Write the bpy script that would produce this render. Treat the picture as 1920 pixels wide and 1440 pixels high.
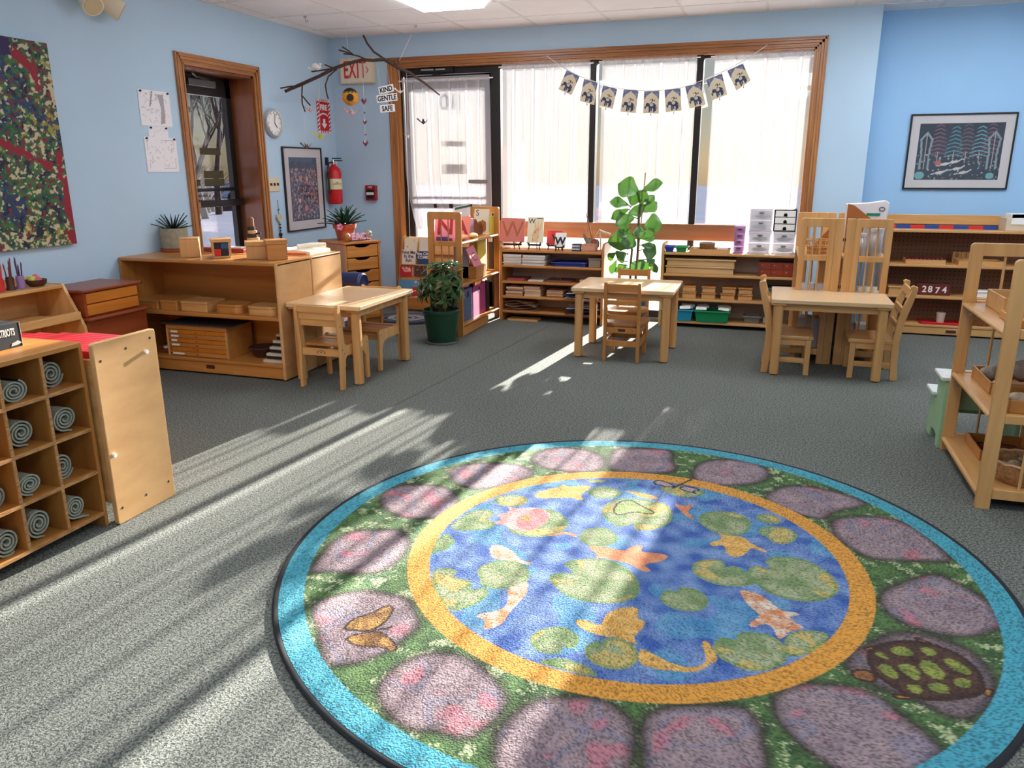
import bpy, bmesh, math, random
import numpy as np
from mathutils import Vector, Matrix, noise as mnoise
random.seed(7); NR = np.random.default_rng(5)
PI = math.pi
for o in list(bpy.data.objects): bpy.data.objects.remove(o)
SC = bpy.context.scene; COL = SC.collection

# ------------------------------------------------------------ camera, sky, sun, exposure
def look_matrix(yaw, pitch, roll, loc):
    cy, sy = math.cos(yaw), math.sin(yaw)
    f = Vector((-sy*math.cos(pitch), cy*math.cos(pitch), -math.sin(pitch)))
    r = Vector((cy, sy, 0)); u = r.cross(f)
    c, s = math.cos(roll), math.sin(roll)
    r2 = c*r + s*u; u2 = -s*r + c*u
    m = Matrix((r2, u2, -f)).transposed().to_4x4(); m.translation = loc
    return m
cam = bpy.data.cameras.new('camera'); cam.sensor_fit = 'HORIZONTAL'; cam.sensor_width = 36
cam.lens = 36*1449/1920; cam.clip_start = .05; cam.clip_end = 400
camo = bpy.data.objects.new('camera', cam); COL.objects.link(camo)
camo.matrix_world = look_matrix(.3174, .2713, -.0034, Vector((3.944, -6.7165, 1.261)))
SC.camera = camo
SC.view_settings.view_transform = 'Standard'; SC.view_settings.look = 'None'
SC.view_settings.gamma = 1; SC.view_settings.use_curve_mapping = False
SC.view_settings.exposure = 0.92
SC.cycles.max_bounces = 10; SC.cycles.diffuse_bounces = 6; SC.cycles.transparent_max_bounces = 16
SC.cycles.caustics_reflective = False; SC.cycles.caustics_refractive = False
SC.cycles.sample_clamp_indirect = 6
SC.cycles.use_denoising = True
SUN_DIR = Vector((-.115, -.99, -.262)).normalized()
wd = bpy.data.worlds.new('sky'); SC.world = wd; wd.use_nodes = True
wn = wd.node_tree; wn.nodes.clear()
sky = wn.nodes.new('ShaderNodeTexSky'); sky.sky_type = 'NISHITA'; sky.sun_disc = False
sky.sun_elevation = math.radians(30); sky.sun_rotation = math.atan2(-SUN_DIR.x, -SUN_DIR.y)
sky.air_density = 1.0; sky.dust_density = 0.6; sky.ozone_density = 1.6
bgn = wn.nodes.new('ShaderNodeBackground'); bgn.inputs['Strength'].default_value = .018
won = wn.nodes.new('ShaderNodeOutputWorld')
wn.links.new(sky.outputs[0], bgn.inputs[0]); wn.links.new(bgn.outputs[0], won.inputs[0])
sun = bpy.data.lights.new('sun', 'SUN'); sun.energy = 26; sun.angle = math.radians(.55); sun.color = (1, .95, .88)
suno = bpy.data.objects.new('sun', sun); COL.objects.link(suno)
suno.rotation_euler = SUN_DIR.to_track_quat('-Z', 'Y').to_euler(); suno.location = (3, 12, 6)
TROFFER = 6.0      # emission of the ceiling lamps

# ------------------------------------------------------------ materials
def lin(c):
    c = np.asarray(c, float)/255
    return np.where(c <= .04045, c/12.92, ((c+.055)/1.055)**2.4)
def L(r, g, b): return tuple(lin((r, g, b))) + (1,)
MATS = {}
def mat(name, c, rough=.6, metal=0, var=.0, vs=8., bump=0, bs=60., stretch=(1, 1, 1), c2=None, coat=0, spec=None, trans=0):
    if name in MATS: return MATS[name]
    m = bpy.data.materials.new(name); m.use_nodes = True; nt = m.node_tree; b = nt.nodes['Principled BSDF']
    b.inputs['Roughness'].default_value = rough; b.inputs['Metallic'].default_value = metal
    if coat: b.inputs['Coat Weight'].default_value = coat; b.inputs['Coat Roughness'].default_value = .15
    if spec is not None: b.inputs['Specular IOR Level'].default_value = spec
    if trans: b.inputs['Transmission Weight'].default_value = trans
    c = L(*c)
    if var or c2 or bump:
        tc = nt.nodes.new('ShaderNodeTexCoord'); mp = nt.nodes.new('ShaderNodeMapping'); mp.inputs['Scale'].default_value = stretch
        nt.links.new(tc.outputs['Object'], mp.inputs[0])
    if var or c2:
        n = nt.nodes.new('ShaderNodeTexNoise'); n.inputs['Scale'].default_value = vs; n.inputs['Detail'].default_value = 5
        nt.links.new(mp.outputs[0], n.inputs['Vector'])
        r = nt.nodes.new('ShaderNodeValToRGB'); e = r.color_ramp.elements
        k = L(*c2) if c2 else tuple(x*(1-var) for x in c[:3])+(1,)
        e[0].position = .32; e[1].position = .68; e[0].color = k
        e[1].color = c if c2 else tuple(min(1, x*(1+var*.6)) for x in c[:3])+(1,)
        nt.links.new(n.outputs[0], r.inputs[0]); nt.links.new(r.outputs[0], b.inputs['Base Color'])
    else: b.inputs['Base Color'].default_value = c
    if bump:
        n2 = nt.nodes.new('ShaderNodeTexNoise'); n2.inputs['Scale'].default_value = bs; n2.inputs['Detail'].default_value = 3
        nt.links.new(mp.outputs[0], n2.inputs['Vector'])
        bp = nt.nodes.new('ShaderNodeBump'); bp.inputs['Strength'].default_value = bump; bp.inputs['Distance'].default_value = .004
        nt.links.new(n2.outputs[0], bp.inputs['Height']); nt.links.new(bp.outputs[0], b.inputs['Normal'])
    MATS[name] = m; return m
def wood(name, c, c2, rough=.38, axis=0, sc=5., coat=.15):
    """wood grain: noise stretched along one axis"""
    if name in MATS: return MATS[name]
    st = [sc*4]*3; st[axis] = sc*.28
    m = bpy.data.materials.new(name); m.use_nodes = True; nt = m.node_tree; b = nt.nodes['Principled BSDF']
    b.inputs['Roughness'].default_value = rough
    if coat: b.inputs['Coat Weight'].default_value = coat; b.inputs['Coat Roughness'].default_value = .2
    tc = nt.nodes.new('ShaderNodeTexCoord'); mp = nt.nodes.new('ShaderNodeMapping'); mp.inputs['Scale'].default_value = st
    nt.links.new(tc.outputs['Object'], mp.inputs[0])
    n = nt.nodes.new('ShaderNodeTexNoise'); n.inputs['Scale'].default_value = 1; n.inputs['Detail'].default_value = 6; n.inputs['Distortion'].default_value = .6
    nt.links.new(mp.outputs[0], n.inputs['Vector'])
    r = nt.nodes.new('ShaderNodeValToRGB'); e = r.color_ramp.elements
    e[0].position = .3; e[1].position = .7; e[0].color = L(*c2); e[1].color = L(*c)
    nt.links.new(n.outputs[0], r.inputs[0]); nt.links.new(r.outputs[0], b.inputs['Base Color'])
    bp = nt.nodes.new('ShaderNodeBump'); bp.inputs['Strength'].default_value = .06; bp.inputs['Distance'].default_value = .002
    nt.links.new(n.outputs[0], bp.inputs['Height']); nt.links.new(bp.outputs[0], b.inputs['Normal'])
    MATS[name] = m; return m
def emit(name, c, s):
    m = bpy.data.materials.new(name); m.use_nodes = True; b = m.node_tree.nodes['Principled BSDF']
    b.inputs['Base Color'].default_value = L(*c); b.inputs['Emission Color'].default_value = L(*c); b.inputs['Emission Strength'].default_value = s
    return m
def mixmat(name, parts):
    """weighted mix of bsdfs: [(type, color, rough, weight)]"""
    m = bpy.data.materials.new(name); m.use_nodes = True; nt = m.node_tree; nt.nodes.clear()
    out = nt.nodes.new('ShaderNodeOutputMaterial'); cur = None; tot = 0
    for typ, c, rg, w in parts:
        n = nt.nodes.new('ShaderNodeBsdf'+typ); n.inputs['Color'].default_value = c
        if 'Roughness' in n.inputs: n.inputs['Roughness'].default_value = rg
        if cur is None: cur = n.outputs[0]; tot = w; continue
        tot += w; mx = nt.nodes.new('ShaderNodeMixShader'); mx.inputs[0].default_value = w/tot
        nt.links.new(cur, mx.inputs[1]); nt.links.new(n.outputs[0], mx.inputs[2]); cur = mx.outputs[0]
    nt.links.new(cur, out.inputs[0]); return m

MAPLE = wood('maple', (214, 165, 104), (190, 138, 80)); MAPLEZ = wood('maple_upright', (214, 165, 104), (192, 140, 82), axis=2)
MAPLEY = wood('maple_lengthwise', (214, 165, 104), (190, 138, 80), axis=1)
BIRCH = mat('birch_ply', (214, 168, 112), .45, c2=(200, 152, 98), vs=6, stretch=(1, 1, 2.5), coat=.1)
HONEY = wood('honey_maple', (194, 134, 68), (170, 110, 50)); HONEYZ = wood('honey_upright', (194, 134, 68), (170, 110, 50), axis=2); HONEYY = wood('honey_lengthwise', (194, 134, 68), (170, 110, 50), axis=1)
PLYEDGE = mat('ply_edge', (200, 150, 92), .6, c2=(140, 92, 52), vs=30, stretch=(1, 1, 9))
PINE = wood('orange_pine', (206, 140, 66), (170, 104, 44), sc=7); PINEZ = wood('pine_upright', (200, 134, 62), (166, 100, 42), axis=2, sc=7)
OAK = wood('oak_trim', (188, 128, 72), (150, 94, 48), sc=8, axis=2); OAKX = wood('oak_trim_level', (176, 114, 60), (138, 84, 42), sc=8); OAKY = wood('oak_trim_side', (188, 128, 72), (150, 94, 48), sc=8, axis=1)
JAMB = wood('jamb_wood', (134, 74, 34), (104, 54, 24), axis=2, sc=6)
REDWOOD = wood('red_cedar', (150, 72, 34), (120, 50, 24), axis=1); AMBER = wood('amber_wood', (206, 128, 44), (178, 100, 30), axis=1)
RAILW = wood('rail_wood', (152, 104, 70), (130, 84, 54), sc=5)
WALL = mat('blue_paint', (182, 208, 228), .75, var=.03, vs=2, bump=.05, bs=120)
WALL_SKYLIT = mat('skylit_blue_paint', (154, 194, 230), .75, var=.03, vs=2, bump=.05, bs=120)  # same wall paint, with the recess's bluish skylight put into its colour
WHITE = mat('white_paint', (232, 230, 224), .6); BLACK = mat('black_gloss', (18, 18, 20), .35); BLACKM = mat('black_matt', (22, 22, 24), .7)
BRONZE = mat('dark_bronze', (34, 28, 26), .4, .3); STEEL = mat('steel', (190, 190, 190), .3, 1); BEIGE = mat('beige_plastic', (222, 206, 172), .45)
PAPER = mat('paper', (238, 236, 232), .8); CARD = mat('manila_card', (226, 214, 184), .8)
RED = mat('red_paint', (196, 24, 30), .35); TERRA = mat('terracotta', (178, 84, 48), .8, var=.12, vs=20)
SOIL = mat('soil', (40, 28, 22), 1, var=.4, vs=80, bump=.6, bs=120)
STRING = mat('pale_string', (226, 220, 210), .8); BROWNSTRING = mat('dark_twine', (90, 70, 60), .8)
NAVY = mat('navy_vinyl', (24, 40, 84), .4); BARK = mat('branch_bark', (84, 58, 48), .9, c2=(50, 34, 30), vs=60, bump=.5, bs=150)

# ------------------------------------------------------------ mesh building
class MB:
    def __init__(s): s.v = []; s.f = []
    def add(s, v, f):
        n = len(s.v); s.v += [tuple(p) for p in v]; s.f += [tuple(i+n for i in q) for q in f]; return s
    def box(s, x0, x1, y0, y1, z0, z1, R=None, c=None):
        v = [(x, y, z) for z in (z0, z1) for y in (y0, y1) for x in (x0, x1)]
        if R is not None: v = [tuple(Vector(c)+R @ (Vector(p)-Vector(c))) for p in v]
        return s.add(v, [(0, 2, 3, 1), (4, 5, 7, 6), (0, 1, 5, 4), (2, 6, 7, 3), (0, 4, 6, 2), (1, 3, 7, 5)])
    def tube(s, pts, r, n=8, caps=True, sq=0):
        pts = [Vector(p) for p in pts]; k = len(pts); rs = r if isinstance(r, (list, tuple)) else [r]*k
        rings = []; up = None
        for i in range(k):
            t = (pts[min(i+1, k-1)]-pts[max(i-1, 0)]).normalized()
            if up is None: up = Vector((0, 0, 1)) if abs(t.z) < .9 else Vector((0, 1, 0))
            a = t.cross(up)
            if a.length < 1e-6: a = t.cross(Vector((1, 0, 0)))
            a.normalize(); b = a.cross(t).normalized(); up = b
            rings.append([pts[i]+rs[i]*(math.cos(2*PI*(j+.5*sq)/n)*a+math.sin(2*PI*(j+.5*sq)/n)*b) for j in range(n)])
        v = [p for q in rings for p in q]
        f = [(i*n+j, i*n+(j+1) % n, (i+1)*n+(j+1) % n, (i+1)*n+j) for i in range(k-1) for j in range(n)]
        if caps: f += [tuple(range(n))[::-1], tuple((k-1)*n+j for j in range(n))]
        return s.add(v, f)
    def lathe(s, prof, c=(0, 0, 0), n=24, cap0=True, cap1=True, sx=1, sy=1):
        v = [(c[0]+sx*r*math.cos(2*PI*j/n), c[1]+sy*r*math.sin(2*PI*j/n), c[2]+z) for r, z in prof for j in range(n)]
        k = len(prof); f = [(i*n+j, i*n+(j+1) % n, (i+1)*n+(j+1) % n, (i+1)*n+j) for i in range(k-1) for j in range(n)]
        if cap0: f.append(tuple(range(n))[::-1])
        if cap1: f.append(tuple((k-1)*n+j for j in range(n)))
        return s.add(v, f)
    def prism(s, poly, lo, hi, ax='y'):
        """poly in the plane across ax, given in axis order; extruded lo..hi"""
        def p3(a, b, t): return {'y': (a, t, b), 'x': (t, a, b), 'z': (a, b, t)}[ax]
        n = len(poly); v = [p3(a, b, lo) for a, b in poly]+[p3(a, b, hi) for a, b in poly]
        return s.add(v, [tuple(range(n)), tuple(range(n, 2*n))[::-1]]+[(i, n+i, n+(i+1) % n, (i+1) % n) for i in range(n)])
    def ball(s, c, rx, ry=None, rz=None, n=12, m=8, R=None):
        ry = ry or rx; rz = rz or rx; v = []; f = []
        for i in range(m+1):
            th = PI*i/m
            for j in range(n):
                ph = 2*PI*j/n; p = Vector((rx*math.sin(th)*math.cos(ph), ry*math.sin(th)*math.sin(ph), rz*math.cos(th)))
                if R is not None: p = R @ p
                v.append(Vector(c)+p)
        for i in range(m):
            for j in range(n): f.append((i*n+j, (i+1)*n+j, (i+1)*n+(j+1) % n, i*n+(j+1) % n))
        return s.add(v, f)
    def grid(s, fn, nu, nv):
        v = [fn(i/nu, j/nv) for j in range(nv+1) for i in range(nu+1)]
        return s.add(v, [(j*(nu+1)+i, j*(nu+1)+i+1, (j+1)*(nu+1)+i+1, (j+1)*(nu+1)+i) for j in range(nv) for i in range(nu)])
def rbox(w, h, r, n=4):
    """rounded rectangle outline 0..w, 0..h"""
    o = []
    for cx, cy, a in ((w-r, r, -90), (w-r, h-r, 0), (r, h-r, 90), (r, r, 180)):
        o += [(cx+r*math.cos(math.radians(a+90*k/n)), cy+r*math.sin(math.radians(a+90*k/n))) for k in range(n+1)]
    return o
def box(*a): return MB().box(*a)
WM = {}
def thing(name, label, cat, loc=(0, 0, 0), rz=0, group=None, kind=None):
    o = bpy.data.objects.new(name, None); COL.objects.link(o); o.location = loc; o.rotation_euler = (0, 0, rz); o.empty_display_size = .05
    tagit(o, label, cat, group, kind); WM[o.name] = Matrix.Translation(loc) @ Matrix.Rotation(rz, 4, 'Z'); return o
def tagit(o, label=None, cat=None, group=None, kind=None):
    if label: o['label'] = label
    if cat: o['category'] = cat
    if group: o['group'] = group
    if kind: o['kind'] = kind
    return o
def mesh_of(name, mb, m, smooth=0, colors=None):
    me = bpy.data.meshes.new(name); me.from_pydata(mb.v, [], mb.f); me.materials.append(m)
    if smooth:
        for p in me.polygons: p.use_smooth = True
        me.set_sharp_from_angle(angle=math.radians(smooth))
    if colors is not None:
        at = me.color_attributes.new('Col', 'FLOAT_COLOR', 'POINT'); a = np.ones((len(colors), 4), np.float32); a[:, :3] = colors
        at.data.foreach_set('color', a.ravel())
    bm = bmesh.new(); bm.from_mesh(me); bmesh.ops.recalc_face_normals(bm, faces=bm.faces); bm.to_mesh(me); bm.free()
    return me
def part(name, mb, m, parent=None, bev=0, sm=0, label=None, local=False, seg=2, colors=None):
    """one mesh object; mb in world coordinates unless local"""
    if parent is not None:
        W = WM[parent.name]
        if not local:
            Wi = W.inverted(); mb.v = [tuple(Wi @ Vector(p)) for p in mb.v]
        loc = (0, 0, 0)
    else:
        a = np.array([tuple(p) for p in mb.v]); lo, hi = a.min(0), a.max(0); loc = ((lo[0]+hi[0])/2, (lo[1]+hi[1])/2, lo[2])
        mb.v = [(p[0]-loc[0], p[1]-loc[1], p[2]-loc[2]) for p in mb.v]
    o = bpy.data.objects.new(name, mesh_of(name, mb, m, sm, colors)); COL.objects.link(o)
    o.location = loc; WM[o.name] = Matrix.Translation(loc)
    if parent is not None: o.parent = parent; WM[o.name] = WM[parent.name].copy()
    if bev:
        b = o.modifiers.new('bevel', 'BEVEL'); b.width = bev; b.segments = seg; b.limit_method = 'ANGLE'; b.angle_limit = math.radians(40); b.harden_normals = False
    if label: o['label'] = label
    return o
def single(name, mb, m, label, cat, group=None, kind=None, **k): return tagit(part(name, mb, m, None, **k), label, cat, group, kind)
def struct(name, mb, m, parent=None, **k):
    o = part(name, mb, m, parent, **k)
    if parent is None: o['kind'] = 'structure'
    return o
def dup(root, loc=None, rz=None, label=None, group=None):
    def rec(o, par):
        c = o.copy(); COL.objects.link(c)
        if par: c.parent = par
        for ch in list(o.children): rec(ch, c)
        return c
    r = rec(root, None)
    if loc is not None: r.location = loc
    if rz is not None: r.rotation_euler = (0, 0, rz)
    r.pop('label', None)
    if label: r['label'] = label
    if group: r['group'] = group
    WM[r.name] = Matrix.Translation(r.location) @ Matrix.Rotation(r.rotation_euler.z, 4, 'Z'); return r
# printed surfaces: a fine grid whose vertices carry the print's colours
def colmat(name, rough=.6, bump=0, bs=300, coat=0):
    m = bpy.data.materials.new(name); m.use_nodes = True; nt = m.node_tree; b = nt.nodes['Principled BSDF']
    a = nt.nodes.new('ShaderNodeVertexColor'); a.layer_name = 'Col'; nt.links.new(a.outputs[0], b.inputs['Base Color']); b.inputs['Roughness'].default_value = rough
    if coat: b.inputs['Coat Weight'].default_value = coat
    if bump:
        tc = nt.nodes.new('ShaderNodeTexCoord'); n = nt.nodes.new('ShaderNodeTexNoise'); n.inputs['Scale'].default_value = bs; n.inputs['Detail'].default_value = 2
        nt.links.new(tc.outputs['Object'], n.inputs['Vector'])
        bp = nt.nodes.new('ShaderNodeBump'); bp.inputs['Strength'].default_value = bump; bp.inputs['Distance'].default_value = .006
        nt.links.new(n.outputs[0], bp.inputs['Height']); nt.links.new(bp.outputs[0], b.inputs['Normal'])
    return m
PRINT = colmat('printed_paper', .7); GLOSSP = colmat('glossy_print', .3, coat=.3)
def inpoly(X, Y, poly):
    r = np.zeros(X.shape, bool); n = len(poly)
    for i in range(n):
        x0, y0 = poly[i]; x1, y1 = poly[(i+1) % n]
        if y0 == y1: continue
        r ^= ((y0 > Y) != (y1 > Y)) & (X < (x1-x0)*(Y-y0)/(y1-y0)+x0)
    return r
def paint(nu, nv, bg, ops, asp=1.):
    """colours of a (nu+1)x(nv+1) grid, u right 0..1, v up 0..1"""
    U, V = np.meshgrid(np.linspace(0, 1, nu+1), np.linspace(0, 1, nv+1)); C = np.empty(U.shape+(3,)); C[:] = lin(bg)
    for op in ops:
        k = op[0]
        if k == 'e':
            _, cx, cy, rx, ry, a, c = op; a = math.radians(a); dx = (U-cx); dy = (V-cy)*asp
            q = ((dx*math.cos(a)+dy*math.sin(a))/rx)**2+((-dx*math.sin(a)+dy*math.cos(a))/ry)**2; C[q < 1] = lin(c)
        elif k == 'r': C[(U >= op[1]) & (U <= op[3]) & (V >= op[2]) & (V <= op[4])] = lin(op[5])
        elif k == 'p': C[inpoly(U, V, op[1])] = lin(op[2])
        elif k == 'd':      # dots: n, region, colours, size
            _, n, x0, y0, x1, y1, cols, sz = op
            for i in range(n):
                x = NR.uniform(x0, x1); y = NR.uniform(y0, y1); s = sz*NR.uniform(.5, 1.4)
                C[((U-x)**2+((V-y)*asp)**2) < s*s] = lin(cols[i % len(cols)])
        elif k == 'l':
            _, x0, y0, x1, y1, w, c = op; dx, dy = x1-x0, (y1-y0)*asp; t = np.clip(((U-x0)*dx+(V-y0)*asp*dy)/(dx*dx+dy*dy+1e-9), 0, 1)
            C[((U-x0-t*dx)**2+((V-y0)*asp-t*dy)**2) < w*w] = lin(c)
    return C.reshape(-1, 3)
def sheet(name, o, u, v, n, cols, parent=None, m=None, th=0):
    """flat printed panel with corner o, edge vectors u, v; n=(nu,nv)"""
    o, u, v = Vector(o), Vector(u), Vector(v)
    mb = MB().grid(lambda a, b: o+u*a+v*b, *n)
    return part(name, mb, m or PRINT, parent, colors=cols)
FONTM = {}
def text(body, size, o, right, up, m, parent, name='lettering', align='CENTER', ext=.0006, sx=1.0, bold=0):
    cu = bpy.data.curves.new(name, 'FONT'); cu.body = body; cu.size = size; cu.align_x = align; cu.align_y = 'CENTER'; cu.extrude = ext; cu.offset = bold
    cu.resolution_u = 3; cu.materials.append(m)
    r = Vector(right).normalized(); u = Vector(up).normalized(); n = r.cross(u)
    M = Matrix((r*sx, u, n)).transposed().to_4x4(); M.translation = Vector(o)
    t = bpy.data.objects.new(name, cu); COL.objects.link(t)
    bpy.context.view_layer.update()
    me = bpy.data.meshes.new_from_object(t.evaluated_get(bpy.context.evaluated_depsgraph_get())); bpy.data.objects.remove(t)
    o2 = bpy.data.objects.new(name, me); COL.objects.link(o2)
    o2.parent = parent; me.transform(WM[parent.name].inverted() @ M); WM[o2.name] = WM[parent.name].copy()
    return o2
def glassmat(name, tint=(1, 1, 1, 1), g=.07): return mixmat(name, [('Transparent', tint, 0, 1-g), ('Glossy', (1, 1, 1, 1), .02, g)])
# ============================================================ THE ROOM
H = 2.41
XR, YF, YR = 8.2, -9.2, .27          # right wall, wall behind the camera, recessed wall
def carpet():
    m = bpy.data.materials.new('loop_carpet'); m.use_nodes = True; nt = m.node_tree; b = nt.nodes['Principled BSDF']
    b.inputs['Roughness'].default_value = .95; b.inputs['Specular IOR Level'].default_value = .1
    tc = nt.nodes.new('ShaderNodeTexCoord')
    n1 = nt.nodes.new('ShaderNodeTexNoise'); n1.inputs['Scale'].default_value = 230; n1.inputs['Detail'].default_value = 3
    n2 = nt.nodes.new('ShaderNodeTexNoise'); n2.inputs['Scale'].default_value = 1.3; n2.inputs['Detail'].default_value = 3
    for n in (n1, n2): nt.links.new(tc.outputs['Object'], n.inputs['Vector'])
    n3 = nt.nodes.new('ShaderNodeTexNoise'); n3.inputs['Scale'].default_value = 120; n3.inputs['Detail'].default_value = 2; nt.links.new(tc.outputs['Object'], n3.inputs['Vector'])
    av = nt.nodes.new('ShaderNodeMath'); av.operation = 'ADD'; ml = nt.nodes.new('ShaderNodeMath'); ml.operation = 'MULTIPLY'; ml.inputs[1].default_value = .5; nt.links.new(n1.outputs[0], av.inputs[0]); nt.links.new(n3.outputs[0], av.inputs[1]); nt.links.new(av.outputs[0], ml.inputs[0])
    r = nt.nodes.new('ShaderNodeValToRGB'); e = r.color_ramp.elements; e[0].position = .41; e[1].position = .59
    e[0].color = L(70, 73, 71); e[1].color = L(138, 141, 133); nt.links.new(ml.outputs[0], r.inputs[0])
    mx = nt.nodes.new('ShaderNodeMixRGB'); mx.blend_type = 'MULTIPLY'; mx.inputs[0].default_value = .25
    nt.links.new(r.outputs[0], mx.inputs[1]); nt.links.new(n2.outputs[0], mx.inputs[2]); nt.links.new(mx.outputs[0], b.inputs['Base Color'])
    bp = nt.nodes.new('ShaderNodeBump'); bp.inputs['Strength'].default_value = .6; bp.inputs['Distance'].default_value = .004
    nt.links.new(n1.outputs[0], bp.inputs['Height']); nt.links.new(bp.outputs[0], b.inputs['Normal']); return m
fl = struct('floor', box(-.3, XR, YF, YR, -.1, 0), carpet())
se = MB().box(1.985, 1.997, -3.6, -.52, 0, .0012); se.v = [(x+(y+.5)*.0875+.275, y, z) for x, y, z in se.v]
struct('dark_floor_strip', se, mat('floor_strip_grey', (84, 86, 82), .95), fl)  # thin dark grey strip laid along the carpet
# walls
DL0, DL1, DZ = -1.985, -1.2, 1.965    # side door opening along Y
struct('wall_left', MB().box(-.26, 0, YF, DL0, 0, 2.6).box(-.26, 0, DL1, .12, 0, 2.6).box(-.26, 0, DL0, DL1, DZ, 2.6), WALL)
WX0, WX1, WZ = .655, 4.175, 2.142
struct('wall_back', MB().box(0, WX0, 0, .12, 0, 2.6).box(WX1, 4.607, 0, YR+.1, 0, 2.6).box(WX0, WX1, 0, .12, WZ, 2.6), WALL)
struct('wall_recess', box(4.607, XR, YR, YR+.12, 0, 2.6), WALL_SKYLIT)
struct('wall_right', MB().box(XR, XR+.1, YF, -3.4, 0, 2.6).box(XR, XR+.1, -.25, YR, 0, 2.6).box(XR, XR+.1, -3.4, -.25, 0, .5).box(XR, XR+.1, -3.4, -.25, 2.15, 2.6), WALL)
w4 = struct('window_4', MB().box(XR+.03, XR+.08, -3.4, -3.34, .5, 2.15).box(XR+.03, XR+.08, -.31, -.25, .5, 2.15).box(XR+.03, XR+.08, -3.34, -.31, .5, .56).box(XR+.03, XR+.08, -3.34, -.31, 2.09, 2.15).box(XR+.03, XR+.08, -1.85, -1.8, .56, 2.09), BRONZE)
struct('pane', box(XR+.05, XR+.056, -3.35, -.3, .55, 2.1), glassmat('window_glass'), w4)
struct('wall_front', box(-.26, XR, YF-.1, YF, 0, 2.6), WALL)
# ceiling: slab, tiles lying in a T-bar grid
TILE = mat('ceiling_tile', (246, 242, 240), .9, var=.03, vs=3, bump=.25, bs=140)
ce = struct('ceiling', box(-.26, XR, YF, YR+.1, H+.03, H+.15), WHITE)
xs = [0]+[.138+.61*k for k in range(14) if .138+.61*k < XR]+[XR]; ys = [YR, 0]+[-.407-.6085*k for k in range(15) if -.407-.6085*k > YF]+[YF]
LIT = {(3, 3), (9, 2), (7, 3), (11, 3), (3, 8), (7, 8), (11, 8), (3, 12), (7, 12), (11, 12)}  # includes one unseen extra lamp added to brighten the recess
lit_cells = {c for a, b in LIT for c in ((a, b), (a, b+1))}
share = {}
for i in range(len(xs)-1):
    for j in range(len(ys)-1):
        if (i, j) in lit_cells: continue
        x0, x1, y1, y0 = xs[i], xs[i+1], ys[j], ys[j+1]
        if j == 0:
            if x1 < 4.62: continue
            x0 = max(x0, 4.61)
        w, d = x1-x0-.010, y1-y0-.010; k = (round(w, 3), round(d, 3))
        if k not in share:
            share[k] = mesh_of('tile', MB().box(-w/2, w/2, -d/2, d/2, 0, .015), TILE)
        o = bpy.data.objects.new('tile', share[k]); COL.objects.link(o); o.parent = ce; o.location = ((x0+x1)/2-WM[ce.name].translation.x, (y0+y1)/2-WM[ce.name].translation.y, H+.002-WM[ce.name].translation.z)
g = MB()
for x in xs[1:-1]: g.box(x-.012, x+.012, YF, 0 if x < 4.6 else YR, H, H+.004)
for y in ys[1:-1]: g.box(0 if y < -.001 else 4.607, XR, y-.012, y+.012, H-.0005, H+.0035)
g.box(0, .02, YF, 0, H-.001, H+.003).box(0, 4.61, -.02, 0, H-.001, H+.003).box(4.607, XR, YR-.02, YR, H-.001, H+.003)
struct('ceiling_grid', g, WHITE, ce)
LENS = emit('lamp_lens', (240, 247, 255), TROFFER)
t0 = None
for (i, j) in sorted(LIT):
    x0, x1, y1, y0 = xs[i]+.014, xs[i+1]-.014, ys[j]-.014, ys[j+2]+.014
    lab = 'flat white fluorescent ceiling panel lamp let into the tiles nearest the window wall' if (i, j) == (3, 3) else 'white ceiling panel lamp, %s from the window wall, %s from the left' % ({2: 'nearest', 3: 'first row', 8: 'second row', 12: 'third row'}[j], {3: 'first', 7: 'second', 9: 'added to brighten the recess, third', 11: 'far'}[i])
    if t0 is None:
        t0 = thing('ceiling_light', lab, 'lamp', ((x0+x1)/2, (y0+y1)/2, H-.004), group='ceiling panel lamps')
        f = MB()
        for a in ((x0, x0+.03, y0, y1), (x1-.03, x1, y0, y1), (x0, x1, y0, y0+.03), (x0, x1, y1-.03, y1)): f.box(*a, H-.004, H+.02)
        part('lamp_frame', f, WHITE, t0); part('diffuser', MB().add([(x, y, z) for z, e in ((H+.002, .03), (H-.05, .06)) for x, y in ((x0+e, y0+e), (x1-e, y0+e), (x1-e, y1-e), (x0+e, y1-e))], [(0, 1, 2, 3), (7, 6, 5, 4), (0, 4, 5, 1), (1, 5, 6, 2), (2, 6, 7, 3), (3, 7, 4, 0)]), LENS, t0); dj = (j, y0, y1)
    else: dup(t0, ((x0+x1)/2, (y0+y1)/2, H-.004), label=lab)
# casing around the side door: stepped moulding, left/right jambs
def frame3(x, y0, y1, z0, z1, w, steps, sgn=1):
    """moulding on the plane X=x around a door opening y0..y1, 0..z1: list of boxes with a stepped profile"""
    side, top = MB(), MB()
    for a, b, t in steps:
        side.box(x, x+t, y0-b, y0-a, z0, z1+b).box(x, x+t, y1+a, y1+b, z0, z1+b)
        top.box(x, x+t, y0-b, y1+b, z1+a, z1+b)
    return side, top
ST = [(0, .012, .018), (.012, .03, .012), (.03, .05, .02), (.05, .066, .026), (.066, .076, .02)]
s, t_ = frame3(0, DL0, DL1, 0, DZ, .075, ST)
tr = struct('trim_1', s, OAK, bev=.002); struct('head_casing', t_, OAKY, tr, bev=.002)
j = MB().box(-.26, 0, DL0-.001, DL0+.018, 0, DZ).box(-.26, 0, DL1-.018, DL1+.001, 0, DZ)
struct('jamb', j, JAMB, tr); struct('head_jamb', box(-.26, 0, DL0, DL1, DZ-.018, DZ+.001), JAMB, tr)
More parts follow.
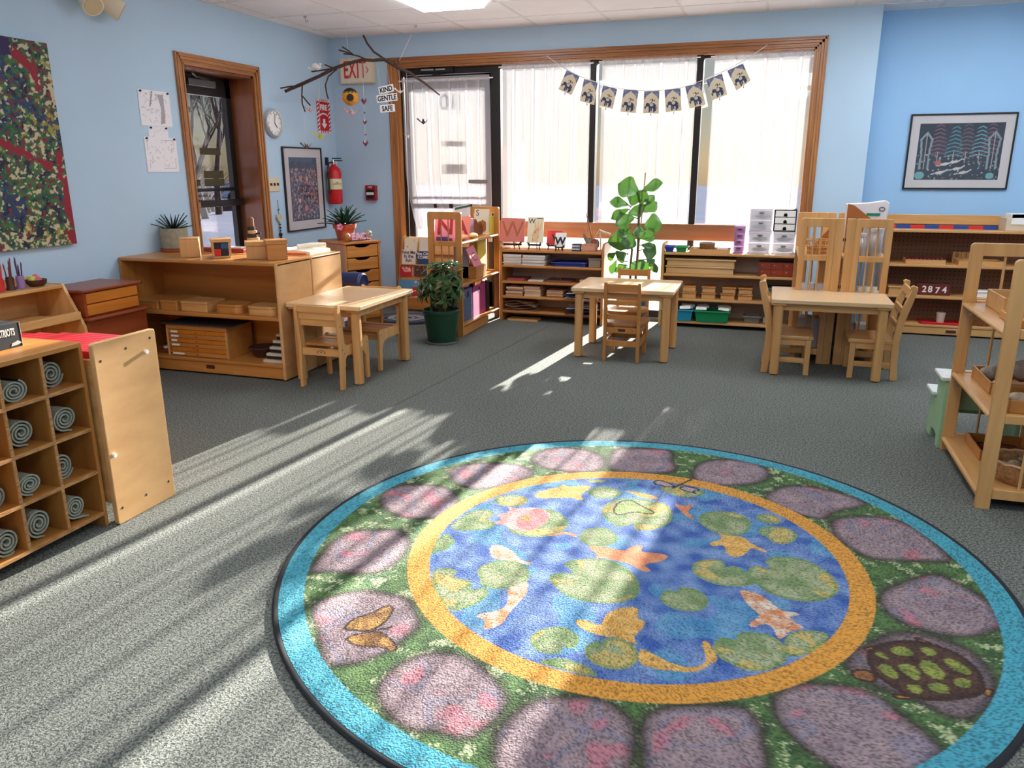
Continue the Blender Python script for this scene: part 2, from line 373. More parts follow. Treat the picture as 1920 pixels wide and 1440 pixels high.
# side door: dark aluminium leaf with a push bar
GLASS = glassmat('door_glass')
d0, d1 = DL0+.018, DL1-.018
d = MB().box(-.25, -.205, d0, d0+.06, 0, DZ-.02).box(-.25, -.205, d1-.06, d1, 0, DZ-.02).box(-.25, -.205, d0, d1, DZ-.16, DZ-.02).box(-.25, -.205, d0, d1, 0, .25)
dr = struct('door_1', d, BRONZE, bev=.002)
struct('pane', box(-.232, -.226, d0+.055, d1-.055, .24, DZ-.15), GLASS, dr)
struct('push_bar', MB().box(-.205, -.15, d0+.02, d1-.02, .985, 1.035).box(-.205, -.15, d0+.02, d0+.12, .985, 1.04), BRONZE, dr, bev=.004)
struct('push_plate', box(-.148, -.145, d0+.03, d0+.2, .99, 1.03), mat('copper_plate', (178, 120, 90), .4, .6), dr)
struct('rail', box(-.24, -.21, d0+.05, d1-.05, 1.10, 1.125), BRONZE, dr)
struct('pull_handle', MB().tube([(-.27, d0+.08, 1.0), (-.31, d0+.08, 1.0), (-.31, d0+.08, .82), (-.27, d0+.08, .82)], .012), BRONZE, dr)
struct('door_closer', MB().box(-.2, -.15, -1.75, -1.45, 1.86, 1.91).tube([(-.175, -1.5, 1.915), (-.12, -1.7, 1.92), (-.03, -1.85, 1.925)], .008), mat('closer_grey', (90, 88, 84), .4, .6), dr, bev=.004)
STK = mat('sticker_back', (74, 66, 40), .7)
for k, (ya, yb, za, zb) in enumerate([(-1.62, -1.38, 1.375, 1.425), (-1.6, -1.37, 1.20, 1.255), (-1.6, -1.37, 1.14, 1.195), (-1.9, -1.65, 1.145, 1.19)]):
    o = box(-.2255, -.2245, ya, yb, za, zb); struct('sticker', o, STK, dr)
hs = thing('window_sticker', 'round red and white sticker reading HELP stuck low on the side door glass', 'sticker', (-.2245, -1.83, 1.22))
part('backing', MB().prism([(-1.83+.075*math.cos(2*PI*k/8+.39), 1.27+.085*math.sin(2*PI*k/8+.39)) for k in range(8)], -.2255, -.2235, 'x'), mat('sticker_pale', (196, 178, 176), .6), hs)
part('red_band', box(-.2236, -.223, -1.89, -1.77, 1.235, 1.29), mat('sticker_red', (150, 40, 40), .6), hs)
text('HELP', .05, (-.2225, -1.83, 1.262), (0, 1, 0), (0, 0, 1), WHITE, hs)
# window wall: wood casing, dark storefront frame
s, t_ = MB(), MB()
for a, b, th in ST:
    s.box(WX0-b, WX0-a, -th, 0, 0, WZ+b).box(WX1+a, WX1+b, -th, 0, .0, WZ+b); t_.box(WX0-b, WX1+b, -th, 0, WZ+a, WZ+b)
tr2 = struct('trim_2', s, OAK, bev=.002); struct('head_casing', t_, OAKX, tr2, bev=.002)
struct('jamb', MB().box(WX0-.001, WX0+.014, -.002, .12, 0, WZ).box(WX1-.014, WX1+.001, -.002, .12, 0, WZ).box(WX0, WX1, -.002, .12, WZ-.014, WZ+.001), OAK, tr2)
FY0, FY1 = .055, .115
post = MB().box(WX0+.014, .70, FY0, FY1, 0, WZ-.014).box(1.532, 1.622, FY0, FY1, 0, WZ-.014).box(.70, 1.532, FY0, FY1, 2.075, WZ-.014)
fr = struct('trim_3', post, BRONZE, bev=.002)
dd = MB().box(.705, .765, .06, .105, .01, 2.07).box(1.475, 1.528, .06, .105, .01, 2.07).box(.705, 1.528, .06, .105, 1.95, 2.07).box(.705, 1.528, .06, .105, .01, .25)
dr2 = struct('door_2', dd, BRONZE, bev=.002)
struct('pane', box(.76, 1.48, .08, .086, .24, 1.96), GLASS, dr2)
struct('push_bar', MB().box(.74, 1.5, .03, .06, .915, .955).box(.74, 1.5, .045, .06, 1.0, 1.02), BRONZE, dr2, bev=.003)
struct('lever_box', box(1.33, 1.5, .0, .06, 1.14, 1.17), mat('grey_alu', (150, 150, 150), .4, .7), dr2, bev=.003)
dk = struct('door_closer', MB().box(.87, 1.2, .0, .055, 2.085, 2.12).tube([(1.15, .02, 2.09), (1.0, -.01, 2.07), (1.1, .03, 2.06)], .007), BRONZE, dr2, bev=.003)
struct('closer_silver_strips', MB().box(.90, 1.02, -.003, 0, 2.10, 2.112).box(1.04, 1.13, -.003, 0, 2.10, 2.112), STEEL, dr2)  # thin steel strips on the closer body
for k, (xa, xb, za, zb) in enumerate([(1.07, 1.28, 1.475, 1.52), (1.07, 1.28, 1.235, 1.32)]): struct('sticker', box(xa, xb, .0865, .088, za, zb), STK, dr2)
text('10', .19, (1.155, .0785, 1.845), (-1, 0, 0), (0, 0, 1), mat('grey_vinyl', (120, 120, 122), .6), dr2, name='lettering', bold=.004)
for k, (xa, xb) in enumerate([(1.622, 2.425), (2.475, 3.29), (3.343, WX1-.014)]):
    m_ = MB().box(xa, xb, FY0, FY1, 2.105, WZ-.014).box(xa, xb, FY0, FY1, 0, .06)
    if k < 2: m_.box(xb, xb+.052, FY0-.03, FY1, 0, WZ-.014)
    w = struct('window_%d' % (k+1), m_, BRONZE, bev=.002)
    struct('pane', box(xa-.002, xb+.002, .083, .089, .05, 2.11), GLASS, w)
struct('rail_board', box(1.60, 3.70, -.02, .018, .678, .812), RAILW, fr, bev=.003)
# sheer curtains
SHEER = mixmat('sheer_voile', [('Transparent', (1, .99, .985, 1), 0, .51), ('Translucent', (.92, .90, .91, 1), 0, .025), ('Diffuse', (.72, .70, .72, 1), .8, .465)])
def curtain(x0, x1, z0, z1, label, seed, gather=None):
    """voile panel: a wavy path across the window that doubles back on itself at each pleat"""
    R = random.Random(seed); t = thing('sheer_curtain', label, 'curtain', ((x0+x1)/2, .02, z0), group='sheer white window curtains')
    path = []; x = 0.; W_ = x1-x0; ph = R.uniform(0, 6)
    while x < W_:
        run = R.uniform(.035, .12); n = max(2, int(run/.012))
        for k in range(n): path.append(x+run*k/n)
        x += run
        if x < W_-.05:
            f = R.choice((.010, .016, .024, .034)); path += [x, x+f*.5, x+f, x+f*.55, x+.1*f, x+.5*f, x+f]; x += f
    path = [min(p, W_) for p in path]+[W_]; n = len(path)-1; ys_ = []; y = 0
    for i in range(n+1):
        fold = i and path[i] < path[i-1]; y = y*.6+(.010 if fold else 0)+.0035*math.sin(path[i]*31+ph)+.003*math.sin(path[i]*71+ph*2); ys_.append(max(-.012, min(.016, y)))
    dr = [R.uniform(-.012, .012) for _ in range(8)]
    def f(u, v):
        i = int(round(u*n)); px = path[i]; w = min(1, (1-v)*3+.12); s = px/W_*7; a = int(min(6, s)); d = dr[a]*(1-(s-a))+dr[a+1]*(s-a)
        x = x0+px+d*(1-v)*(0 if i in (0, n) else 1); z = z0+(z1-z0)*v
        if gather: x += gather(px/W_, v)
        return (x, .024+ys_[i]*w, z)
    part('cloth', MB().grid(f, n, 14), SHEER, t, sm=180)
    part('curtain_rod', MB().tube([(x0-.03, .02, z1-.012), (x1+.03, .02, z1-.012)], .006), WHITE, t)
    part('header', MB().grid(lambda u, v: (x0+W_*u, .012+.004*math.sin(u*W_*190), z1-.03+.045*v), 60, 3), SHEER, t, sm=180)
curtain(.70, 1.535, .62, 2.035, 'sheer white curtain over the glass of the back door', 3, gather=lambda u, v: .13*(1-u)*max(0, (.5-v)/.5)**2)
curtain(1.65, 2.42, .72, 2.117, 'sheer white curtain in the first window beside the back door', 11)
curtain(2.525, 3.285, .72, 2.122, 'sheer white curtain in the middle window behind the bunting', 23)
curtain(3.425, 4.155, .72, 2.122, 'sheer white curtain in the right hand window by the blue wall', 37)
# ------------------------------------------------------------ outdoors
struct('ground', box(-60, 60, .13, 60, -.22, -.12), mat('far_asphalt', (96, 102, 120), .9, var=.15, vs=.6, spec=0))
struct('ground_side', box(-60, -.27, -30, .13, -.22, -.12), mat('frosty_road', (196, 206, 232), .8, var=.2, vs=.5, stretch=(1, 4, 1), spec=0))
struct('walkway', box(-3.5, 12, .13, 10, -.12, -.03), mat('bounce_slab', (232, 232, 236), .9, var=.05, vs=3, spec=0))  # slab widened and whitened to bounce sunlight up onto the ceiling
def bare_tree(x, y, h, r, label, seed, lean=0):
    R = random.Random(seed); t = thing('bare_tree', label, 'tree', (x, y, -.12), group='bare trees outside'); tr, tw = MB(), MB()
    def br(p, d, l, r, k):
        n = 4; pts = [p]; 
        for i in range(n):
            d = (d+Vector((R.uniform(-.16, .16), R.uniform(-.16, .16), R.uniform(-.02, .1)))).normalized(); pts.append(pts[-1]+d*l/n)
        (tr if k < 2 else tw).tube(pts, [r*(1-.13*i) for i in range(n+1)], 7 if k < 2 else 4, caps=False)
        if k >= 5: return
        for i in range(3 if k < 3 else 2):
            q = pts[R.choice((2, 3, 4))]; dd = (d+Vector((R.uniform(-1, 1), R.uniform(-1, 1), R.uniform(-.15, .7)))*.8).normalized()
            br(q, dd, l*R.uniform(.55, .8), r*.52, k+1)
    br(Vector((x, y, -.12)), Vector((lean, 0, 1)).normalized(), h*.42, r, 0)
    part('trunk', tr, mat('grey_bark', (74, 70, 72), 1, var=.3, vs=12, spec=0), t, sm=60); part('twigs', tw, mat('grey_twig', (70, 66, 68), 1, spec=0), t)['kind'] = 'stuff'
bare_tree(-11.0, 11.15, 5, .12, 'thick leaning bare tree nearest the side door glass', 4, -.30)
bare_tree(-11.9, 12.6, 5.4, .11, 'slender bare tree in the middle of the side door view', 8, -.22)
bare_tree(-13.0, 14.6, 6, .12, 'straight bare tree at the right of the side door view', 15, .02)
bare_tree(-17.4, 19.0, 6, .16, 'bare tree far off behind the others outside', 21, .1)
def bush(x, y, h, label, seed):
    R = random.Random(seed); b = MB()
    for k in range(150):
        a = R.uniform(0, 6.28); q = R.uniform(.2, 1); p0 = Vector((x+R.gauss(0, .15), y+R.gauss(0, .15), -.12)); p2 = Vector((x+q*h*.9*math.cos(a), y+q*h*.9*math.sin(a), h*R.uniform(.4, 1)))
        b.tube([p0, p0.lerp(p2, .5)+Vector((R.gauss(0, .12), R.gauss(0, .12), .15)), p2], [.014, .009, .004], 3, caps=False)
    single('leafless_bush', b, mat('bush_twig', (92, 84, 78), .9), label, 'bush', group='leafless bushes outside')
bush(-12.6, 12.4, 1.5, 'leafless bush at the foot of the trees, left in the side door', 2); bush(-14.2, 15.3, 1.5, 'leafless bush at the foot of the trees, right in the side door', 6)
def car(x, y, rz, col, label):
    t = thing('car', label, 'car', (x, y, -.12), rz, group='cars parked outside'); c = mat('car_paint_%d%d%d' % col, col, .25, .3, coat=.6)
    prof = [(-2.1, .3), (-2.15, .65), (-1.95, .85), (-1.3, .92), (-.75, 1.35), (.75, 1.38), (1.35, .95), (2.0, .82), (2.15, .6), (2.1, .3)]
    part('body', MB().prism(prof, -.85, .85, 'y'), c, t, bev=.06, local=True)
    part('windows', MB().prism([(-1.2, .93), (-.72, 1.29), (.7, 1.32), (1.22, .95)], -.86, .86, 'y'), mat('car_glass', (30, 36, 44), .1), t, local=True)
    for wx in (-1.3, 1.3):
        for wy in (-.8, .8): part('wheel', MB().tube([(wx, wy-.1, .32), (wx, wy+.1, .32)], .32, 16), BLACKM, t, local=True)
    [part('headlamp', MB().box(2.0, 2.16, a, a+.3, .6, .72), WHITE, t, local=True) for a in (-.75, .45)]
car(-19.0, 16.6, .5, (196, 200, 208), 'silver car parked left of the tree trunks outside the side door'); car(-15.0, 20.6, .4, (150, 176, 214), 'pale blue car parked right of the tree trunks outside the side door')
single('brick_pillar', box(.55, .95, 2.6, 3.0, -.03, 1.55), mat('pillar_brick', (150, 110, 92), .9, var=.2, vs=14), 'brown pillar standing outside behind the back door curtain', 'pillar', bev=.01)
STONES=[[(-1015,142),(-1041,244),(-1003,307),(-925,345),(-831,349),(-753,298),(-715,215),(-712,136),(-742,72),(-795,39),(-871,36),(-948,72)],[(-873,497),(-860,573),(-804,630),(-704,662),(-608,668),(-539,638),(-521,595),(-540,521),(-586,440),(-663,369),(-744,364),(-809,408)],[(-585,766),(-568,867),(-497,940),(-387,951),(-299,905),(-255,825),(-248,739),(-283,685),(-361,661),(-466,661),(-540,696)],[(-248,953),(-226,1009),(-158,1030),(-74,1051),(-9,1055),(21,1006),(17,927),(52,849),(39,788),(-31,751),(-128,729),(-209,723),(-238,816)],[(124,787),(129,888),(168,969),(237,1012),(328,1020),(408,977),(436,900),(420,813),(365,756),(283,709),(199,691),(140,716)],[(417,636),(448,712),(503,780),(577,803),(666,788),(750,742),(793,696),(768,654),(696,598),(651,550),(636,503),(599,491),(533,513),(466,558),(427,603)],[(650,455),(674,515),(734,555),(825,578),(895,564),(947,490),(984,397),(1011,309),(998,274),(924,256),(851,237),(777,217),(729,244),(683,310),(653,376)],[(756,-37),(771,11),(829,74),(884,130),(931,172),(971,165),(1029,94),(1067,36),(1071,-69),(1059,-103),(1014,-148),(954,-185),(877,-192),(809,-165),(771,-127),(757,-78)],[(631,-412),(644,-369),(666,-327),(707,-295),(746,-241),(783,-214),(821,-202),(861,-204),(900,-219),(943,-238),(966,-274),(980,-320),(986,-363),(976,-413),(960,-455),(929,-509),(890,-552),(866,-560),(836,-553),(804,-528),(776,-508),(703,-493),(662,-468),(638,-443)],[(453,-634),(461,-597),(491,-559),(533,-530),(584,-518),(647,-509),(686,-517),(719,-548),(744,-593),(783,-631),(805,-672),(808,-694),(771,-750),(730,-790),(659,-839),(591,-825),(539,-792),(495,-742),(461,-691)],[(163,-819),(169,-773),(201,-732),(261,-706),(326,-685),(380,-671),(409,-695),(426,-734),(430,-781),(442,-840),(435,-886),(394,-960),(308,-998),(213,-1019),(187,-945),(175,-881)],[(-147,-962),(-151,-920),(-136,-871),(-111,-816),(-69,-782),(-16,-761),(47,-747),(97,-767),(137,-805),(151,-844),(158,-924),(159,-989),(105,-1051),(13,-1081),(-68,-1090),(-118,-1046)],[(-477,-904),(-490,-845),(-482,-782),(-450,-726),(-404,-696),(-354,-688),(-303,-703),(-249,-734),(-189,-786),(-165,-821),(-164,-857),(-170,-899),(-187,-937),(-198,-968),(-220,-980),(-253,-975),(-295,-975),(-335,-991),(-384,-979),(-435,-944)],[(-849,-601),(-848,-578),(-823,-534),(-785,-498),(-738,-471),(-698,-470),(-646,-471),(-609,-472),(-574,-496),(-543,-542),(-516,-572),(-504,-605),(-512,-648),(-524,-697),(-541,-741),(-565,-781),(-599,-814),(-652,-836),(-676,-826),(-710,-776),(-761,-708),(-815,-647)],[(-971,-416),(-985,-358),(-996,-296),(-1009,-223),(-994,-146),(-960,-106),(-901,-95),(-838,-62),(-793,-90),(-757,-134),(-731,-203),(-732,-277),(-739,-335),(-775,-376),(-826,-389),(-903,-401),(-958,-425)]]
PADS=[[(-595,279),(-583,326),(-538,359),(-486,357),(-458,323),(-462,279),(-503,251),(-547,235)],[(-665,19),(-659,86),(-633,172),(-593,197),(-548,182),(-545,144),(-564,116),(-519,98),(-509,69),(-532,31),(-592,2),(-641,-4)],[(-469,61),(-469,147),(-444,221),(-396,271),(-321,261),(-263,191),(-255,130),(-280,71),(-339,27),(-401,22)],[(-203,86),(-194,139),(-156,172),(-112,176),(-72,128),(-63,82),(-93,39),(-145,22),(-184,43)],[(-265,472),(-239,532),(-182,551),(-125,516),(-127,472),(-167,428),(-221,429)],[(-171,309),(-167,380),(-132,445),(-68,466),(4,464),(67,454),(98,350),(92,283),(53,218),(0,191),(-28,202),(-32,254),(-53,215),(-85,195),(-135,242)],[(-461,-251),(-450,-206),(-416,-169),(-362,-152),(-312,-178),(-289,-213),(-279,-273),(-303,-312),(-332,-333),(-378,-348),(-421,-331),(-429,-298)],[(-208,-128),(-179,-88),(-122,-61),(-63,-51),(-9,-81),(41,-139),(61,-195),(61,-262),(23,-296),(-31,-324),(-101,-329),(-155,-310),(-213,-252),(-229,-210),(-203,-185),(-145,-175)],[(-650,-199),(-666,-121),(-663,-31),(-616,-66),(-601,-91),(-605,-148),(-629,-175)],[(-596,-311),(-576,-267),(-530,-265),(-512,-284),(-520,-311),(-495,-319),(-463,-317),(-441,-341),(-435,-377),(-396,-342),(-372,-365),(-378,-425),(-408,-469),(-435,-506),(-496,-463),(-542,-404)],[(-187,-568),(-181,-523),(-151,-489),(-109,-475),(-67,-499),(-54,-526),(-56,-562),(-73,-573),(-99,-567),(-85,-582),(-87,-598),(-123,-615),(-160,-607)],[(-33,-566),(-31,-536),(-6,-513),(9,-520),(8,-496),(39,-480),(78,-492),(107,-526),(115,-574),(93,-612),(60,-625),(18,-622),(-17,-600)],[(-140,-651),(-112,-631),(-76,-617),(-34,-623),(2,-638),(33,-665),(-4,-672),(-53,-667),(-104,-661)],[(123,-244),(131,-194),(155,-182),(168,-193),(178,-156),(218,-150),(258,-179),(268,-219),(261,-263),(228,-288),(193,-289),(153,-281)],[(197,-23),(206,22),(247,53),(286,61),(303,40),(301,10),(326,31),(353,27),(366,-10),(404,-38),(404,-62),(365,-90),(311,-111),(259,-101),(219,-74)],[(181,343),(201,416),(261,453),(324,450),(365,413),(377,363),(364,297),(324,254),(283,241),(230,275)],[(386,431),(398,462),(442,480),(472,453),(485,424),(446,391),(408,400)],[(399,319),(417,361),(468,382),(513,365),(537,323),(519,268),(483,238),(443,244),(430,279),(401,299)],[(6,610),(88,663),(204,621),(167,553),(102,532),(47,559)],[(370,-9),(376,34),(402,59),(455,34),(421,95),(447,135),(513,156),(577,133),(626,73),(649,-6),(631,-64),(587,-111),(535,-131),(483,-126),(437,-112),(405,-69),(374,-40)],[(295,-449),(302,-411),(320,-387),(360,-398),(355,-357),(390,-340),(436,-337),(468,-357),(480,-377),(492,-442),(464,-484),(425,-515),(389,-524),(352,-509),(317,-493),(306,-468)],[(481,-347),(501,-307),(540,-282),(585,-277),(603,-289),(575,-353),(536,-406),(495,-430),(480,-401)],[(-305,578),(-245,611),(-194,614),(-237,573)]]
FISH=[([(-454,367),(-443,415),(-406,466),(-376,488),(-370,524),(-348,498),(-303,525),(-251,542),(-265,472),(-282,435),(-253,395),(-274,382),(-304,403),(-362,378),(-420,353)],0),([(-133,533),(-79,531),(-19,525),(30,497),(2,482),(-51,483),(-80,512)],0),([(-468,-109),(-471,-77),(-458,-62),(-420,-70),(-378,-103),(-348,-143),(-295,-152),(-311,-169),(-333,-164),(-369,-158),(-427,-163),(-446,-147)],1),([(-283,-261),(-263,-324),(-269,-392),(-281,-451),(-281,-517),(-306,-551),(-328,-555),(-330,-514),(-377,-499),(-348,-476),(-311,-451),(-299,-408),(-331,-323),(-306,-300)],1),([(-162,21),(-121,30),(-80,34),(-26,19),(-10,70),(30,83),(21,34),(69,40),(109,44),(119,20),(94,-18),(42,-48),(83,-85),(54,-98),(12,-62),(-38,-52),(-89,-46),(-111,-58),(-109,-26)],2),([(-317,44),(-258,108),(-215,97),(-199,67),(-249,91),(-279,66)],2),([(-89,-433),(-64,-422),(-21,-440),(-10,-424),(-13,-378),(21,-330),(68,-308),(78,-336),(79,-376),(99,-369),(106,-399),(91,-448),(85,-469),(103,-499),(75,-490),(42,-479),(3,-489),(-49,-475),(-77,-458)],0),([(108,-509),(139,-522),(185,-547),(214,-554),(246,-559),(284,-531),(283,-487),(263,-435),(281,-418),(297,-454),(316,-499),(290,-534),(263,-573),(220,-581),(171,-589),(113,-581)],0),([(353,-118),(377,-115),(413,-125),(455,-173),(476,-201),(523,-196),(526,-212),(495,-225),(508,-251),(534,-268),(530,-282),(501,-298),(481,-335),(471,-356),(460,-342),(455,-306),(432,-278),(403,-313),(386,-316),(389,-289),(415,-254),(408,-230),(379,-197),(360,-146)],1),([(255,283),(287,243),(353,259),(375,212),(431,170),(428,155),(376,184),(369,136),(332,84),(299,114),(293,177),(248,144),(241,179),(289,214)],0),([(80,477),(116,447),(159,484),(157,460),(139,402),(175,358),(168,339),(128,382)],2)]
OTHER=[([(-524,86),(-503,135),(-539,157),(-495,199),(-524,254),(-477,234),(-441,257),(-396,271),(-349,240),(-339,188),(-357,87),(-429,54),(-478,90)],3),([(-460,149),(-439,234),(-401,270),(-346,230),(-337,146),(-368,78),(-415,68)],10),([(-442,183),(-411,192),(-399,152),(-434,141)],11),([(-701,-674),(-703,-643),(-694,-613),(-668,-588),(-653,-555),(-641,-529),(-616,-532),(-607,-563),(-604,-606),(-615,-646),(-643,-670),(-683,-678)],4),([(-674,-716),(-649,-683),(-620,-666),(-593,-659),(-568,-672),(-529,-694),(-514,-718),(-522,-732),(-552,-720),(-608,-734),(-639,-734)],4),([(693,-354),(712,-312),(764,-272),(818,-250),(867,-253),(913,-274),(939,-308),(955,-349),(951,-398),(939,-440),(907,-465),(840,-496),(786,-508),(757,-495),(728,-466),(703,-438),(694,-400)],5),([(709,-344),(727,-325),(747,-366),(723,-357)],6),([(748,-309),(784,-282),(808,-303),(807,-325),(763,-335)],6),([(831,-273),(859,-269),(868,-297),(845,-313),(830,-296)],6),([(880,-306),(911,-309),(933,-340),(936,-367),(902,-366),(881,-336)],6),([(708,-396),(737,-378),(759,-428),(753,-442),(725,-439)],6),([(760,-375),(795,-364),(811,-387),(805,-430),(787,-431),(763,-399)],6),([(816,-340),(849,-329),(872,-376),(864,-411),(835,-412),(816,-381)],6),([(888,-395),(922,-384),(929,-413),(904,-433),(885,-423)],6),([(765,-466),(798,-448),(808,-479),(784,-494)],6),([(816,-442),(858,-420),(870,-447),(861,-469),(830,-472)],6),([(643,-450),(657,-433),(689,-425),(703,-454),(695,-473),(675,-477),(647,-469)],7),([(683,-326),(710,-308),(714,-320),(689,-337)],7),([(822,-226),(863,-245),(859,-255),(827,-243)],7),([(727,-512),(762,-505),(777,-513),(746,-525)],7),([(946,-419),(974,-414),(960,-448),(946,-445)],7),([(-127,323),(-122,418),(-75,451),(-39,409),(27,366),(17,341),(-53,346),(-98,292)],8),([(-24,641),(-5,688),(43,662),(72,631),(39,621)],9),([(91,637),(133,651),(175,625),(138,607),(164,583),(94,612)],9)]
RLINES=[[(64,616),(84,655),(126,730)],[(-700,-676),(-643,-670),(-599,-646),(-574,-628)]]
# ============================================================ ROUND RUG
RCX, RCY, RR = 3.592, -4.368, 1.15
def chaikin(p, k=2):
    p = np.array(p, float)
    for _ in range(k):
        q = np.roll(p, -1, 0); p = np.stack([.75*p+.25*q, .25*p+.75*q], 1).reshape(-1, 2)
    return p
def nz(P, s, seed=0): return np.array([mnoise.noise(Vector((p[0]*s+seed*7.3, p[1]*s-seed*3.1, seed*1.7))) for p in P])
def build_rug():
    nr, na = 235, 1150
    rs = np.concatenate([[0.0005], np.linspace(.012, RR-.012, nr)]); an = np.arange(na)*2*PI/na
    X = (rs[:, None]*np.cos(an)).ravel(); Y = (rs[:, None]*np.sin(an)).ravel(); Rr = np.repeat(rs, na)
    # coarse noise on a lattice, sampled by bilinear lookup
    def field(s, seed):
        n = 140; g = np.linspace(-1.2, 1.2, n); G = np.array([[mnoise.noise(Vector((x*s+seed*9.1, y*s, seed))) for x in g] for y in g])
        fx = (X+1.2)/2.4*(n-1); fy = (Y+1.2)/2.4*(n-1); ix = fx.astype(int); iy = fy.astype(int); tx = fx-ix; ty = fy-iy
        return G[iy, ix]*(1-tx)*(1-ty)+G[iy, ix+1]*tx*(1-ty)+G[iy+1, ix]*(1-tx)*ty+G[iy+1, ix+1]*tx*ty
    N1, N2, N3 = field(7, 1), field(16, 2), field(30, 3); W = NR.uniform(-1, 1, len(X)); W2 = NR.uniform(-1, 1, len(X))
    def mixc(a, b, t): t = np.clip(t, 0, 1)[:, None]; return lin(a)*(1-t)+lin(b)*t
    C = mixc((92, 126, 70), (54, 88, 48), .5+N2*1.3+W*.45)                                    # grass
    k = (N3+.5*N2+.25*W > .30); C[k] = mixc((140, 164, 104), (196, 200, 158), .5+W*.5)[k]
    Xm, Ym = X*1000, Y*1000
    def mask(poly, s=2): return inpoly(Xm, Ym, [tuple(p) for p in chaikin(poly, s)])
    def box_of(poly, pad=40):
        p = np.array(poly); return (Xm > p[:, 0].min()-pad) & (Xm < p[:, 0].max()+pad) & (Ym > p[:, 1].min()-pad) & (Ym < p[:, 1].max()+pad)
    def dist(poly, sel):
        p = chaikin(poly, 1); d = np.full(sel.sum(), 1e9); x, y = Xm[sel], Ym[sel]
        for i in range(len(p)):
            a, b = p[i], p[(i+1) % len(p)]; e = b-a; t = np.clip(((x-a[0])*e[0]+(y-a[1])*e[1])/(e@e+1e-9), 0, 1)
            d = np.minimum(d, np.hypot(x-a[0]-t*e[0], y-a[1]-t*e[1]))
        return d
    stone = mixc((170, 146, 148), (136, 118, 126), .5+N2*.9+W*.5)
    ps = np.clip((N1*.6+.8*N2-.26)*5, 0, .62)[:, None]; bl = np.clip((.55-np.abs(N1-.12)*5), 0, .45)[:, None]; stone = stone*(1-bl)+bl*lin((116, 124, 152)); stone = stone*(1-ps)+ps*lin((206, 120, 134))
    for i, p in enumerate(STONES):
        sel = box_of(p); m_ = np.zeros(len(X), bool); m_[sel] = inpoly(Xm[sel], Ym[sel], [tuple(q) for q in chaikin(p, 2)])
        d = np.full(len(X), 1e3); d[sel] = dist(p, sel)
        dark = lin((62, 52, 46)); edge = np.clip(1-d/26, 0, 1)[:, None]*.85
        C[sel] = np.where(m_[sel][:, None], (stone*(.62 if i == 8 else 1))[sel], C[sel]); C[sel] = C[sel]*(1-edge[sel])+dark*edge[sel]*(.9+.25*W[sel][:, None])
    C[Rr > 1.062] = lin((72, 164, 184))
    o = (Rr > .675) & (Rr < .745); C[o] = lin((226, 158, 62))
    inn = Rr <= .675; water = mixc((56, 96, 172), (128, 158, 206), .5+N2*1.3+W*.2); tq = (N1 > .2); water[tq] = water[tq]*.5+.5*lin((86, 166, 196)); C[inn] = water[inn]
    pad = mixc((170, 178, 138), (122, 146, 96), .45+N2*1.6+W*.2); gold = (N1 < -.12) & (N2 > -.1); pad[gold] = lin((206, 182, 112))
    for k, p in enumerate(PADS):
        sel = box_of(p) & inn; m_ = np.zeros(len(X), bool); m_[sel] = inpoly(Xm[sel], Ym[sel], [tuple(q) for q in chaikin(p, 2)])
        d = np.full(len(X), 1e3); d[sel] = dist(p, sel); C[m_] = pad[m_]; e = (m_ & (d < 12)); C[e] = C[e]*.45+.55*lin((104, 144, 72))
        p_ = np.array(p).mean(0); ang = np.arctan2(Ym-p_[1], Xm-p_[0]); v = m_ & (np.sin(ang*9+N2*2) > .93); C[v] = C[v]*.6+.4*lin((96, 130, 70))
    for p, c in FISH:
        m_ = mask(p) & (Rr < .676); a, b = [((222, 166, 76), (240, 190, 110)), ((232, 214, 194), (222, 142, 92)), ((226, 136, 92), (240, 164, 118))][c]
        C[m_] = mixc(a, b, .5+N3*1.6+W*.2)[m_]
    cols = {3: ((226, 164, 160), (238, 188, 182)), 4: ((190, 140, 66), (120, 78, 40)), 5: ((92, 62, 48), (70, 46, 40)), 6: ((150, 158, 72), (116, 130, 60)), 7: ((190, 134, 66), (140, 92, 52)), 8: ((162, 186, 116), (140, 168, 96)), 9: ((200, 178, 184), (180, 160, 168)), 10: ((206, 120, 124), (222, 148, 146)), 11: ((206, 170, 84), (186, 150, 80))}
    for p, c in OTHER:
        m_ = mask(p, 1); C[m_] = mixc(*cols[c], .5+N3*1.7+W*.3)[m_]
        if c in (4, 5, 7, 8, 9):
            sel = box_of(p, 10); d = np.full(len(X), 1e3); d[sel] = dist(p, sel); e = d < (4 if c != 5 else 7); C[e] = lin((64, 42, 34))
    for p in RLINES:
        sel = box_of(p, 10); d = np.full(len(X), 1e3); x, y = Xm[sel], Ym[sel]; dd = np.full(sel.sum(), 1e9)
        for (a, b) in zip(p[:-1], p[1:]):
            e = np.array(b)-np.array(a); t = np.clip(((x-a[0])*e[0]+(y-a[1])*e[1])/(e@e), 0, 1); dd = np.minimum(dd, np.hypot(x-a[0]-t*e[0], y-a[1]-t*e[1]))
        d[sel] = dd; C[d < 5] = lin((60, 40, 34))
    C = np.clip(.76*C*np.where(W2 < -.5, .5, 1.03+.25*W2)[:, None], 0, 1)
    t = thing('round_rug', 'large round pond rug with koi, lily pads and lilac stepping stones', 'rug', (RCX, RCY, 0))
    me = bpy.data.meshes.new('pile'); nrr = len(rs); Z = np.where(Rr > RR-.03, .012-.004*(Rr-(RR-.03))/.03, .012)
    V = np.stack([X, Y, Z], 1).astype(np.float32); me.vertices.add(len(V)); me.vertices.foreach_set('co', V.ravel())
    i, j = np.meshgrid(np.arange(nrr-1), np.arange(na), indexing='ij'); q = np.stack([i*na+j, (i+1)*na+j, (i+1)*na+(j+1) % na, i*na+(j+1) % na], -1).reshape(-1, 4)
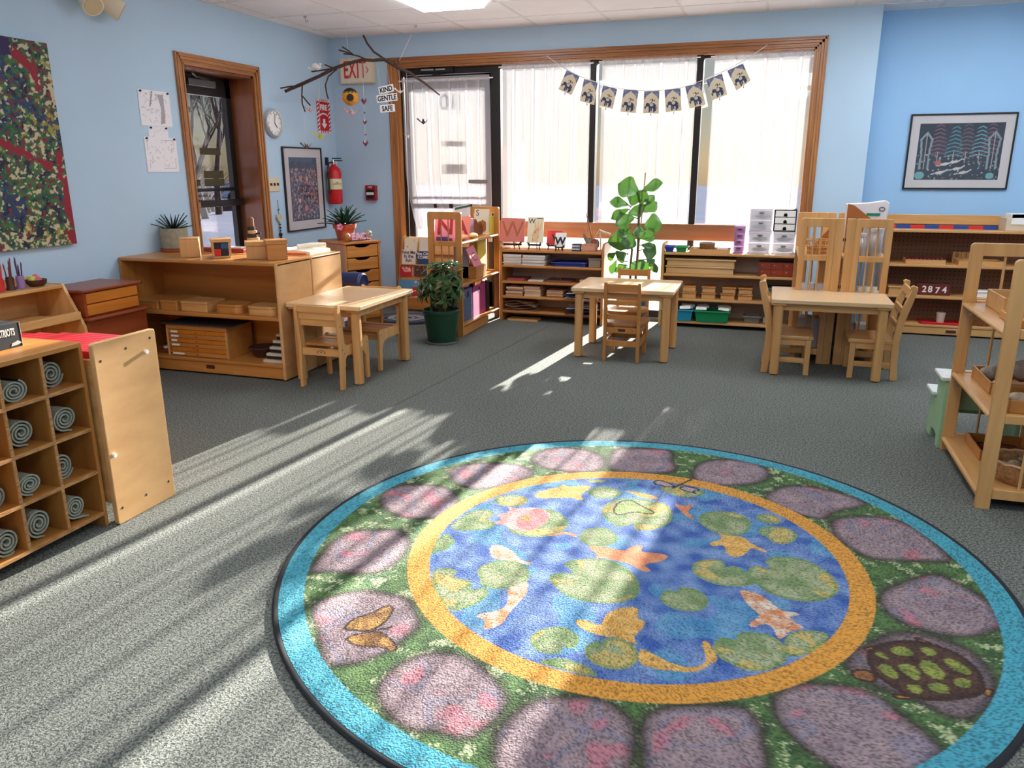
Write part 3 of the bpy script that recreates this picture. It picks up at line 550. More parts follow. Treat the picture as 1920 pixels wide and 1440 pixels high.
    me.loops.add(q.size); me.loops.foreach_set('vertex_index', q.ravel().astype(np.int32)); me.polygons.add(len(q)); me.polygons.foreach_set('loop_start', np.arange(0, q.size, 4, dtype=np.int32)); me.polygons.foreach_set('loop_total', np.full(len(q), 4, np.int32))
    me.update(); at = me.color_attributes.new('Col', 'FLOAT_COLOR', 'POINT'); A = np.ones((len(V), 4), np.float32); A[:, :3] = C; at.data.foreach_set('color', A.ravel())
    me.materials.append(colmat('rug_pile', .95, .8, 190)); o = bpy.data.objects.new('pile', me); COL.objects.link(o); o.parent = t
    part('binding', MB().lathe([(RR-.016, .0), (RR+.004, .0), (RR+.006, .006), (RR, .011), (RR-.014, .0085)], n=160, cap0=False, cap1=False), mat('black_binding', (22, 24, 30), .9), t, local=True, sm=50)
build_rug()
# ============================================================ SHELVING
def S(x0, x1, y0, y1, z0, z1, name, m, par, bev=.004, label=None): return part(name, box(x0, x1, y0, y1, z0, z1), m, par, bev=bev, label=label)
# double birch shelf standing out from the left wall
AX0, AX1, AZ = 0.008, 1.19, .728
def lowshelf(name, label, y0, y1, front):
    t = thing(name, label, 'shelf', ((AX0+AX1)/2, (y0+y1)/2, 0))
    S(AX0, AX1, y0, y1, AZ-.022, AZ, 'shelf_top', HONEY, t, .006)
    S(AX0, AX0+.022, y0, y1, .0, AZ-.022, 'side_panel', HONEYZ, t); S(AX1-.022, AX1, y0-.002, y1-.002, .008, AZ-.004, 'side_panel', BIRCH, t, .006)
    yb = y1-.012 if front else y0
    S(AX0+.022, AX1-.022, yb, yb+.012, .02, AZ-.022, 'back_panel', HONEY, t, 0)
    ya = (y0, y1-.012) if front else (y0+.012, y1)
    S(AX0+.022, AX1-.022, ya[0]+.004, ya[1], .374, .398, 'shelf', HONEY, t); S(AX0+.022, AX1-.022, ya[0], ya[1], .082, .102, 'bottom_shelf', HONEY, t)
    if front:
        p_ = S(AX0+.022, AX1-.022, y0+.006, y0+.03, .012, .082, 'plinth', HONEY, t); S(.60, .66, y0+.002, y0+.008, .042, .066, 'finger_slot', mat('dark_slot', (70, 34, 20), .7), p_, 0)
    return t
shA = lowshelf('open_shelf', 'long birch shelf unit with boxes on its middle shelf, standing out from the left wall', -2.784, -2.42, True)
lowshelf('open_shelf', 'birch shelf unit standing back to back behind the long one, facing the window', -2.412, -2.05, False)
# side-wall low display shelf and red cedar chest
t = thing('display_shelf', 'small slant-sided display shelf by the left wall under the splatter painting', 'shelf', (.16, -3.95, 0))
for y in (-3.42, -4.6):
    part('side_panel', MB().prism([(.01, 0), (.37, 0), (.37, .16), (.34, .42), (.22, .655), (.01, .655)], y, y+.02, 'y'), MAPLEZ, t, bev=.003)
S(.012, .235, -4.58, -3.42, .632, .652, 'shelf_top', MAPLEY, t); S(.0115, .022, -4.58, -3.42, .02, .69, 'back_panel', MAPLEY, t, .003)
S(.22, .3, -4.58, -3.42, .46, .475, 'shelf', MAPLEY, t); S(.3, .335, -4.58, -3.42, .46, .505, 'display_lip', MAPLEY, t)
S(.022, .24, -4.58, -3.42, .455, .47, 'shelf', MAPLEY, t); S(.022, .365, -4.58, -3.42, .1, .12, 'bottom_shelf', MAPLEY, t); S(.03, .36, -4.58, -3.42, .28, .295, 'shelf', MAPLEY, t)
for k, yy in enumerate((-3.60, -3.80, -4.02)):
    single('letter_tray', MB().box(.06, .225, yy-.085, yy+.085, .4705, .486), MAPLEY, ['flat wooden tray at the near end of the display shelf', 'flat wooden tray second along the display shelf', 'flat wooden tray third along the display shelf'][k], 'tray', group='trays on the display shelf', bev=.003)
t = thing('wooden_chest', 'red cedar chest with two amber drawers between display shelf and birch shelf', 'chest', (.18, -3.17, 0))
S(.012, .335, -3.392, -2.95, .598, .615, 'lid', REDWOOD, t, .005); S(.02, .318, -3.375, -2.97, .46, .597, 'carcass', REDWOOD, t, .003)
S(.312, .326, -3.36, -2.985, .535, .592, 'drawer', AMBER, t, .003); S(.312, .326, -3.36, -2.985, .468, .527, 'drawer', AMBER, t, .003)
S(.005, .36, -3.394, -2.915, .44, .458, 'base_moulding', REDWOOD, t, .006); S(.02, .33, -3.385, -2.94, 0, .44, 'stand', REDWOOD, t, .004)
part('hinge', MB().tube([(.3, -2.95, .60), (.31, -2.925, .603)], .009, 6), BLACKM, t)
# mat cubby
CX0, CX1, CYR, CZ, CP = 1.36, 1.715, -4.70, .69, .1555
NCOL = 7
t = thing('mat_cubby', 'birch ply cubby on castors holding rolled mats, at the left edge', 'cubby', ((CX0+CX1)/2, CYR-CP*NCOL/2, 0))
yl = CYR-CP*NCOL-.03
S(CX0, CX1, yl, CYR, CZ-.017, CZ, 'cubby_top', HONEYY, t, .002); S(CX0, CX1, CYR-.014, CYR, 0.0, CZ-.017, 'side_panel', HONEYZ, t, .002); S(CX0, CX1, yl, yl+.014, 0, CZ-.017, 'side_panel', HONEYZ, t, .002)
S(CX0, CX0+.01, yl+.014, CYR-.014, .05, CZ-.017, 'back_panel', HONEYY, t, 0)
zr = [.045, .2075, .370, .5325]
for z in zr: S(CX0+.01, CX1-.001, yl+.014, CYR-.014, z, z+.013, 'shelf', HONEYY, t, .001); S(CX1-.0015, CX1+.0005, yl+.014, CYR-.014, z+.001, z+.012, 'ply_edge', PLYEDGE, t, 0)
for k in range(1, NCOL):
    y = CYR-.008-CP*k; S(CX0+.01, CX1-.002, y-.0065, y+.0065, .058, CZ-.017, 'divider', HONEYZ, t, .001); S(CX1-.0025, CX1-.0005, y-.0055, y+.0055, .058, CZ-.017, 'ply_edge', PLYEDGE, t, 0)
for y in (CYR-.10, yl+.10):
    c = MB().tube([(1.62, y-.012, .022), (1.62, y+.012, .022)], .022, 14); w = part('castor', c, BLACK, t, sm=40); part('castor_fork', MB().box(1.60, 1.64, y-.018, y-.013, .015, .045).box(1.60, 1.64, y+.013, y+.018, .015, .045), STEEL, w)
MATM = mat('rolled_mat', (150, 154, 140), .95, var=.18, vs=90, bump=.5, bs=200); 
def roll(loc, r, turns, flat, tail, rot, label, L_=.30):
    n = int(turns*20); th = .0058; a = []
    for i in range(n+1):
        q = i/n; ang = 2*PI*turns*q+rot; rr = r*(.16+.84*q); a.append((rr*math.cos(ang), rr*math.sin(ang)*flat))
    if tail:
        x, z = a[-1]; e = a[-2]; dx, dz = x-e[0], z-e[1]; l = math.hypot(dx, dz); a += [(x+dx/l*tail*.5, z+dz/l*tail*.5), (x+dx/l*tail, z+dz/l*tail-.002)]
    a = np.array(a); mb = MB(); nn = len(a); t_ = np.gradient(a, axis=0); nrm = np.stack([-t_[:, 1], t_[:, 0]], 1)/np.linalg.norm(t_, axis=1)[:, None]
    o = a+nrm*th/2; i_ = a-nrm*th/2; zmin = min(o[:, 1].min(), i_[:, 1].min())
    V = [(loc[0]-L_, loc[1]+p[0], loc[2]-zmin+p[1]) for p in o]+[(loc[0], loc[1]+p[0], loc[2]-zmin+p[1]) for p in o]+[(loc[0]-L_, loc[1]+p[0], loc[2]-zmin+p[1]) for p in i_]+[(loc[0], loc[1]+p[0], loc[2]-zmin+p[1]) for p in i_]
    F = []
    for k in range(nn-1): F += [(k, k+1, nn+k+1, nn+k), (2*nn+k, 3*nn+k, 3*nn+k+1, 2*nn+k+1), (nn+k, nn+k+1, 3*nn+k+1, 3*nn+k), (k, 2*nn+k, 2*nn+k+1, k+1)]
    F += [(0, nn, 3*nn, 2*nn), (nn-1, 2*nn-1+2*nn-nn, 4*nn-1, 2*nn-1)][:1]
    single('rolled_mat', MB().add(V, F), MATM, label, 'mat', group='rolled mats in the cubby', sm=50)
cy = lambda c: CYR-.014-CP*c-CP/2+.007
rn = ['top row', 'second row', 'third row', 'bottom row']; cn = ['right hand column', 'second column from the right', 'column at the picture edge']
for c, r, dy, rad, fl, tail, rot, hx in [(0, 0, .0, .047, 1.0, .0, 4.2, 1.655), (0, 1, .004, .047, .9, .02, 2.83, 1.68), (0, 2, -.028, .043, 1.1, 0, 4.0, 1.67), (0, 3, -.022, .041, 1.0, .05, 2.83, 1.69), (1, 0, -.016, .046, .8, 0, 5.5, 1.69), (1, 1, -.002, .048, .9, .018, 2.83, 1.67), (1, 2, -.02, .044, .8, .01, 2.7, 1.69), (1, 3, -.006, .046, 1.05, .012, 2.83, 1.68), (2, 2, 0.02, .044, .95, 0, 2.2, 1.67), (2, 3, .02, .046, 1, 0, 3.3, 1.69), (2, 0, -.03, .044, 1, 0, 3.0, 1.62), (2, 1, -.03, .044, 1, 0, 3.0, 1.62)]:
    roll((hx, cy(c)+dy, zr[3-r]+.0135), rad, 3.3, fl, tail, rot, 'grey rolled mat in the %s, %s of cubby' % (rn[r], cn[c]))
# red rod stand beside it
t = thing('rod_stand', 'birch stand with knobbed end panel, carrying the red rods', 'shelf', (1.2, -4.59, 0))
PY0, PY1 = -4.694, -4.40
part('end_panel', MB().prism([(PY0+a, b) for a, b in rbox(PY1-PY0, .684, .012)], 1.735, 1.755, 'x'), BIRCH, t, bev=.003)
part('end_panel', MB().prism([(PY0+a, b) for a, b in rbox(PY1-PY0, .684, .012)], .62, .64, 'x'), BIRCH, t, bev=.003)
S(.64, 1.735, PY0+.01, PY1-.01, .60, .625, 'shelf', MAPLE, t); S(.64, 1.735, PY0+.01, PY1-.01, .08, .10, 'shelf', MAPLE, t); S(.64, 1.735, PY0+.006, PY0+.018, .1, .60, 'back_panel', MAPLE, t, 0)
HOLE = mat('bolt_hole', (40, 26, 20), .9)
for y, z in [(-4.668, .617), (-4.55, .638), (-4.43, .652), (-4.668, .06), (-4.55, .063), (-4.43, .07)]: part('bolt_hole', MB().tube([(1.7545, y, z), (1.7556, y, z)], .005, 10), HOLE, t)
for y, z in [(-4.462, .606), (-4.675, .27)]: part('knob', MB().tube([(1.7545, y, z), (1.767, y, z)], [.0075, .008], 12), WHITE, t, sm=40)
RODM = wood('red_rod_paint', (206, 40, 50), (176, 26, 38), rough=.35, sc=6)
for k in range(10):
    y = PY0+.028+k*.0265; ln = 1.09-k*.088
    single('red_rod', box(1.733-ln, 1.733, y-.0125, y+.0125, .6255, .651), RODM, 'red painted rod, %s from the cubby on the rod stand' % ['longest, nearest', 'second', 'third', 'fourth', 'fifth', 'sixth', 'seventh', 'eighth', 'ninth', 'shortest, tenth'][k], 'rod', group='red rods on the birch stand', bev=.0015)
# divider shelf (language shelf) with framed, dowelled ends
def framed_end(par, a0, a1, fixed, th, z0, z1, ax, m, wid=.045, rails=(), ndow=2, toe=.0):
    """rounded frame with horizontal rails and vertical dowels between them; lies in the plane across ax"""
    n0 = 'end_frame'; parts = MB(); w = a1-a0
    outer = [(a0+p, z0+q) for p, q in rbox(w, z1-z0, .018)]
    def pr(poly, nm): return part(nm, MB().prism(poly, fixed, fixed+th, ax), m, par, bev=.003)
    def bx(p0, p1, q0, q1, nm):
        return part(nm, box(p0, p1, fixed, fixed+th, q0, q1) if ax == 'y' else box(fixed, fixed+th, p0, p1, q0, q1), m, par, bev=.003)
    bx(a0, a0+wid, z0, z1-.05, 'stile'); bx(a1-wid, a1, z0, z1-.05, 'stile')
    pr([(a0+p, z1-.055+q) for p, q in [(0, 0), (w, 0)]+[(p, q) for p, q in rbox(w, .055, .016) if q > .03]], 'top_rail')
    zs = [z1-.055]
    for q0, q1 in rails: bx(a0+wid, a1-wid, q0, q1, 'rail')
    gaps = []; hi = z1-.055
    for q0, q1 in sorted(rails, key=lambda r: -r[0]): gaps.append((q1, hi)); hi = q0
    for lo, hi in gaps:
        for k in range(ndow):
            a = a0+wid+(w-2*wid)*(k+1)/(ndow+1); c = fixed+th/2
            part('dowel', MB().tube([(a, c, lo-.003), (a, c, hi+.003)] if ax == 'y' else [(c, a, lo-.003), (c, a, hi+.003)], .0055, 8), m, par, sm=50)
LX0, LX1, LY0, LY1, LZ = 1.47, 1.745, -1.235, -.345, .952
t = thing('divider_shelf', 'open maple shelf with slatted ends beside the back door, full of letter cards', 'shelf', ((LX0+LX1)/2, (LY0+LY1)/2, 0))
framed_end(t, LX0, LX1, LY0, .022, 0, LZ, 'y', HONEYZ, .048, rails=((.70, .735), (.385, .42), (.05, .085)))
framed_end(t, LX0, LX1, LY1-.022, .022, 0, LZ, 'y', HONEYZ, .048, rails=((.70, .735), (.385, .42), (.05, .085)))
for z in (.707, .388, .072): part('shelf', MB().prism([(LX0+.005, z), (LX1-.012, z), (LX1, z+.009), (LX1-.004, z+.02), (LX0+.005, z+.02)], LY0+.022, LY1-.022, 'y'), HONEYY, t, bev=.003)
S(LX0, LX0+.01, LY0+.022, LY1-.022, .09, .38, 'back_panel', HONEYY, t, 0); S(LX1-.02, LX1-.004, LY0+.022, LY1-.3, .006, .07, 'plinth', HONEYY, t, .003)
# window shelf on the left
def winshelf(name, label, x0, x1, y0, y1, zt, zs, zside, m, mz, back=True, th=.02, plinth=True):
    t = thing(name, label, 'shelf', ((x0+x1)/2, (y0+y1)/2, 0)); d = y1-y0
    for xa in (x0, x1-.022):
        po = [(y0, 0), (y1, 0), (y1, zside)]+[(y0+.05-.05*math.cos(a), zt+.01+(zside-zt-.01)*math.sin(a)) for a in [PI/2-PI/2*k/5 for k in range(6)]]
        part('side_panel', MB().prism(po, xa, xa+.022, 'x'), mz, t, bev=.004)
    S(x0+.022, x1-.022, y0+.006, y1, zt-th, zt, 'shelf_top', m, t)
    for z in zs: S(x0+.022, x1-.022, y0+.006, y1, z-th, z, 'shelf', m, t)
    S(x0+.022, x1-.022, y1-.008, y1, .0, zt-th, 'back_panel', mat('shelf_back', (196, 170, 150), .6), t, 0)
    return t
winshelf('low_bookshelf', 'low wooden bookshelf of papers under the window left of the tall plant', 1.785, 2.685, -.475, -.17, .605, (.478, .342, .215, .088), .675, HONEY, HONEYZ)
winshelf('low_bookshelf', 'low wooden bookshelf of boxes and bins under the window right of the tall plant', 3.125, 4.20, -.33, -.06, .608, (.437, .238, .052), .675, MAPLE, MAPLEZ)
# pegboard shelf in the recess
PEG = mat('peg_brown', (142, 98, 72), .7); GX0, GX1, GY0, GY1 = 4.80, 6.15, -.11, .24
t = thing('pegboard_shelf', 'long maple shelf with a brown pegboard back against the recessed blue wall', 'shelf', ((GX0+GX1)/2, (GY0+GY1)/2, 0))
for x in (GX0, GX1-.022): S(x, x+.022, GY0, GY1, 0, .83, 'side_panel', MAPLEZ, t)
for z, n in ((.808, 'shelf_top'), (.548, 'shelf'), (.308, 'shelf'), (.088, 'bottom_shelf')): S(GX0+.022, GX1-.022, GY0+(.0 if n != 'bottom_shelf' else .004), GY1-.01, z-.02, z, n, MAPLE, t)
S(GX0, GX1, GY1-.012, GY1, .83, .905, 'back_rail', MAPLE, t); pg = S(GX0+.022, GX1-.022, GY1-.012, GY1-.006, .05, .79, 'pegboard', PEG, t, 0)
hb = MB()
for i in range(40):
    for k in range(21):
        x = GX0+.05+i*.0305; z = .11+k*.0325; y = GY1-.0125; r = .0045
        hb.add([(x+r*math.cos(a*PI/3), y, z+r*math.sin(a*PI/3)) for a in range(6)], [tuple(range(6))])
o = part('peg_holes', hb, mat('peg_hole', (52, 30, 22), .95), pg); o['kind'] = 'stuff'
pl = S(GX0+.022, GX1-.022, GY0+.008, GY0+.03, .012, .066, 'plinth', MAPLE, t)
S(5.30, 5.37, GY0+.004, GY0+.01, .03, .05, 'finger_slot', mat('dark_slot', (70, 34, 20), .7), pl, 0)
# hinged pair of folding shelves
FZ = .952
for (x0, x1, back, lab) in ((4.135, 4.395, 1, 'left half of the pair of tall slatted folding shelves behind the right hand table'), (4.41, 4.68, 0, 'right half of the pair of tall slatted folding shelves, hinged to the left half')):
    t = thing('folding_shelf', lab, 'shelf', ((x0+x1)/2, -.95, 0), group='folding shelves standing hinged together')
    for y in (-1.315, -.60):
        framed_end(t, x0, x1-.05 if back else x1, y, .022, 0, FZ, 'y', MAPLEZ, .038, rails=((.682, .718), (.362, .398), (.06, .10))) if back else framed_end(t, x0+.05, x1, y, .022, 0, FZ, 'y', MAPLEZ, .038, rails=((.682, .718), (.362, .398), (.06, .10)))
        xs_ = (x1-.05, x1) if back else (x0, x0+.05); S(xs_[0], xs_[1], y, y+.022, 0, FZ, 'stile', MAPLEZ, t, .003)
    for z in (.686, .37, .072): S(x0, x1, -1.293, -.60, z, z+.02, 'shelf', MAPLEY, t, .004)
    xb = (x1-.02, x1-.008) if back else (x0+.008, x0+.02); S(xb[0], xb[1], -1.293, -.60, .08, .37, 'back_panel', MAPLEY, t, 0)
    # sloping brown divider above the top shelf
    pol = [(x0+.07, .7065), (x1-.05, .7065), (x1-.05, .93), (x0+.20, .87), (x0+.14, .80)] if back else [(x0+.02, .7065), (x1-.02, .7065), (x1-.02, .80), (x1-.06, .87), (x0+.17, .935), (x0+.10, .99), (x0+.06, 1.02), (x0+.02, 1.03)]
    part('curved_divider', MB().prism(pol, -.975, -.965, 'y'), mat('divider_brown', (160, 92, 36), .6), t, bev=.001)
    for z in (.82, .52, .14): part('hinge', MB().tube([(x1+.002 if back else x0-.002, -1.318, z-.01), (x1+.002 if back else x0-.002, -1.318, z+.01)], .003, 6), BLACKM, t)
# foreground shelf at the right edge
t = thing('divider_shelf', 'open maple shelf of shell trays at the right edge of the picture', 'shelf', (4.95, -3.22, 0))
FR = ((.665, .70), (.345, .38), (.045, .085))
framed_end(t, 4.778, 5.14, -3.57, .024, 0, .948, 'y', MAPLEZ, .05, rails=FR)
framed_end(t, 4.778, 5.14, -2.90, .024, 0, .948, 'y', MAPLEZ, .05, rails=FR)
for z in (.672, .355, .048): part('shelf', MB().prism([(4.79, z), (5.12, z), (5.12, z+.02), (4.786, z+.02), (4.776, z+.016), (4.774, z+.008), (4.779, z+.001)], -3.546, -2.90, 'y'), MAPLEY, t, bev=.002)
S(5.10, 5.112, -3.546, -2.90, .38, .66, 'back_panel', HONEYY, t, 0); S(5.10, 5.112, -3.546, -2.90, .07, .35, 'back_panel', HONEYY, t, 0)
S(4.80, 4.815, -3.546, -2.90, .012, .047, 'plinth', MAPLEY, t, .002)
for z in (.64, .32): part('bolt', MB().tube([(4.81, -2.905, z), (4.81, -2.912, z)], .008, 10), STEEL, t)
# step stool
SG = mat('sage_paint', (150, 184, 142), .5, var=.05, vs=12); SW = mat('stool_white', (226, 226, 220), .5, c2=(206, 210, 206), vs=25)
t = thing('step_stool', 'pale green two-step stool with white treads beside the right hand shelf', 'stool', (4.93, -2.72, 0))
for x in (4.765, 5.07):
    part('side_panel', MB().prism([(-2.875, 0), (-2.83, 0), (-2.815, .05), (-2.76, .055), (-2.70, .05), (-2.685, 0), (-2.60, 0), (-2.60, .215), (-2.715, .215), (-2.715, .325), (-2.875, .325)], x, x+.018, 'x'), SG, t, bev=.003)
S(4.745, 5.10, -2.885, -2.70, .325, .342, 'tread', SW, t, .004); S(4.745, 5.10, -2.73, -2.575, .215, .232, 'tread', SW, t, .004)
S(4.783, 5.07, -2.86, -2.848, .19, .325, 'riser', SG, t); S(4.783, 5.07, -2.70, -2.69, .13, .215, 'riser', SG, t)
# ============================================================ TABLES AND CHAIRS
def table(label, cx, cy, w, d, z=.487, inset=.055):
    t = thing('activity_table', label, 'table', (cx, cy, 0), group='small wooden classroom tables')
    part('tabletop', MB().prism([(a-w/2, b-d/2) for a, b in rbox(w, d, .018)], z-.026, z, 'z'), wood('table_laminate', (226, 192, 148), (212, 174, 128), rough=.28, sc=3, coat=.3), t, bev=.004, local=True)
    part('apron', MB().box(-w/2+.07, w/2-.07, -d/2+.05, -d/2+.068, z-.075, z-.026).box(-w/2+.07, w/2-.07, d/2-.068, d/2-.05, z-.075, z-.026).box(-w/2+.05, -w/2+.068, -d/2+.07, d/2-.07, z-.075, z-.026).box(w/2-.068, w/2-.05, -d/2+.07, d/2-.07, z-.075, z-.026), MAPLE, t, bev=.002, local=True)
    for sx in (-1, 1):
        for sy in (-1, 1):
            x, y = sx*(w/2-inset), sy*(d/2-inset); o = part('leg', MB().prism([(x-.027+a, y-.027+b) for a, b in rbox(.054, .054, .018)], .006, z-.04, 'z'), MAPLEZ, t, bev=.002, local=True)
            part('leg_block', MB().box(x-.04, x+.04, y-.04, y+.04, z-.04, z-.026), MAPLE, o, bev=.003, local=True); part('foot', MB().lathe([(.024, 0), (.024, .007)], (x, y, 0), 14), BLACKM, o, local=True)
    return t
table('small maple table pushed against the birch shelf end, sunlight stripes on its top', 1.448, -2.375, .505, .75)
table('small maple table standing in front of the tall leafy plant', 3.04, -1.355, .69, .56, inset=.05)
table('small maple table in front of the slatted folding shelves', 4.335, -1.46, .69, .565, inset=.05)
def slat_chair(label):
    t = thing('slat_chair', label, 'chair', group='slatted chairs at the table by the birch shelf')
    po = [(-.172, 0), (-.134, 0), (-.12, .17), (-.10, .195), (.06, .195), (.105, .18), (.128, .14), (.135, 0), (.168, 0), (.165, .25), (.15, .272), (.12, .262), (-.09, .252), (-.118, .265), (-.15, .49), (-.162, .508), (-.178, .50), (-.186, .47), (-.165, .25)]
    for x in (-.145, .125):
        f = part('side_frame', MB().prism(po, x, x+.02, 'x'), MAPLEZ, t, bev=.003, local=True)
        for y, z in ((-.15, .24), (-.13, .215), (.145, .23), (-.162, .38)):
            part('screw_plug', MB().tube([(x-.0005 if x < 0 else x+.0205, y, z), (x+.0005 if x < 0 else x+.0195, y, z)], .004, 8), HOLE, f, local=True)
    for k in range(3):
        z = .375+k*.042; y = -.148-.0105*k; part('back_slat', MB().box(-.128, .128, y-.008, y+.008, z, z+.038), MAPLE, t, bev=.003, local=True)
    for k in range(5):
        y = -.115+k*.056; part('seat_slat', MB().box(-.128, .128, y, y+.052, .240+.004*abs(k-1.5), .254+.004*abs(k-1.5)), HONEY, t, bev=.003, local=True)
    ap = part('back_apron', MB().box(-.126, .126, -.15, -.134, .195, .238), MAPLE, t, bev=.002, local=True); part('front_apron', MB().box(-.126, .126, .135, .15, .2, .245), MAPLE, t, bev=.002, local=True)
    part('carved_mark', MB().tube([(-.03, -.1505, .215), (-.015, -.1505, .225), (0, -.1505, .228), (.015, -.1505, .225), (.03, -.1505, .215)], .0015, 5).tube([(-.03, -.1505, .215), (-.018, -.1505, .209)], .0015, 5).tube([(.03, -.1505, .215), (.018, -.1505, .209)], .0015, 5).ball((0, -.1505, .217), .004, n=6, m=4), HOLE, ap, local=True)
    return t
c = slat_chair('slatted maple chair with its back to the camera at the table by the birch shelf'); c.location = (1.475, -2.675, 0)
dup(c, (1.475, -2.20, 0), PI, 'slatted maple chair on the window side of the table by the birch shelf')
def ladder_chair(label):
    t = thing('ladder_back_chair', label, 'chair', group='ladder back chairs at the middle table'); m = HONEYZ
    for s in (-1, 1):
        part('back_post', MB().prism([(-.172, 0), (-.146, 0), (-.140, .26), (-.158, .536), (-.180, .536), (-.166, .26)], s*.112-.0115, s*.112+.0115, 'x'), m, t, bev=.004, local=True)
        part('leg', MB().box(s*.112-.012, s*.112+.012, .125, .15, 0, .235), m, t, bev=.004, local=True)
        part('side_stretcher', MB().box(s*.112-.008, s*.112+.008, -.146, .125, .105, .14), m, t, bev=.002, local=True)
        part('side_rail', MB().box(s*.112-.008, s*.112+.008, -.146, .125, .19, .235), m, t, bev=.002, local=True)
    for z, h, y in ((.478, .048, -.163), (.385, .032, -.156), (.285, .036, -.149)): part('back_slat', MB().box(-.101, .101, y-.007, y+.007, z, z+h), HONEY, t, bev=.003, local=True)
    po = [(-.125, -.135), (.125, -.135), (.15, .02), (.148, .12), (.12, .165), (-.12, .165), (-.148, .12), (-.15, .02)]
    part('seat', MB().prism([tuple(p) for p in chaikin(po, 1)], .236, .258, 'z'), HONEY, t, bev=.006, local=True)
    ra = part('back_rail', MB().box(-.101, .101, -.158, -.146, .195, .232), m, t, bev=.002, local=True); part('finger_slot', MB().box(-.025, .025, -.1595, -.158, .208, .224), mat('dark_slot', (70, 34, 20), .7), ra, local=True)
    part('front_rail', MB().box(-.101, .101, .13, .142, .195, .232), m, t, bev=.002, local=True); part('back_stretcher', MB().box(-.101, .101, -.162, -.148, .105, .145), m, t, bev=.002, local=True); part('front_stretcher', MB().box(-.101, .101, .13, .142, .105, .14), m, t, bev=.002, local=True)
    return t
c = ladder_chair('ladder back chair with its back to the camera at the middle table'); c.location = (3.055, -1.495, 0)
dup(c, (2.995, -1.02, 0), PI, 'ladder back chair behind the middle table, facing the camera')
def curve_chair(label):
    t = thing('curved_post_chair', label, 'chair', group='curved post chairs at the right hand table'); m = MAPLEZ
    po = [(-.150, 0), (-.108, 0), (-.098, .12), (-.094, .24), (-.108, .36), (-.135, .47), (-.165, .555), (-.158, .578), (-.172, .588), (-.198, .578), (-.20, .56), (-.178, .47), (-.150, .36), (-.134, .24), (-.138, .12)]
    for s in (-1, 1):
        part('back_post', MB().prism(po, s*.145-.014, s*.145+.014, 'x'), m, t, bev=.004, local=True)
        part('leg', MB().box(s*.145-.014, s*.145+.014, .105, .138, 0, .225), m, t, bev=.003, local=True); part('side_rail', MB().box(s*.145-.009, s*.145+.009, -.10, .105, .188, .225), MAPLEY, t, bev=.002, local=True)
        part('side_stretcher', MB().box(s*.145-.009, s*.145+.009, -.115, .105, .075, .108), MAPLEY, t, bev=.003, local=True)
    for z, y, h in ((.515, -.168, .05), (.41, -.134, .04), (.32, -.117, .034)): part('back_slat', MB().box(-.131, .131, y-.008, y+.008, z, z+h), MAPLE, t, bev=.003, local=True)
    part('seat', MB().prism([tuple(p) for p in [(-.16, -.10)]+[(.16, -.10), (.165, .12), (.15, .15), (-.15, .15), (-.165, .12)]], .225, .25, 'z'), MAPLEY, t, bev=.006, local=True)
    part('front_rail', MB().box(-.131, .131, .112, .128, .188, .225), MAPLE, t, bev=.002, local=True)
    return t
c = curve_chair('curved post chair at the left end of the right hand table'); c.location = (4.11, -1.505, 0); c.rotation_euler.z = -PI/2
dup(c, (4.61, -1.485, 0), PI/2, 'curved post chair at the right end of the right hand table')
# ============================================================ FLOOR THINGS
BR = [mat('braid_dark', (58, 62, 74), .95), mat('braid_grey', (150, 150, 152), .95), mat('braid_mid', (98, 102, 112), .95)]
t = thing('braided_rug', 'oval grey braided rug on the carpet by the book display', 'rug', (1.0, -.70, 0))
for k in range(9):
    f = 1-k*.105; a, b = .27*f, .215*f; n = 90
    part('braid', MB().tube([(1.0+a*math.cos(2*PI*i/n), -.70+b*math.sin(2*PI*i/n), .008) for i in range(n+1)], .0145, 6, caps=False), BR[[0, 0, 2, 0, 1, 1, 2, 1, 0][k]], t, sm=60)
part('backing', MB().lathe([(.265, .0), (.265, .004)], (1.0, -.70, 0), 48, sy=.79), BR[2], t)
# blue upholstered seat behind the birch shelf
t = thing('soft_armchair', 'small navy vinyl chair with a bolster arm behind the birch shelves', 'chair', (.93, -1.72, 0))
part('bolster_arm', MB().tube([(.74, -1.66, .45), (1.135, -1.66, .45)], .082, 28), NAVY, t, bev=.012, sm=40); part('piping', MB().tube([(1.136, -1.66+.07*math.cos(2*PI*k/24), .45+.07*math.sin(2*PI*k/24)) for k in range(25)], .004, 6, caps=False), mat('navy_piping', (52, 78, 128), .4), t, sm=60)
part('arm_support', box(.76, 1.12, -1.71, -1.61, .0, .385), NAVY, t, bev=.02); part('seat_cushion', box(.72, 1.12, -2.0, -1.71, .0, .25), NAVY, t, bev=.03); part('backrest', box(.64, .74, -2.0, -1.60, .0, .5), NAVY, t, bev=.03)
# corner cabinet, turned to face the room
FRONT = Vector((.877, -.48, 0)); SIDE = Vector((.48, .877, 0)); C0 = Vector((.729, -1.207, 0)); CW, CD, CH = .337, .405, .70
cr = math.atan2(SIDE.y, SIDE.x)
t = thing('drawer_cabinet', 'narrow orange pine cabinet of scooped drawers in the corner below the extinguisher', 'cabinet', tuple(C0+SIDE*CW/2-FRONT*CD/2), cr)
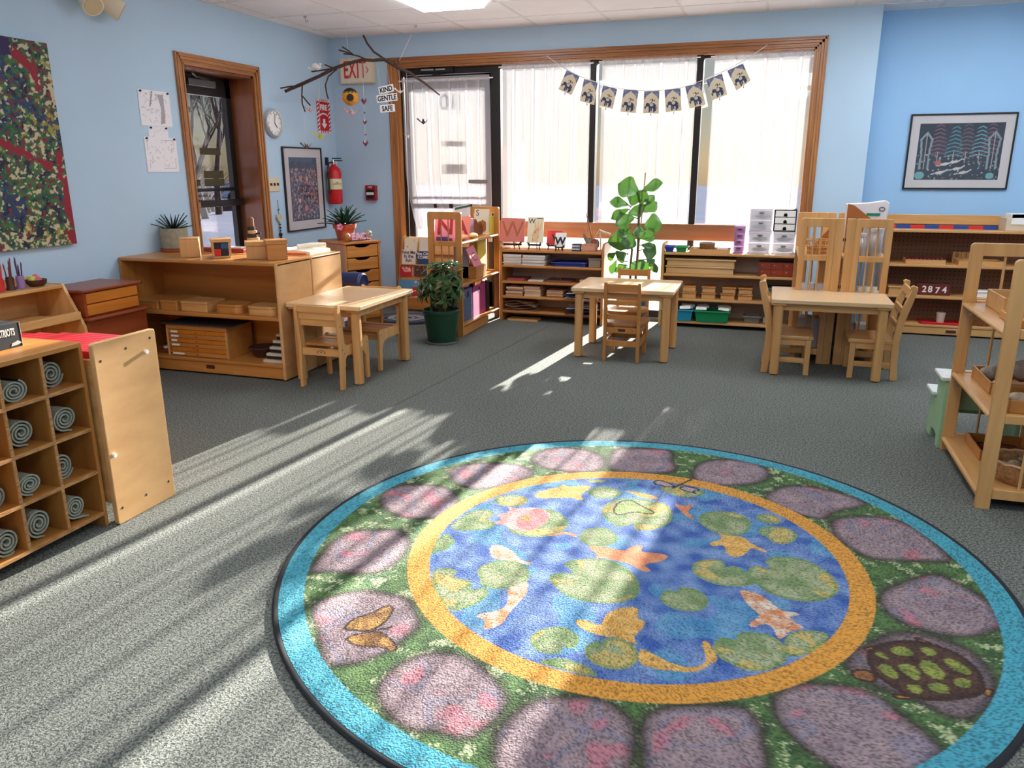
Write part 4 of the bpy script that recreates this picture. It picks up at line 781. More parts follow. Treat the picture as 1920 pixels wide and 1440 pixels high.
# local frame: x along the front (left to right), y pointing back
def lb(name, x0, x1, y0, y1, z0, z1, m, p=t, bev=.004): return part(name, box(x0, x1, y0, y1, z0, z1), m, p, bev=bev, local=True)
lb('cabinet_top', -CW/2-.008, CW/2+.008, -CD/2-.01, CD/2, CH-.02, CH, PINE, bev=.006); lb('side_panel', -CW/2, -CW/2+.02, -CD/2, CD/2, 0, CH-.02, PINEZ); lb('side_panel', CW/2-.02, CW/2, -CD/2, CD/2, 0, CH-.02, PINEZ); lb('back_panel', -CW/2+.02, CW/2-.02, CD/2-.01, CD/2, .03, CH-.02, PINEZ); lb('plinth', -CW/2+.02, CW/2-.02, -CD/2+.02, -CD/2+.035, 0, .06, PINE)
for k in range(6):
    z0 = .065+k*.102; h = .094; w = CW/2-.024
    po = [(-w, z0), (w, z0), (w, z0+h), (.075, z0+h), (.055, z0+h-.012), (.03, z0+h-.018), (-.03, z0+h-.018), (-.055, z0+h-.012), (-.075, z0+h), (-w, z0+h)]
    dr_ = part('drawer', MB().prism(po, -CD/2+.002, -CD/2+.018, 'y'), PINE, t, bev=.003, local=True); part('drawer_box', box(-w+.01, w-.01, -CD/2+.03, CD/2-.03, z0+.01, z0+.06), PINE, dr_, local=True)
# ============================================================ PLANTS
LEAFG = mixmat('fiddle_leaf', [('Diffuse', L(62, 108, 48), .5, .82), ('Translucent', L(96, 150, 50), 0, .12), ('Glossy', (1, 1, 1, 1), .3, .05)]); LEAFD = mat('dark_leaf', (54, 92, 56), .45, c2=(84, 120, 66), vs=25, coat=.1); LEAFS = mat('sansevieria_leaf', (44, 88, 56), .4, c2=(26, 60, 40), vs=30, coat=.2); STEM = mat('stem_wood', (92, 72, 52), .8)
def leaf(mb, b, tip, w, nrm, bend=.2, cup=.25, nl=8, prof=None):
    b, tip = Vector(b), Vector(tip); ax = tip-b; l = ax.length; ax.normalize(); n = Vector(nrm); n = (n-ax*n.dot(ax)).normalized(); s = ax.cross(n)
    prof = prof or [0, .35, .5, .62, .8, .95, 1, .86, .08]; k = len(prof); v = []
    for i, p in enumerate(prof):
        u = i/(k-1); c = b+ax*l*u+n*(-bend*l*(u*u-u*.3))
        for q in (-1, -.5, 0, .5, 1): v.append(c+s*(q*p*w/2)+n*(cup*abs(q)*p*w/2+(.006 if abs(q) == .5 else 0)))
    f = [(i*5+j, i*5+j+1, i*5+5+j+1, i*5+5+j) for i in range(k-1) for j in range(4)]
    return mb.add(v, f)
LEAVES = [(2.951, 1.064, 2.791, 1.151, .112), (2.974, 1.096, 3.133, 1.159, .077), (2.889, .976, 2.926, 1.076, .086), (2.962, .993, 3.007, 1.096, .077), (3.011, .985, 3.061, 1.061, .052), (2.872, .984, 2.734, 1.015, .06), (2.873, .952, 2.721, .877, .052), (2.973, .929, 3.084, 1.006, .069), (2.966, .896, 2.913, .976, .095), (2.925, .888, 2.777, .837, .095), (2.994, .816, 3.131, .851, .112), (2.952, .832, 2.973, .734, .06), (2.82, .809, 2.81, .623, .129), (2.895, .814, 2.823, .731, .06), (3.011, .8, 3.071, .745, .069), (2.913, .766, 2.884, .65, .077), (2.957, .726, 3.088, .729, .043), (2.983, .677, 3.091, .668, .039), (2.993, .637, 3.102, .607, .086), (2.776, .606, 2.702, .545, .043), (2.861, .608, 2.791, .548, .077), (2.787, .547, 2.743, .436, .043), (2.796, .514, 2.824, .456, .069), (2.906, .535, 3.0, .471, .095), (2.997, .554, 3.034, .472, .052), (3.063, .564, 3.109, .45, .043), (3.096, .566, 3.048, .523, .052), (2.856, .499, 2.875, .458, .043)]
t = thing('fiddle_leaf_fig', 'tall fiddle leaf fig in a blue pot before the middle window', 'plant', (2.925, -.50, 0))
part('pot', MB().lathe([(.09, .002), (.105, .02), (.125, .25), (.13, .285), (.122, .285), (.118, .25)], (2.925, -.50, 0), 28, cap1=False), mat('blue_glaze', (50, 96, 124), .3, var=.2, vs=20), t, sm=50)
part('pot_rim', MB().lathe([(.126, .262), (.136, .268), (.138, .284), (.122, .288), (.118, .27)], (2.925, -.50, 0), 28, cap0=False, cap1=False), mat('pot_rim_pale', (206, 200, 190), .4), t, sm=60); part('soil', MB().lathe([(.117, .26), (.117, .27)], (2.925, -.50, 0), 24), SOIL, t)
part('stem', MB().tube([(2.91, -.50, .26), (2.902, -.47, .518), (2.906, -.45, .634), (2.862, -.44, .75), (2.85, -.45, .82)], [.012, .010, .009, .007, .005], 7), STEM, t, sm=60)
part('stem', MB().tube([(2.945, -.50, .26), (2.955, -.47, .561), (2.954, -.45, .693), (2.95, -.45, .888), (2.96, -.45, 1.06), (2.972, -.45, 1.08)], [.012, .011, .010, .009, .006, .004], 7), STEM, t, sm=60); part('support_cane', MB().tube([(2.95, -.5, .27), (2.989, -.46, 1.23)], .004, 6), mat('cane', (150, 130, 96), .7), t)
rr = random.Random(3)
for i, (bx, bz, tx, tz, w) in enumerate(LEAVES):
    dy = rr.uniform(-.07, .07)-.03*(i in (2, 8, 9, 12, 15, 23)); mb = MB(); cx = 2.93+(bx-2.93)*.35
    leaf(mb, (bx, -.47+dy*.4, bz), (tx, -.48+dy, tz), w*1.6, (rr.uniform(-.3, .3), -.8, rr.uniform(.2, .75)), bend=rr.uniform(.02, .22), cup=rr.uniform(.1, .35), prof=[0, .30, .48, .62, .82, 1, 1.02, .88, .55, .05])
    lf = part('leaf', mb, LEAFG, t, sm=80, label='limp yellowing leaf' if i == 27 else None)
    part('leaf_stalk', MB().tube([(2.952 if bx > 2.90 else 2.88, -.455, bz-.012), (bx, -.47+dy*.4, bz)], .0035, 5), LEAFG, lf)
# bushy plant in the green tub
t = thing('potted_shrub', 'bushy small-leaved plant in a ribbed dark green tub by the divider shelf', 'plant', (1.655, -1.44, 0))
n = 48; mb = MB(); pf = [(.098, .003), (.104, .012), (.118, .12), (.132, .222), (.14, .228), (.14, .25), (.132, .254), (.126, .22)]
v = []
for r, z in pf:
    for j in range(n): q = r*(1+(.018 if (j % 2) and .01 < z < .225 else 0)); v.append((1.655+q*math.cos(2*PI*j/n), -1.44+q*math.sin(2*PI*j/n), z))
mb.add(v, [(i*n+j, i*n+(j+1) % n, (i+1)*n+(j+1) % n, (i+1)*n+j) for i in range(len(pf)-1) for j in range(n)]+[tuple(range(n))[::-1]])
part('tub', mb, mat('tub_green', (22, 62, 42), .35, var=.1, vs=10), t, sm=30); part('soil', MB().lathe([(.125, .222), (.125, .23)], (1.655, -1.44, 0), 24), SOIL, t)
part('saucer', MB().lathe([(.11, .001), (.125, .004), (.13, .02), (.126, .02), (.11, .006)], (1.655, -1.44, 0), 28, cap1=False), mat('clear_saucer', (120, 126, 120), .2), t, sm=50)
rr = random.Random(11); fo = MB(); fo2 = MB(); tips = []
for k in range(9):
    a = k*2.4; q = .03+.05*rr.random(); p0 = Vector((1.655+.03*math.cos(a), -1.44+.03*math.sin(a), .225)); p2 = Vector((1.655+rr.uniform(-.15, .15), -1.44+rr.uniform(-.12, .12), rr.uniform(.36, .5))); m_ = p0.lerp(p2, .5)+Vector((0, 0, .03)); part('stem', MB().tube([p0, m_, p2], [.006, .005, .003], 5), STEM, t); tips += [p2, p0.lerp(p2, .75)]
for k in range(84):
    while 1:
        x, y, z = rr.uniform(-1, 1), rr.uniform(-1, 1), rr.uniform(-1, 1)
        if .25 < x*x+y*y+z*z < 1: break
    q_ = .82+.3*mnoise.noise(Vector((x*2, y*2, z*2))); c = Vector((1.668+.215*x*q_, -1.44+.17*y*q_, .415+.165*z*q_)); d0 = Vector((x, y, .35+z*.6)).normalized()
    if k < 14: c = Vector((1.655+rr.uniform(-.06, .14), -1.44+rr.uniform(-.1, .06), rr.uniform(.52, .615))); d0 = Vector((rr.uniform(-.3, .3), -.2, 1)).normalized()
    s1 = d0.orthogonal().normalized(); s2 = d0.cross(s1)
    for j in range(8):
        a = 2*PI*j/8+rr.random(); dd = (s1*math.cos(a)+s2*math.sin(a)+d0*rr.uniform(-.25, .55)).normalized(); l = rr.uniform(.05, .088)
        leaf(fo if (k+j) % 3 else fo2, c, c+dd*l, l*.34, d0, bend=.35, cup=.2, prof=[.1, .8, 1, .6, .05])
o = part('foliage', fo, LEAFD, t, sm=80); o['kind'] = 'stuff'; o = part('foliage', fo2, mat('olive_leaf', (100, 122, 66), .5, c2=(146, 120, 84), vs=20), t, sm=80); o['kind'] = 'stuff'
# spiky plant on the birch shelf
PX, PY = .095, -2.36
t = thing('spiky_plant', 'spiky aloe-like plant in a square-shouldered stone pot on the birch shelf', 'plant', (PX, PY, AZ))
part('pot', MB().lathe([(.078, .018), (.088, .024), (.09, .148), (.088, .155), (.078, .155), (.076, .13)], (PX, PY, AZ), 26, cap1=False), mat('stone_pot', (150, 142, 122), .85, var=.18, vs=40, bump=.3, bs=60), t, sm=40)
part('saucer', MB().lathe([(.078, .001), (.092, .003), (.096, .02), (.09, .02), (.078, .006)], (PX, PY, AZ), 26), TERRA, t, sm=40); part('soil', MB().lathe([(.076, .128), (.076, .134)], (PX, PY, AZ), 20), SOIL, t)
rr = random.Random(5); LM = mat('aloe_leaf', (44, 66, 44), .5, c2=(28, 46, 34), vs=30)
for k in range(26):
    a = k*2.399; e = .35+.95*(k/26); l = .10+.045*rr.random(); mb = MB(); b = Vector((PX+.012*math.cos(a), PY+.012*math.sin(a), AZ+.13)); d = Vector((math.cos(a)*math.sin(e), math.sin(a)*math.sin(e), math.cos(e)))
    leaf(mb, b, b+d*l, .013, Vector((-math.cos(a)*math.cos(e), -math.sin(a)*math.cos(e), math.sin(e))), bend=.12, cup=.5, prof=[.8, 1, .85, .55, .05]); part('leaf', mb, LM, t, sm=80)
# broad-leaved plant on the pine cabinet
PC = C0+SIDE*CW*.42-FRONT*CD*.52; px, py = PC.x, PC.y
t = thing('bowl_plant', 'dark green rosette plant in a terracotta pot on the pine cabinet', 'plant', (px, py, CH))
part('pot', MB().lathe([(.062, .001), (.082, .095), (.094, .096), (.098, .13), (.09, .132), (.084, .11)], (px, py, CH), 28, cap1=False), TERRA, t, sm=40); part('soil', MB().lathe([(.085, .112), (.085, .118)], (px, py, CH), 22), SOIL, t)
rr = random.Random(9)
for k in range(34):
    a = k*2.399; e = .15+1.15*(k/34); l = .15+.04*rr.random(); mb = MB(); b = Vector((px+.03*math.cos(a)*(k/34+.2), py+.03*math.sin(a)*(k/34+.2), CH+.11)); d = Vector((math.cos(a)*math.sin(e), math.sin(a)*math.sin(e), math.cos(e)))
    leaf(mb, b, b+d*l, .034, Vector((-math.cos(a)*math.cos(e), -math.sin(a)*math.cos(e), math.sin(e))), bend=.25, cup=.4, prof=[.5, .8, 1, .9, .6, .04]); part('leaf', mb, LEAFS, t, sm=80)
# ============================================================ ON THE LEFT WALL
def splatter():
    n = (260, 300); U, V = np.meshgrid(np.linspace(0, 1, n[0]+1), np.linspace(0, 1, n[1]+1)); P = np.stack([U.ravel(), V.ravel()*1.15], 1)
    a = nz(P, 5, 1); b = nz(P, 30, 2)+.5*nz(P, 75, 6); c = nz(P, 34, 3)+.6*nz(P, 80, 5); d = nz(P, 3.2, 4); C = np.empty((len(P), 3)); C[:] = lin((34, 84, 62))
    C[b > .13] = lin((62, 106, 58)); C[a+.5*b < -.22] = lin((34, 62, 92)); C[d+.5*b > .42] = lin((150, 140, 60)); k = (c+.4*a > .30); C[k] = lin((196, 180, 148)); C[(b < -.36)] = lin((24, 36, 50)); C[(c < -.38)] = lin((120, 42, 54))
    for x0, y0, x1, y1, w in ((.80, .92, .88, .87, .05), (.88, .87, .9, .78, .035), (1.0, .33, .98, .22, .05), (.98, .2, 1, .12, .06), (.3, .62, .66, .50, .035), (.66, .5, .9, .40, .03), (.97, .45, .96, .34, .03), (.5, .9, .42, .8, .05), (.1, .4, .3, .25, .06), (.97, .05, 1, 0, .06)):
        px, py = P[:, 0], P[:, 1]/1.15; dx, dy = x1-x0, y1-y0; tt = np.clip(((px-x0)*dx+(py-y0)*dy)/(dx*dx+dy*dy), 0, 1); C[np.hypot(px-x0-tt*dx, py-y0-tt*dy)+.018*b < w*.55] = lin((142, 24, 46))
    C[np.hypot(P[:, 0]-.72, P[:, 1]/1.15-.965)+.02*b < .055] = lin((44, 30, 80))
    return n, C
t = thing('splatter_painting', 'unframed green and crimson splatter painting on the left wall', 'painting', (.015, -3.62, .842))
part('canvas', box(.002, .028, -4.12, -3.093, .842, 1.945), mat('canvas_edge', (196, 190, 176), .8), t, bev=.001)
n, C = splatter(); sheet('painted_face', (.0285, -4.12, .842), (0, 1.027, 0), (0, 0, 1.103), n, C, t)
# emergency lamp
t = thing('emergency_light', 'beige twin-headed emergency light high on the left wall', 'lamp', (.05, -2.77, 2.12))
part('housing', MB().box(.0, .07, -2.90, -2.60, 2.255, 2.37), BEIGE, t, bev=.01)
for y, d in ((-2.81, Vector((.75, -.25, -.6))), (-2.66, Vector((.55, .65, -.5)))):
    d.normalize(); p = Vector((.07, y, 2.225)); h = part('lamp_head', MB().tube([p-d*.03, p, p+d*.05, p+d*.085], [.03, .052, .06, .06], 20), mat('lamp_cream', (240, 228, 200), .45), t, sm=50); part('lamp_glass', MB().tube([p+d*.086, p+d*.088], .052, 18), mat('lamp_amber', (206, 190, 150), .25), h)
    part('lamp_neck', MB().tube([(.035, y, 2.26), p], .014, 8), BEIGE, h)
# papers
PINM = BLACKM
def sketch(seed, dens): 
    R = np.random.default_rng(seed); ops = []
    for k in range(dens):
        x, y = R.uniform(.1, .9), R.uniform(.1, .9); a = R.uniform(0, 3.14); l = R.uniform(.02, .12); ops.append(('l', x, y, x+l*math.cos(a), y+l*math.sin(a), .006, (176, 170, 172)))
    return ops
for nm, y0, y1, z0, z1, ops, lab in [('pinned_drawing', -2.43, -2.145, 1.545, 1.768, [('p', [(.42, .98), (.46, .98), (.38, .6), (.3, .5), (.36, .75)], (150, 142, 146)), ('p', [(.6, .9), (.8, .92), (.78, .1), (.62, .05), (.68, .5)], (168, 160, 164))]+sketch(1, 60), 'pencil drawing pinned highest on the wall by the side door'), ('pinned_note', -2.375, -2.195, 1.462, 1.543, sketch(2, 18), 'narrow drawing pinned between two larger sheets by the side door'), ('pinned_plan', -2.425, -2.13, 1.25, 1.474, [('l', .1, .12, .92, .1, .004, (186, 180, 182)), ('l', .1, .12, .08, .9, .004, (186, 180, 182)), ('l', .08, .9, .9, .92, .004, (186, 180, 182)), ('l', .9, .92, .92, .1, .004, (186, 180, 182))]+sketch(3, 34), 'sheet with a faint plan drawing pinned lowest by the side door')]:
    t = thing(nm, lab, 'paper', (.003, (y0+y1)/2, z0), group='papers pinned to the left wall'); x = .002 if nm != 'pinned_note' else .001
    sheet('paper', (x+.001, y0, z0), (0, y1-y0, 0), (0, 0, z1-z0), (60, 48), paint(60, 48, (234, 232, 236), ops, (z1-z0)/(y1-y0)), t)
    for y in (y0+.02, y1-.02): part('pin', MB().tube([(.001, y, z1-.01), (.012, y, z1-.01)], [.005, .007], 8), PINM, t)
# clock
t = thing('wall_clock', 'round white wall clock with a silver rim beside the side door', 'clock', (.02, -.995, 1.52)); cc = (0, -.995, 1.63)
def disc(x0, x1, r, n=40): return MB().tube([(x0, cc[1], cc[2]), (x1, cc[1], cc[2])], r, n)
def turned(prof, n=44):
    m_ = MB().lathe(prof, n=n, cap0=False, cap1=False); m_.v = [(z, cc[1]+x, cc[2]+y) for x, y, z in m_.v]; return m_
part('rim', turned([(.108, .001), (.113, .022), (.110, .036), (.102, .042), (.094, .038), (.092, .026)]), mat('silver_rim', (200, 200, 198), .35, .4), t, sm=50); part('dial', disc(.001, .027, .093), PAPER, t)
for k in range(12): a = k*PI/6; part('hour_mark', MB().tube([(.0283, cc[1]+.072*math.sin(a), cc[2]+.072*math.cos(a)), (.0283, cc[1]+.084*math.sin(a), cc[2]+.084*math.cos(a))], .002, 5), BLACKM, t)
for a, l, w in ((2.35, .05, .003), (.2, .075, .002)): part('hand', MB().tube([(.031, cc[1], cc[2]), (.031, cc[1]+l*math.sin(a), cc[2]+l*math.cos(a))], w, 5), BLACKM, t)
# light switches
t = thing('light_switch', 'cream triple light switch plate beside the side door', 'switch', (.004, -1.038, 1.087)); part('plate', box(.0, .007, -1.116, -.962, 1.087, 1.197), BEIGE, t, bev=.003)
for y in (-1.085, -1.039, -.993): part('toggle', box(.006, .02, y-.006, y+.006, 1.134, 1.156), mat('toggle_brown', (60, 46, 36), .5), t, bev=.001)
# framed prints
def framed(name, label, o, u, v, w, h, mat_w, cols, n, cat='picture', fw=.012, dep=.02):
    o, u, v = Vector(o), Vector(u), Vector(v); nn = u.cross(v); t = thing(name, label, cat, tuple(o+u*w/2))
    def bar(a0, a1, b0, b1, d0, d1): 
        P = [o+u*a+v*b+nn*d for d in (d0, d1) for b in (b0, b1) for a in (a0, a1)]; return MB().add(P, [(0, 2, 3, 1), (4, 5, 7, 6), (0, 1, 5, 4), (2, 6, 7, 3), (0, 4, 6, 2), (1, 3, 7, 5)])
    for q in ((0, fw, 0, h), (w-fw, w, 0, h), (fw, w-fw, 0, fw), (fw, w-fw, h-fw, h)): part('frame_bar', bar(*q, .001, dep), BLACK, t, bev=.002)
    part('mount', bar(fw, w-fw, fw, h-fw, .002, .010), mat('mount_board', (214, 206, 204), .8), t)
    sheet('print', o+u*mat_w+v*mat_w+nn*.0105, u*(w-2*mat_w), v*(h-2*mat_w), n, cols, t)
    part('glazing', bar(fw, w-fw, fw, h-fw, .0125, .0135), GLASS, t); return t
ops = [('d', 800, .03, .03, .97, .82, [(150, 92, 96), (92, 96, 140), (176, 164, 160), (120, 70, 86), (80, 92, 110), (198, 150, 120)], .018), ('e', .38, .68, .05, .05, 0, (206, 122, 92)), ('e', .52, .2, .06, .06, 0, (206, 120, 96)), ('e', .3, .32, .04, .04, 0, (216, 190, 176)), ('e', .7, .5, .05, .04, 0, (150, 110, 140)), ('r', 0, .93, 1, 1, (70, 84, 110)), ('e', .6, .66, .04, .05, 0, (226, 160, 120)), ('d', 60, .1, .84, .9, .94, [(52, 62, 90), (92, 100, 124)], .012)]
framed('framed_print', 'black framed print of crowded red and blue flowers beside the extinguisher', (0, -.895, .742), (0, 1, 0), (0, 0, 1), .605, .708, .085, paint(84, 104, (54, 56, 78), ops, 1.2), (84, 104))
ops = [('d', 110, .0, .0, 1, .45, [(206, 206, 210), (150, 170, 176), (170, 130, 130)], .008)]
for k, (x, c) in enumerate(((.25, (150, 92, 104)), (.44, (92, 160, 168)), (.58, (132, 98, 108)), (.74, (120, 176, 184)), (.86, (140, 92, 104)))):
    for j in range(8): z = .98-j*.07-.04*(k % 2); w = .05+.009*j; ops += [('p', [(x-w, z-.03), (x, z+.01), (x+w, z-.03), (x+w, z-.045), (x, z-.008), (x-w, z-.045)], c)]
    ops += [('r', x-.004, .3, x+.004, .5, (196, 170, 160))]
for x in (.1, .9):
    for dx in (-.05, .05): ops += [('l', x+dx, .2, x+dx*.9, .45, .012, (140, 156, 158)), ('l', x+dx*.9, .45, x+dx*1.3, .72, .012, (140, 156, 158)), ('l', x+dx*1.3, .72, x, .84, .012, (140, 156, 158))]
    ops += [('l', x, .2, x, .8, .005, (200, 180, 170))]
for x, y in ((.35, .28), (.5, .2), (.3, .13), (.58, .13), (.46, .32)): ops += [('e', x, y, .05, .018, 10, (210, 206, 202)), ('l', x-.06, y-.02, x-.1, y-.03, .006, (210, 206, 202)), ('l', x+.05, y+.01, x+.09, y+.05, .008, (210, 206, 202))]
ops += [('e', .06, .08, .06, .05, 0, (110, 170, 172)), ('e', .9, .07, .05, .04, 0, (110, 170, 172)), ('e', .27, .3, .04, .03, 0, (190, 92, 84))]
framed('framed_print', 'black framed print of a night forest with leaping animals on the recessed blue wall', (4.918, YR-.001, 1.097), (1, 0, 0), (0, 0, 1), .725, .563, .072, paint(120, 92, (42, 44, 54), ops, .72), (120, 92))
# hanging bird charm
t = thing('bird_charm', 'hanging clay bird charm with dark beads below the light switch', 'ornament', (.02, -1.015, .70)); part('cord', MB().tube([(.01, -1.012, 1.02), (.014, -1.014, .71)], .002, 5), BLACKM, t)
part('bird', MB().prism([(-1.06, .90), (-1.045, .885), (-1.03, .90), (-1.012, .86), (-.995, .885), (-.975, .905), (-.965, .90), (-.985, .86), (-1.005, .835), (-1.03, .84), (-1.05, .87)], .008, .024, 'x'), mat('clay_bird', (206, 196, 170), .6), t, bev=.002)
part('hook_bead', MB().ball((.014, -1.013, .94), .008), mat('teal_bead', (40, 110, 120), .3), t, sm=90)
for k, (z, r) in enumerate(((.815, .008), (.79, .010), (.765, .008), (.735, .016), (.71, .010))): part('bead', MB().ball((.016, -1.014, z), r), BLACK, t, sm=90)
# extinguisher and its sign
t = thing('fire_extinguisher', 'red fire extinguisher with a paper tag hanging in the corner', 'extinguisher', (.075, -.195, .95)); ex, ey = .078, -.195
part('cylinder', MB().lathe([(.03, .95), (.06, .955), (.066, .97), (.066, 1.235), (.055, 1.27), (.025, 1.295), (.02, 1.31)], (ex, ey, 0), 26), RED, t, sm=40); part('valve', MB().lathe([(.018, 1.305), (.018, 1.345), (.01, 1.36)], (ex, ey, 0), 12), STEEL, t, sm=50)
part('squeeze_handle', MB().box(ex-.008, ex+.09, ey-.012, ey+.012, 1.335, 1.345).box(ex-.008, ex+.08, ey-.012, ey+.012, 1.355, 1.365), BLACK, t, bev=.003); part('hose', MB().tube([(ex, ey-.015, 1.325), (ex-.01, ey-.07, 1.32), (ex-.012, ey-.082, 1.25), (ex-.01, ey-.08, 1.05)], .009, 8), BLACK, t, sm=50)
part('gauge', MB().tube([(ex+.02, ey, 1.325), (ex+.035, ey, 1.325)], .014, 12), WHITE, t); part('label_wrap', MB().lathe([(.0668, 1.085), (.0668, 1.18)], (ex, ey, 0), 26, cap0=False, cap1=False), mat('label_cream', (226, 216, 176), .6), t, sm=50)
lw_ = text('FIRE\nEXTINGUISHER', .012, (ex+.0675*.78, ey-.0675*.62, 1.14), (.62, .78, 0), (0, 0, 1), BLACKM, t); part('tag', MB().prism([(.06, 1.335), (.075, 1.325), (.135, 1.225), (.115, 1.215), (.055, 1.31)], ey+.02, ey+.021, 'y'), PAPER, t); part('wall_hook', box(0, .02, ey-.015, ey+.015, 1.30, 1.37), BLACK, t)
t = thing('fire_sign', 'red and white striped FIRE arrow sign on the left wall above the extinguisher', 'sign', (.006, -.185, 1.585)); 
ops = []
W_ = (236, 226, 224)
for k in range(9): ops += [('p', [(0, k*.12-.05), (.14, k*.12+.02), (.14, k*.12+.07), (0, k*.12)], W_), ('p', [(.86, k*.12-.05), (1, k*.12+.02), (1, k*.12+.07), (.86, k*.12)], W_)]
for k in range(8): ops += [('p', [(k*.14-.03, 0), (k*.14+.04, 0), (k*.14+.10, .07), (k*.14+.03, .07)], W_), ('p', [(k*.14-.03, .93), (k*.14+.04, .93), (k*.14+.10, 1), (k*.14+.03, 1)], W_)]
ops += [('r', .42, .25, .58, .42, W_), ('p', [(.28, .28), (.72, .28), (.5, .13)], W_)]
for k in range(9):
    a0, a1 = [math.radians(30+x*120/9) for x in (k, k+1)]; ops.append(('l', .5+.34*math.cos(a0), .46+.12*math.sin(a0), .5+.34*math.cos(a1), .46+.12*math.sin(a1), .025, W_))
part('panel', box(.001, .004, -.295, -.075, 1.585, 1.872), RED, t); sheet('sign_face', (.0045, -.295, 1.585), (0, .22, 0), (0, 0, .287), (66, 84), paint(66, 84, (186, 20, 34), ops, 1.3), t); text('FIRE', .066, (.0055, -.185, 1.802), (0, 1, 0), (0, 0, 1), WHITE, t, bold=.002)
# ------------------------------------------------------------ back wall signs
t = thing('exit_sign', 'cream illuminated EXIT sign with red letters beside the window casing', 'sign', (.285, -.028, 2.012)); part('housing', box(.118, .455, -.055, -.001, 2.012, 2.228), BEIGE, t, bev=.006); part('face', box(.132, .441, -.0575, -.055, 2.024, 2.216), mat('exit_face', (232, 220, 196), .5), t, bev=.002)
REDL = mat('exit_red', (214, 52, 44), .5)
for ch, x in zip('EXIT', (.185, .248, .305, .355)): text(ch, .205, (x, -.0585, 2.122), (1, 0, 0), (0, 0, 1), REDL, t, sx=.52, bold=.004)
part('chevron', MB().prism([(.385, 2.15), (.393, 2.15), (.413, 2.122), (.393, 2.094), (.385, 2.094), (.403, 2.122)], -.0595, -.0575, 'y'), REDL, t)
t = thing('fire_alarm', 'red fire alarm pull station on the wall by the back door', 'alarm', (.362, -.02, .983)); DR = mat('alarm_red', (150, 22, 28), .35)
part('body', box(.306, .417, -.045, -.001, .983, 1.12), DR, t, bev=.008); part('pull_bar', box(.325, .398, -.058, -.045, 1.03, 1.055), WHITE, t, bev=.004); part('window', box(.322, .401, -.0475, -.045, 1.0, 1.08), BLACK, t, bev=.002); text('FIRE', .024, (.3615, -.0465, 1.1), (1, 0, 0), (0, 0, 1), WHITE, t)
# ============================================================ MOBILE
MY = -.55
MAIN = [(-.145, 1.915), (.03, 1.97), (.201, 2.025), (.351, 2.082), (.497, 2.117), (.622, 2.137), (.726, 2.129), (.821, 2.132), (.88, 2.101), (.938, 2.066), (1.047, 2.022), (1.178, 1.938), (1.309, 1.841)]
# the limb hangs in front of the corner, its left end swung toward the room
def shift(x, z, y=None):
    """carry a point of the hanging plane Y=-.55 along its sight line to depth y"""
    c = Vector((3.944, -6.7165, 1.261)); p = Vector((x, MY, z)); k = (y-c.y)/(MY-c.y); return c+(p-c)*k
def hang(x, z): return tuple(shift(x, z, -1.02+.35*min(1, max(0, (x+.2)/1.0))))
t = thing('branch_mobile', 'bare branch hung from the ceiling as a mobile near the EXIT sign', 'mobile', hang(.6, 1.9))
part('limb', MB().tube([hang(*p) for p in MAIN], [.012, .014, .013, .013, .014, .013, .013, .014, .014, .012, .012, .009, .005], 8), BARK, t, sm=60)
for tw_ in [[(-.189, 1.943), (-.075, 1.955), (-.037, 1.954)], [(.034, 1.97), (.022, 1.879), (.056, 1.84), (.099, 1.793)], [(.022, 1.879), (.02, 1.81), (.043, 1.744)], [(.377, 2.074), (.292, 2.021), (.259, 1.955), (.264, 1.895), (.278, 1.841)], [(.131, 2.065), (.241, 2.072), (.333, 2.083)], [(.263, 2.115), (.316, 2.095), (.351, 2.086)], [(.448, 2.192), (.519, 2.185), (.588, 2.168), (.657, 2.139)], [(.406, 2.223), (.467, 2.206), (.528, 2.185)], [(.439, 2.247), (.486, 2.22), (.537, 2.185)], [(.642, 2.324), (.673, 2.262), (.73, 2.194), (.788, 2.159), (.826, 2.132)], [(.95, 2.141), (.953, 2.105), (.93, 2.07)], [(.915, 2.114), (.922, 2.085)]]:
    part('twig', MB().tube([hang(*p) for p in tw_], [.0045+.004*(1 if abs(tw_[0][0]-.642) < .01 else .4)]*(len(tw_)), 6), BARK, t, sm=60)
a = Vector(hang(.93, 2.07)); part('hanging_thread', MB().tube([a, (a.x+.16, a.y+.1, H)], .0012, 4), STRING, t); a = Vector(hang(.5, 2.115)); part('hanging_thread', MB().tube([a, (a.x-.02, a.y, H)], .0012, 4), STRING, t)
for k, x in enumerate(((.386, -.999), (1.027, -.36))):
    q = thing('ceiling_hook', ['metal hook hanging from the ceiling tiles, empty, left of the mobile', 'small metal hook in the ceiling that holds the mobile thread'][k], 'hook', (x[0], x[1], H-.05)); part('clip', MB().box(x[0]-.012, x[0]+.012, x[1]-.004, x[1]+.004, H-.012, H), STEEL, q); part('hook', MB().tube([(x[0], x[1], H-.01), (x[0], x[1], H-.03), (x[0]+.010, x[1], H-.043), (x[0]+.02, x[1], H-.04), (x[0]+.023, x[1], H-.028)] if k == 0 else [(x[0], x[1], H-.01), (x[0]+.006, x[1], H-.022)], .003, 6), STEEL, q, sm=50)
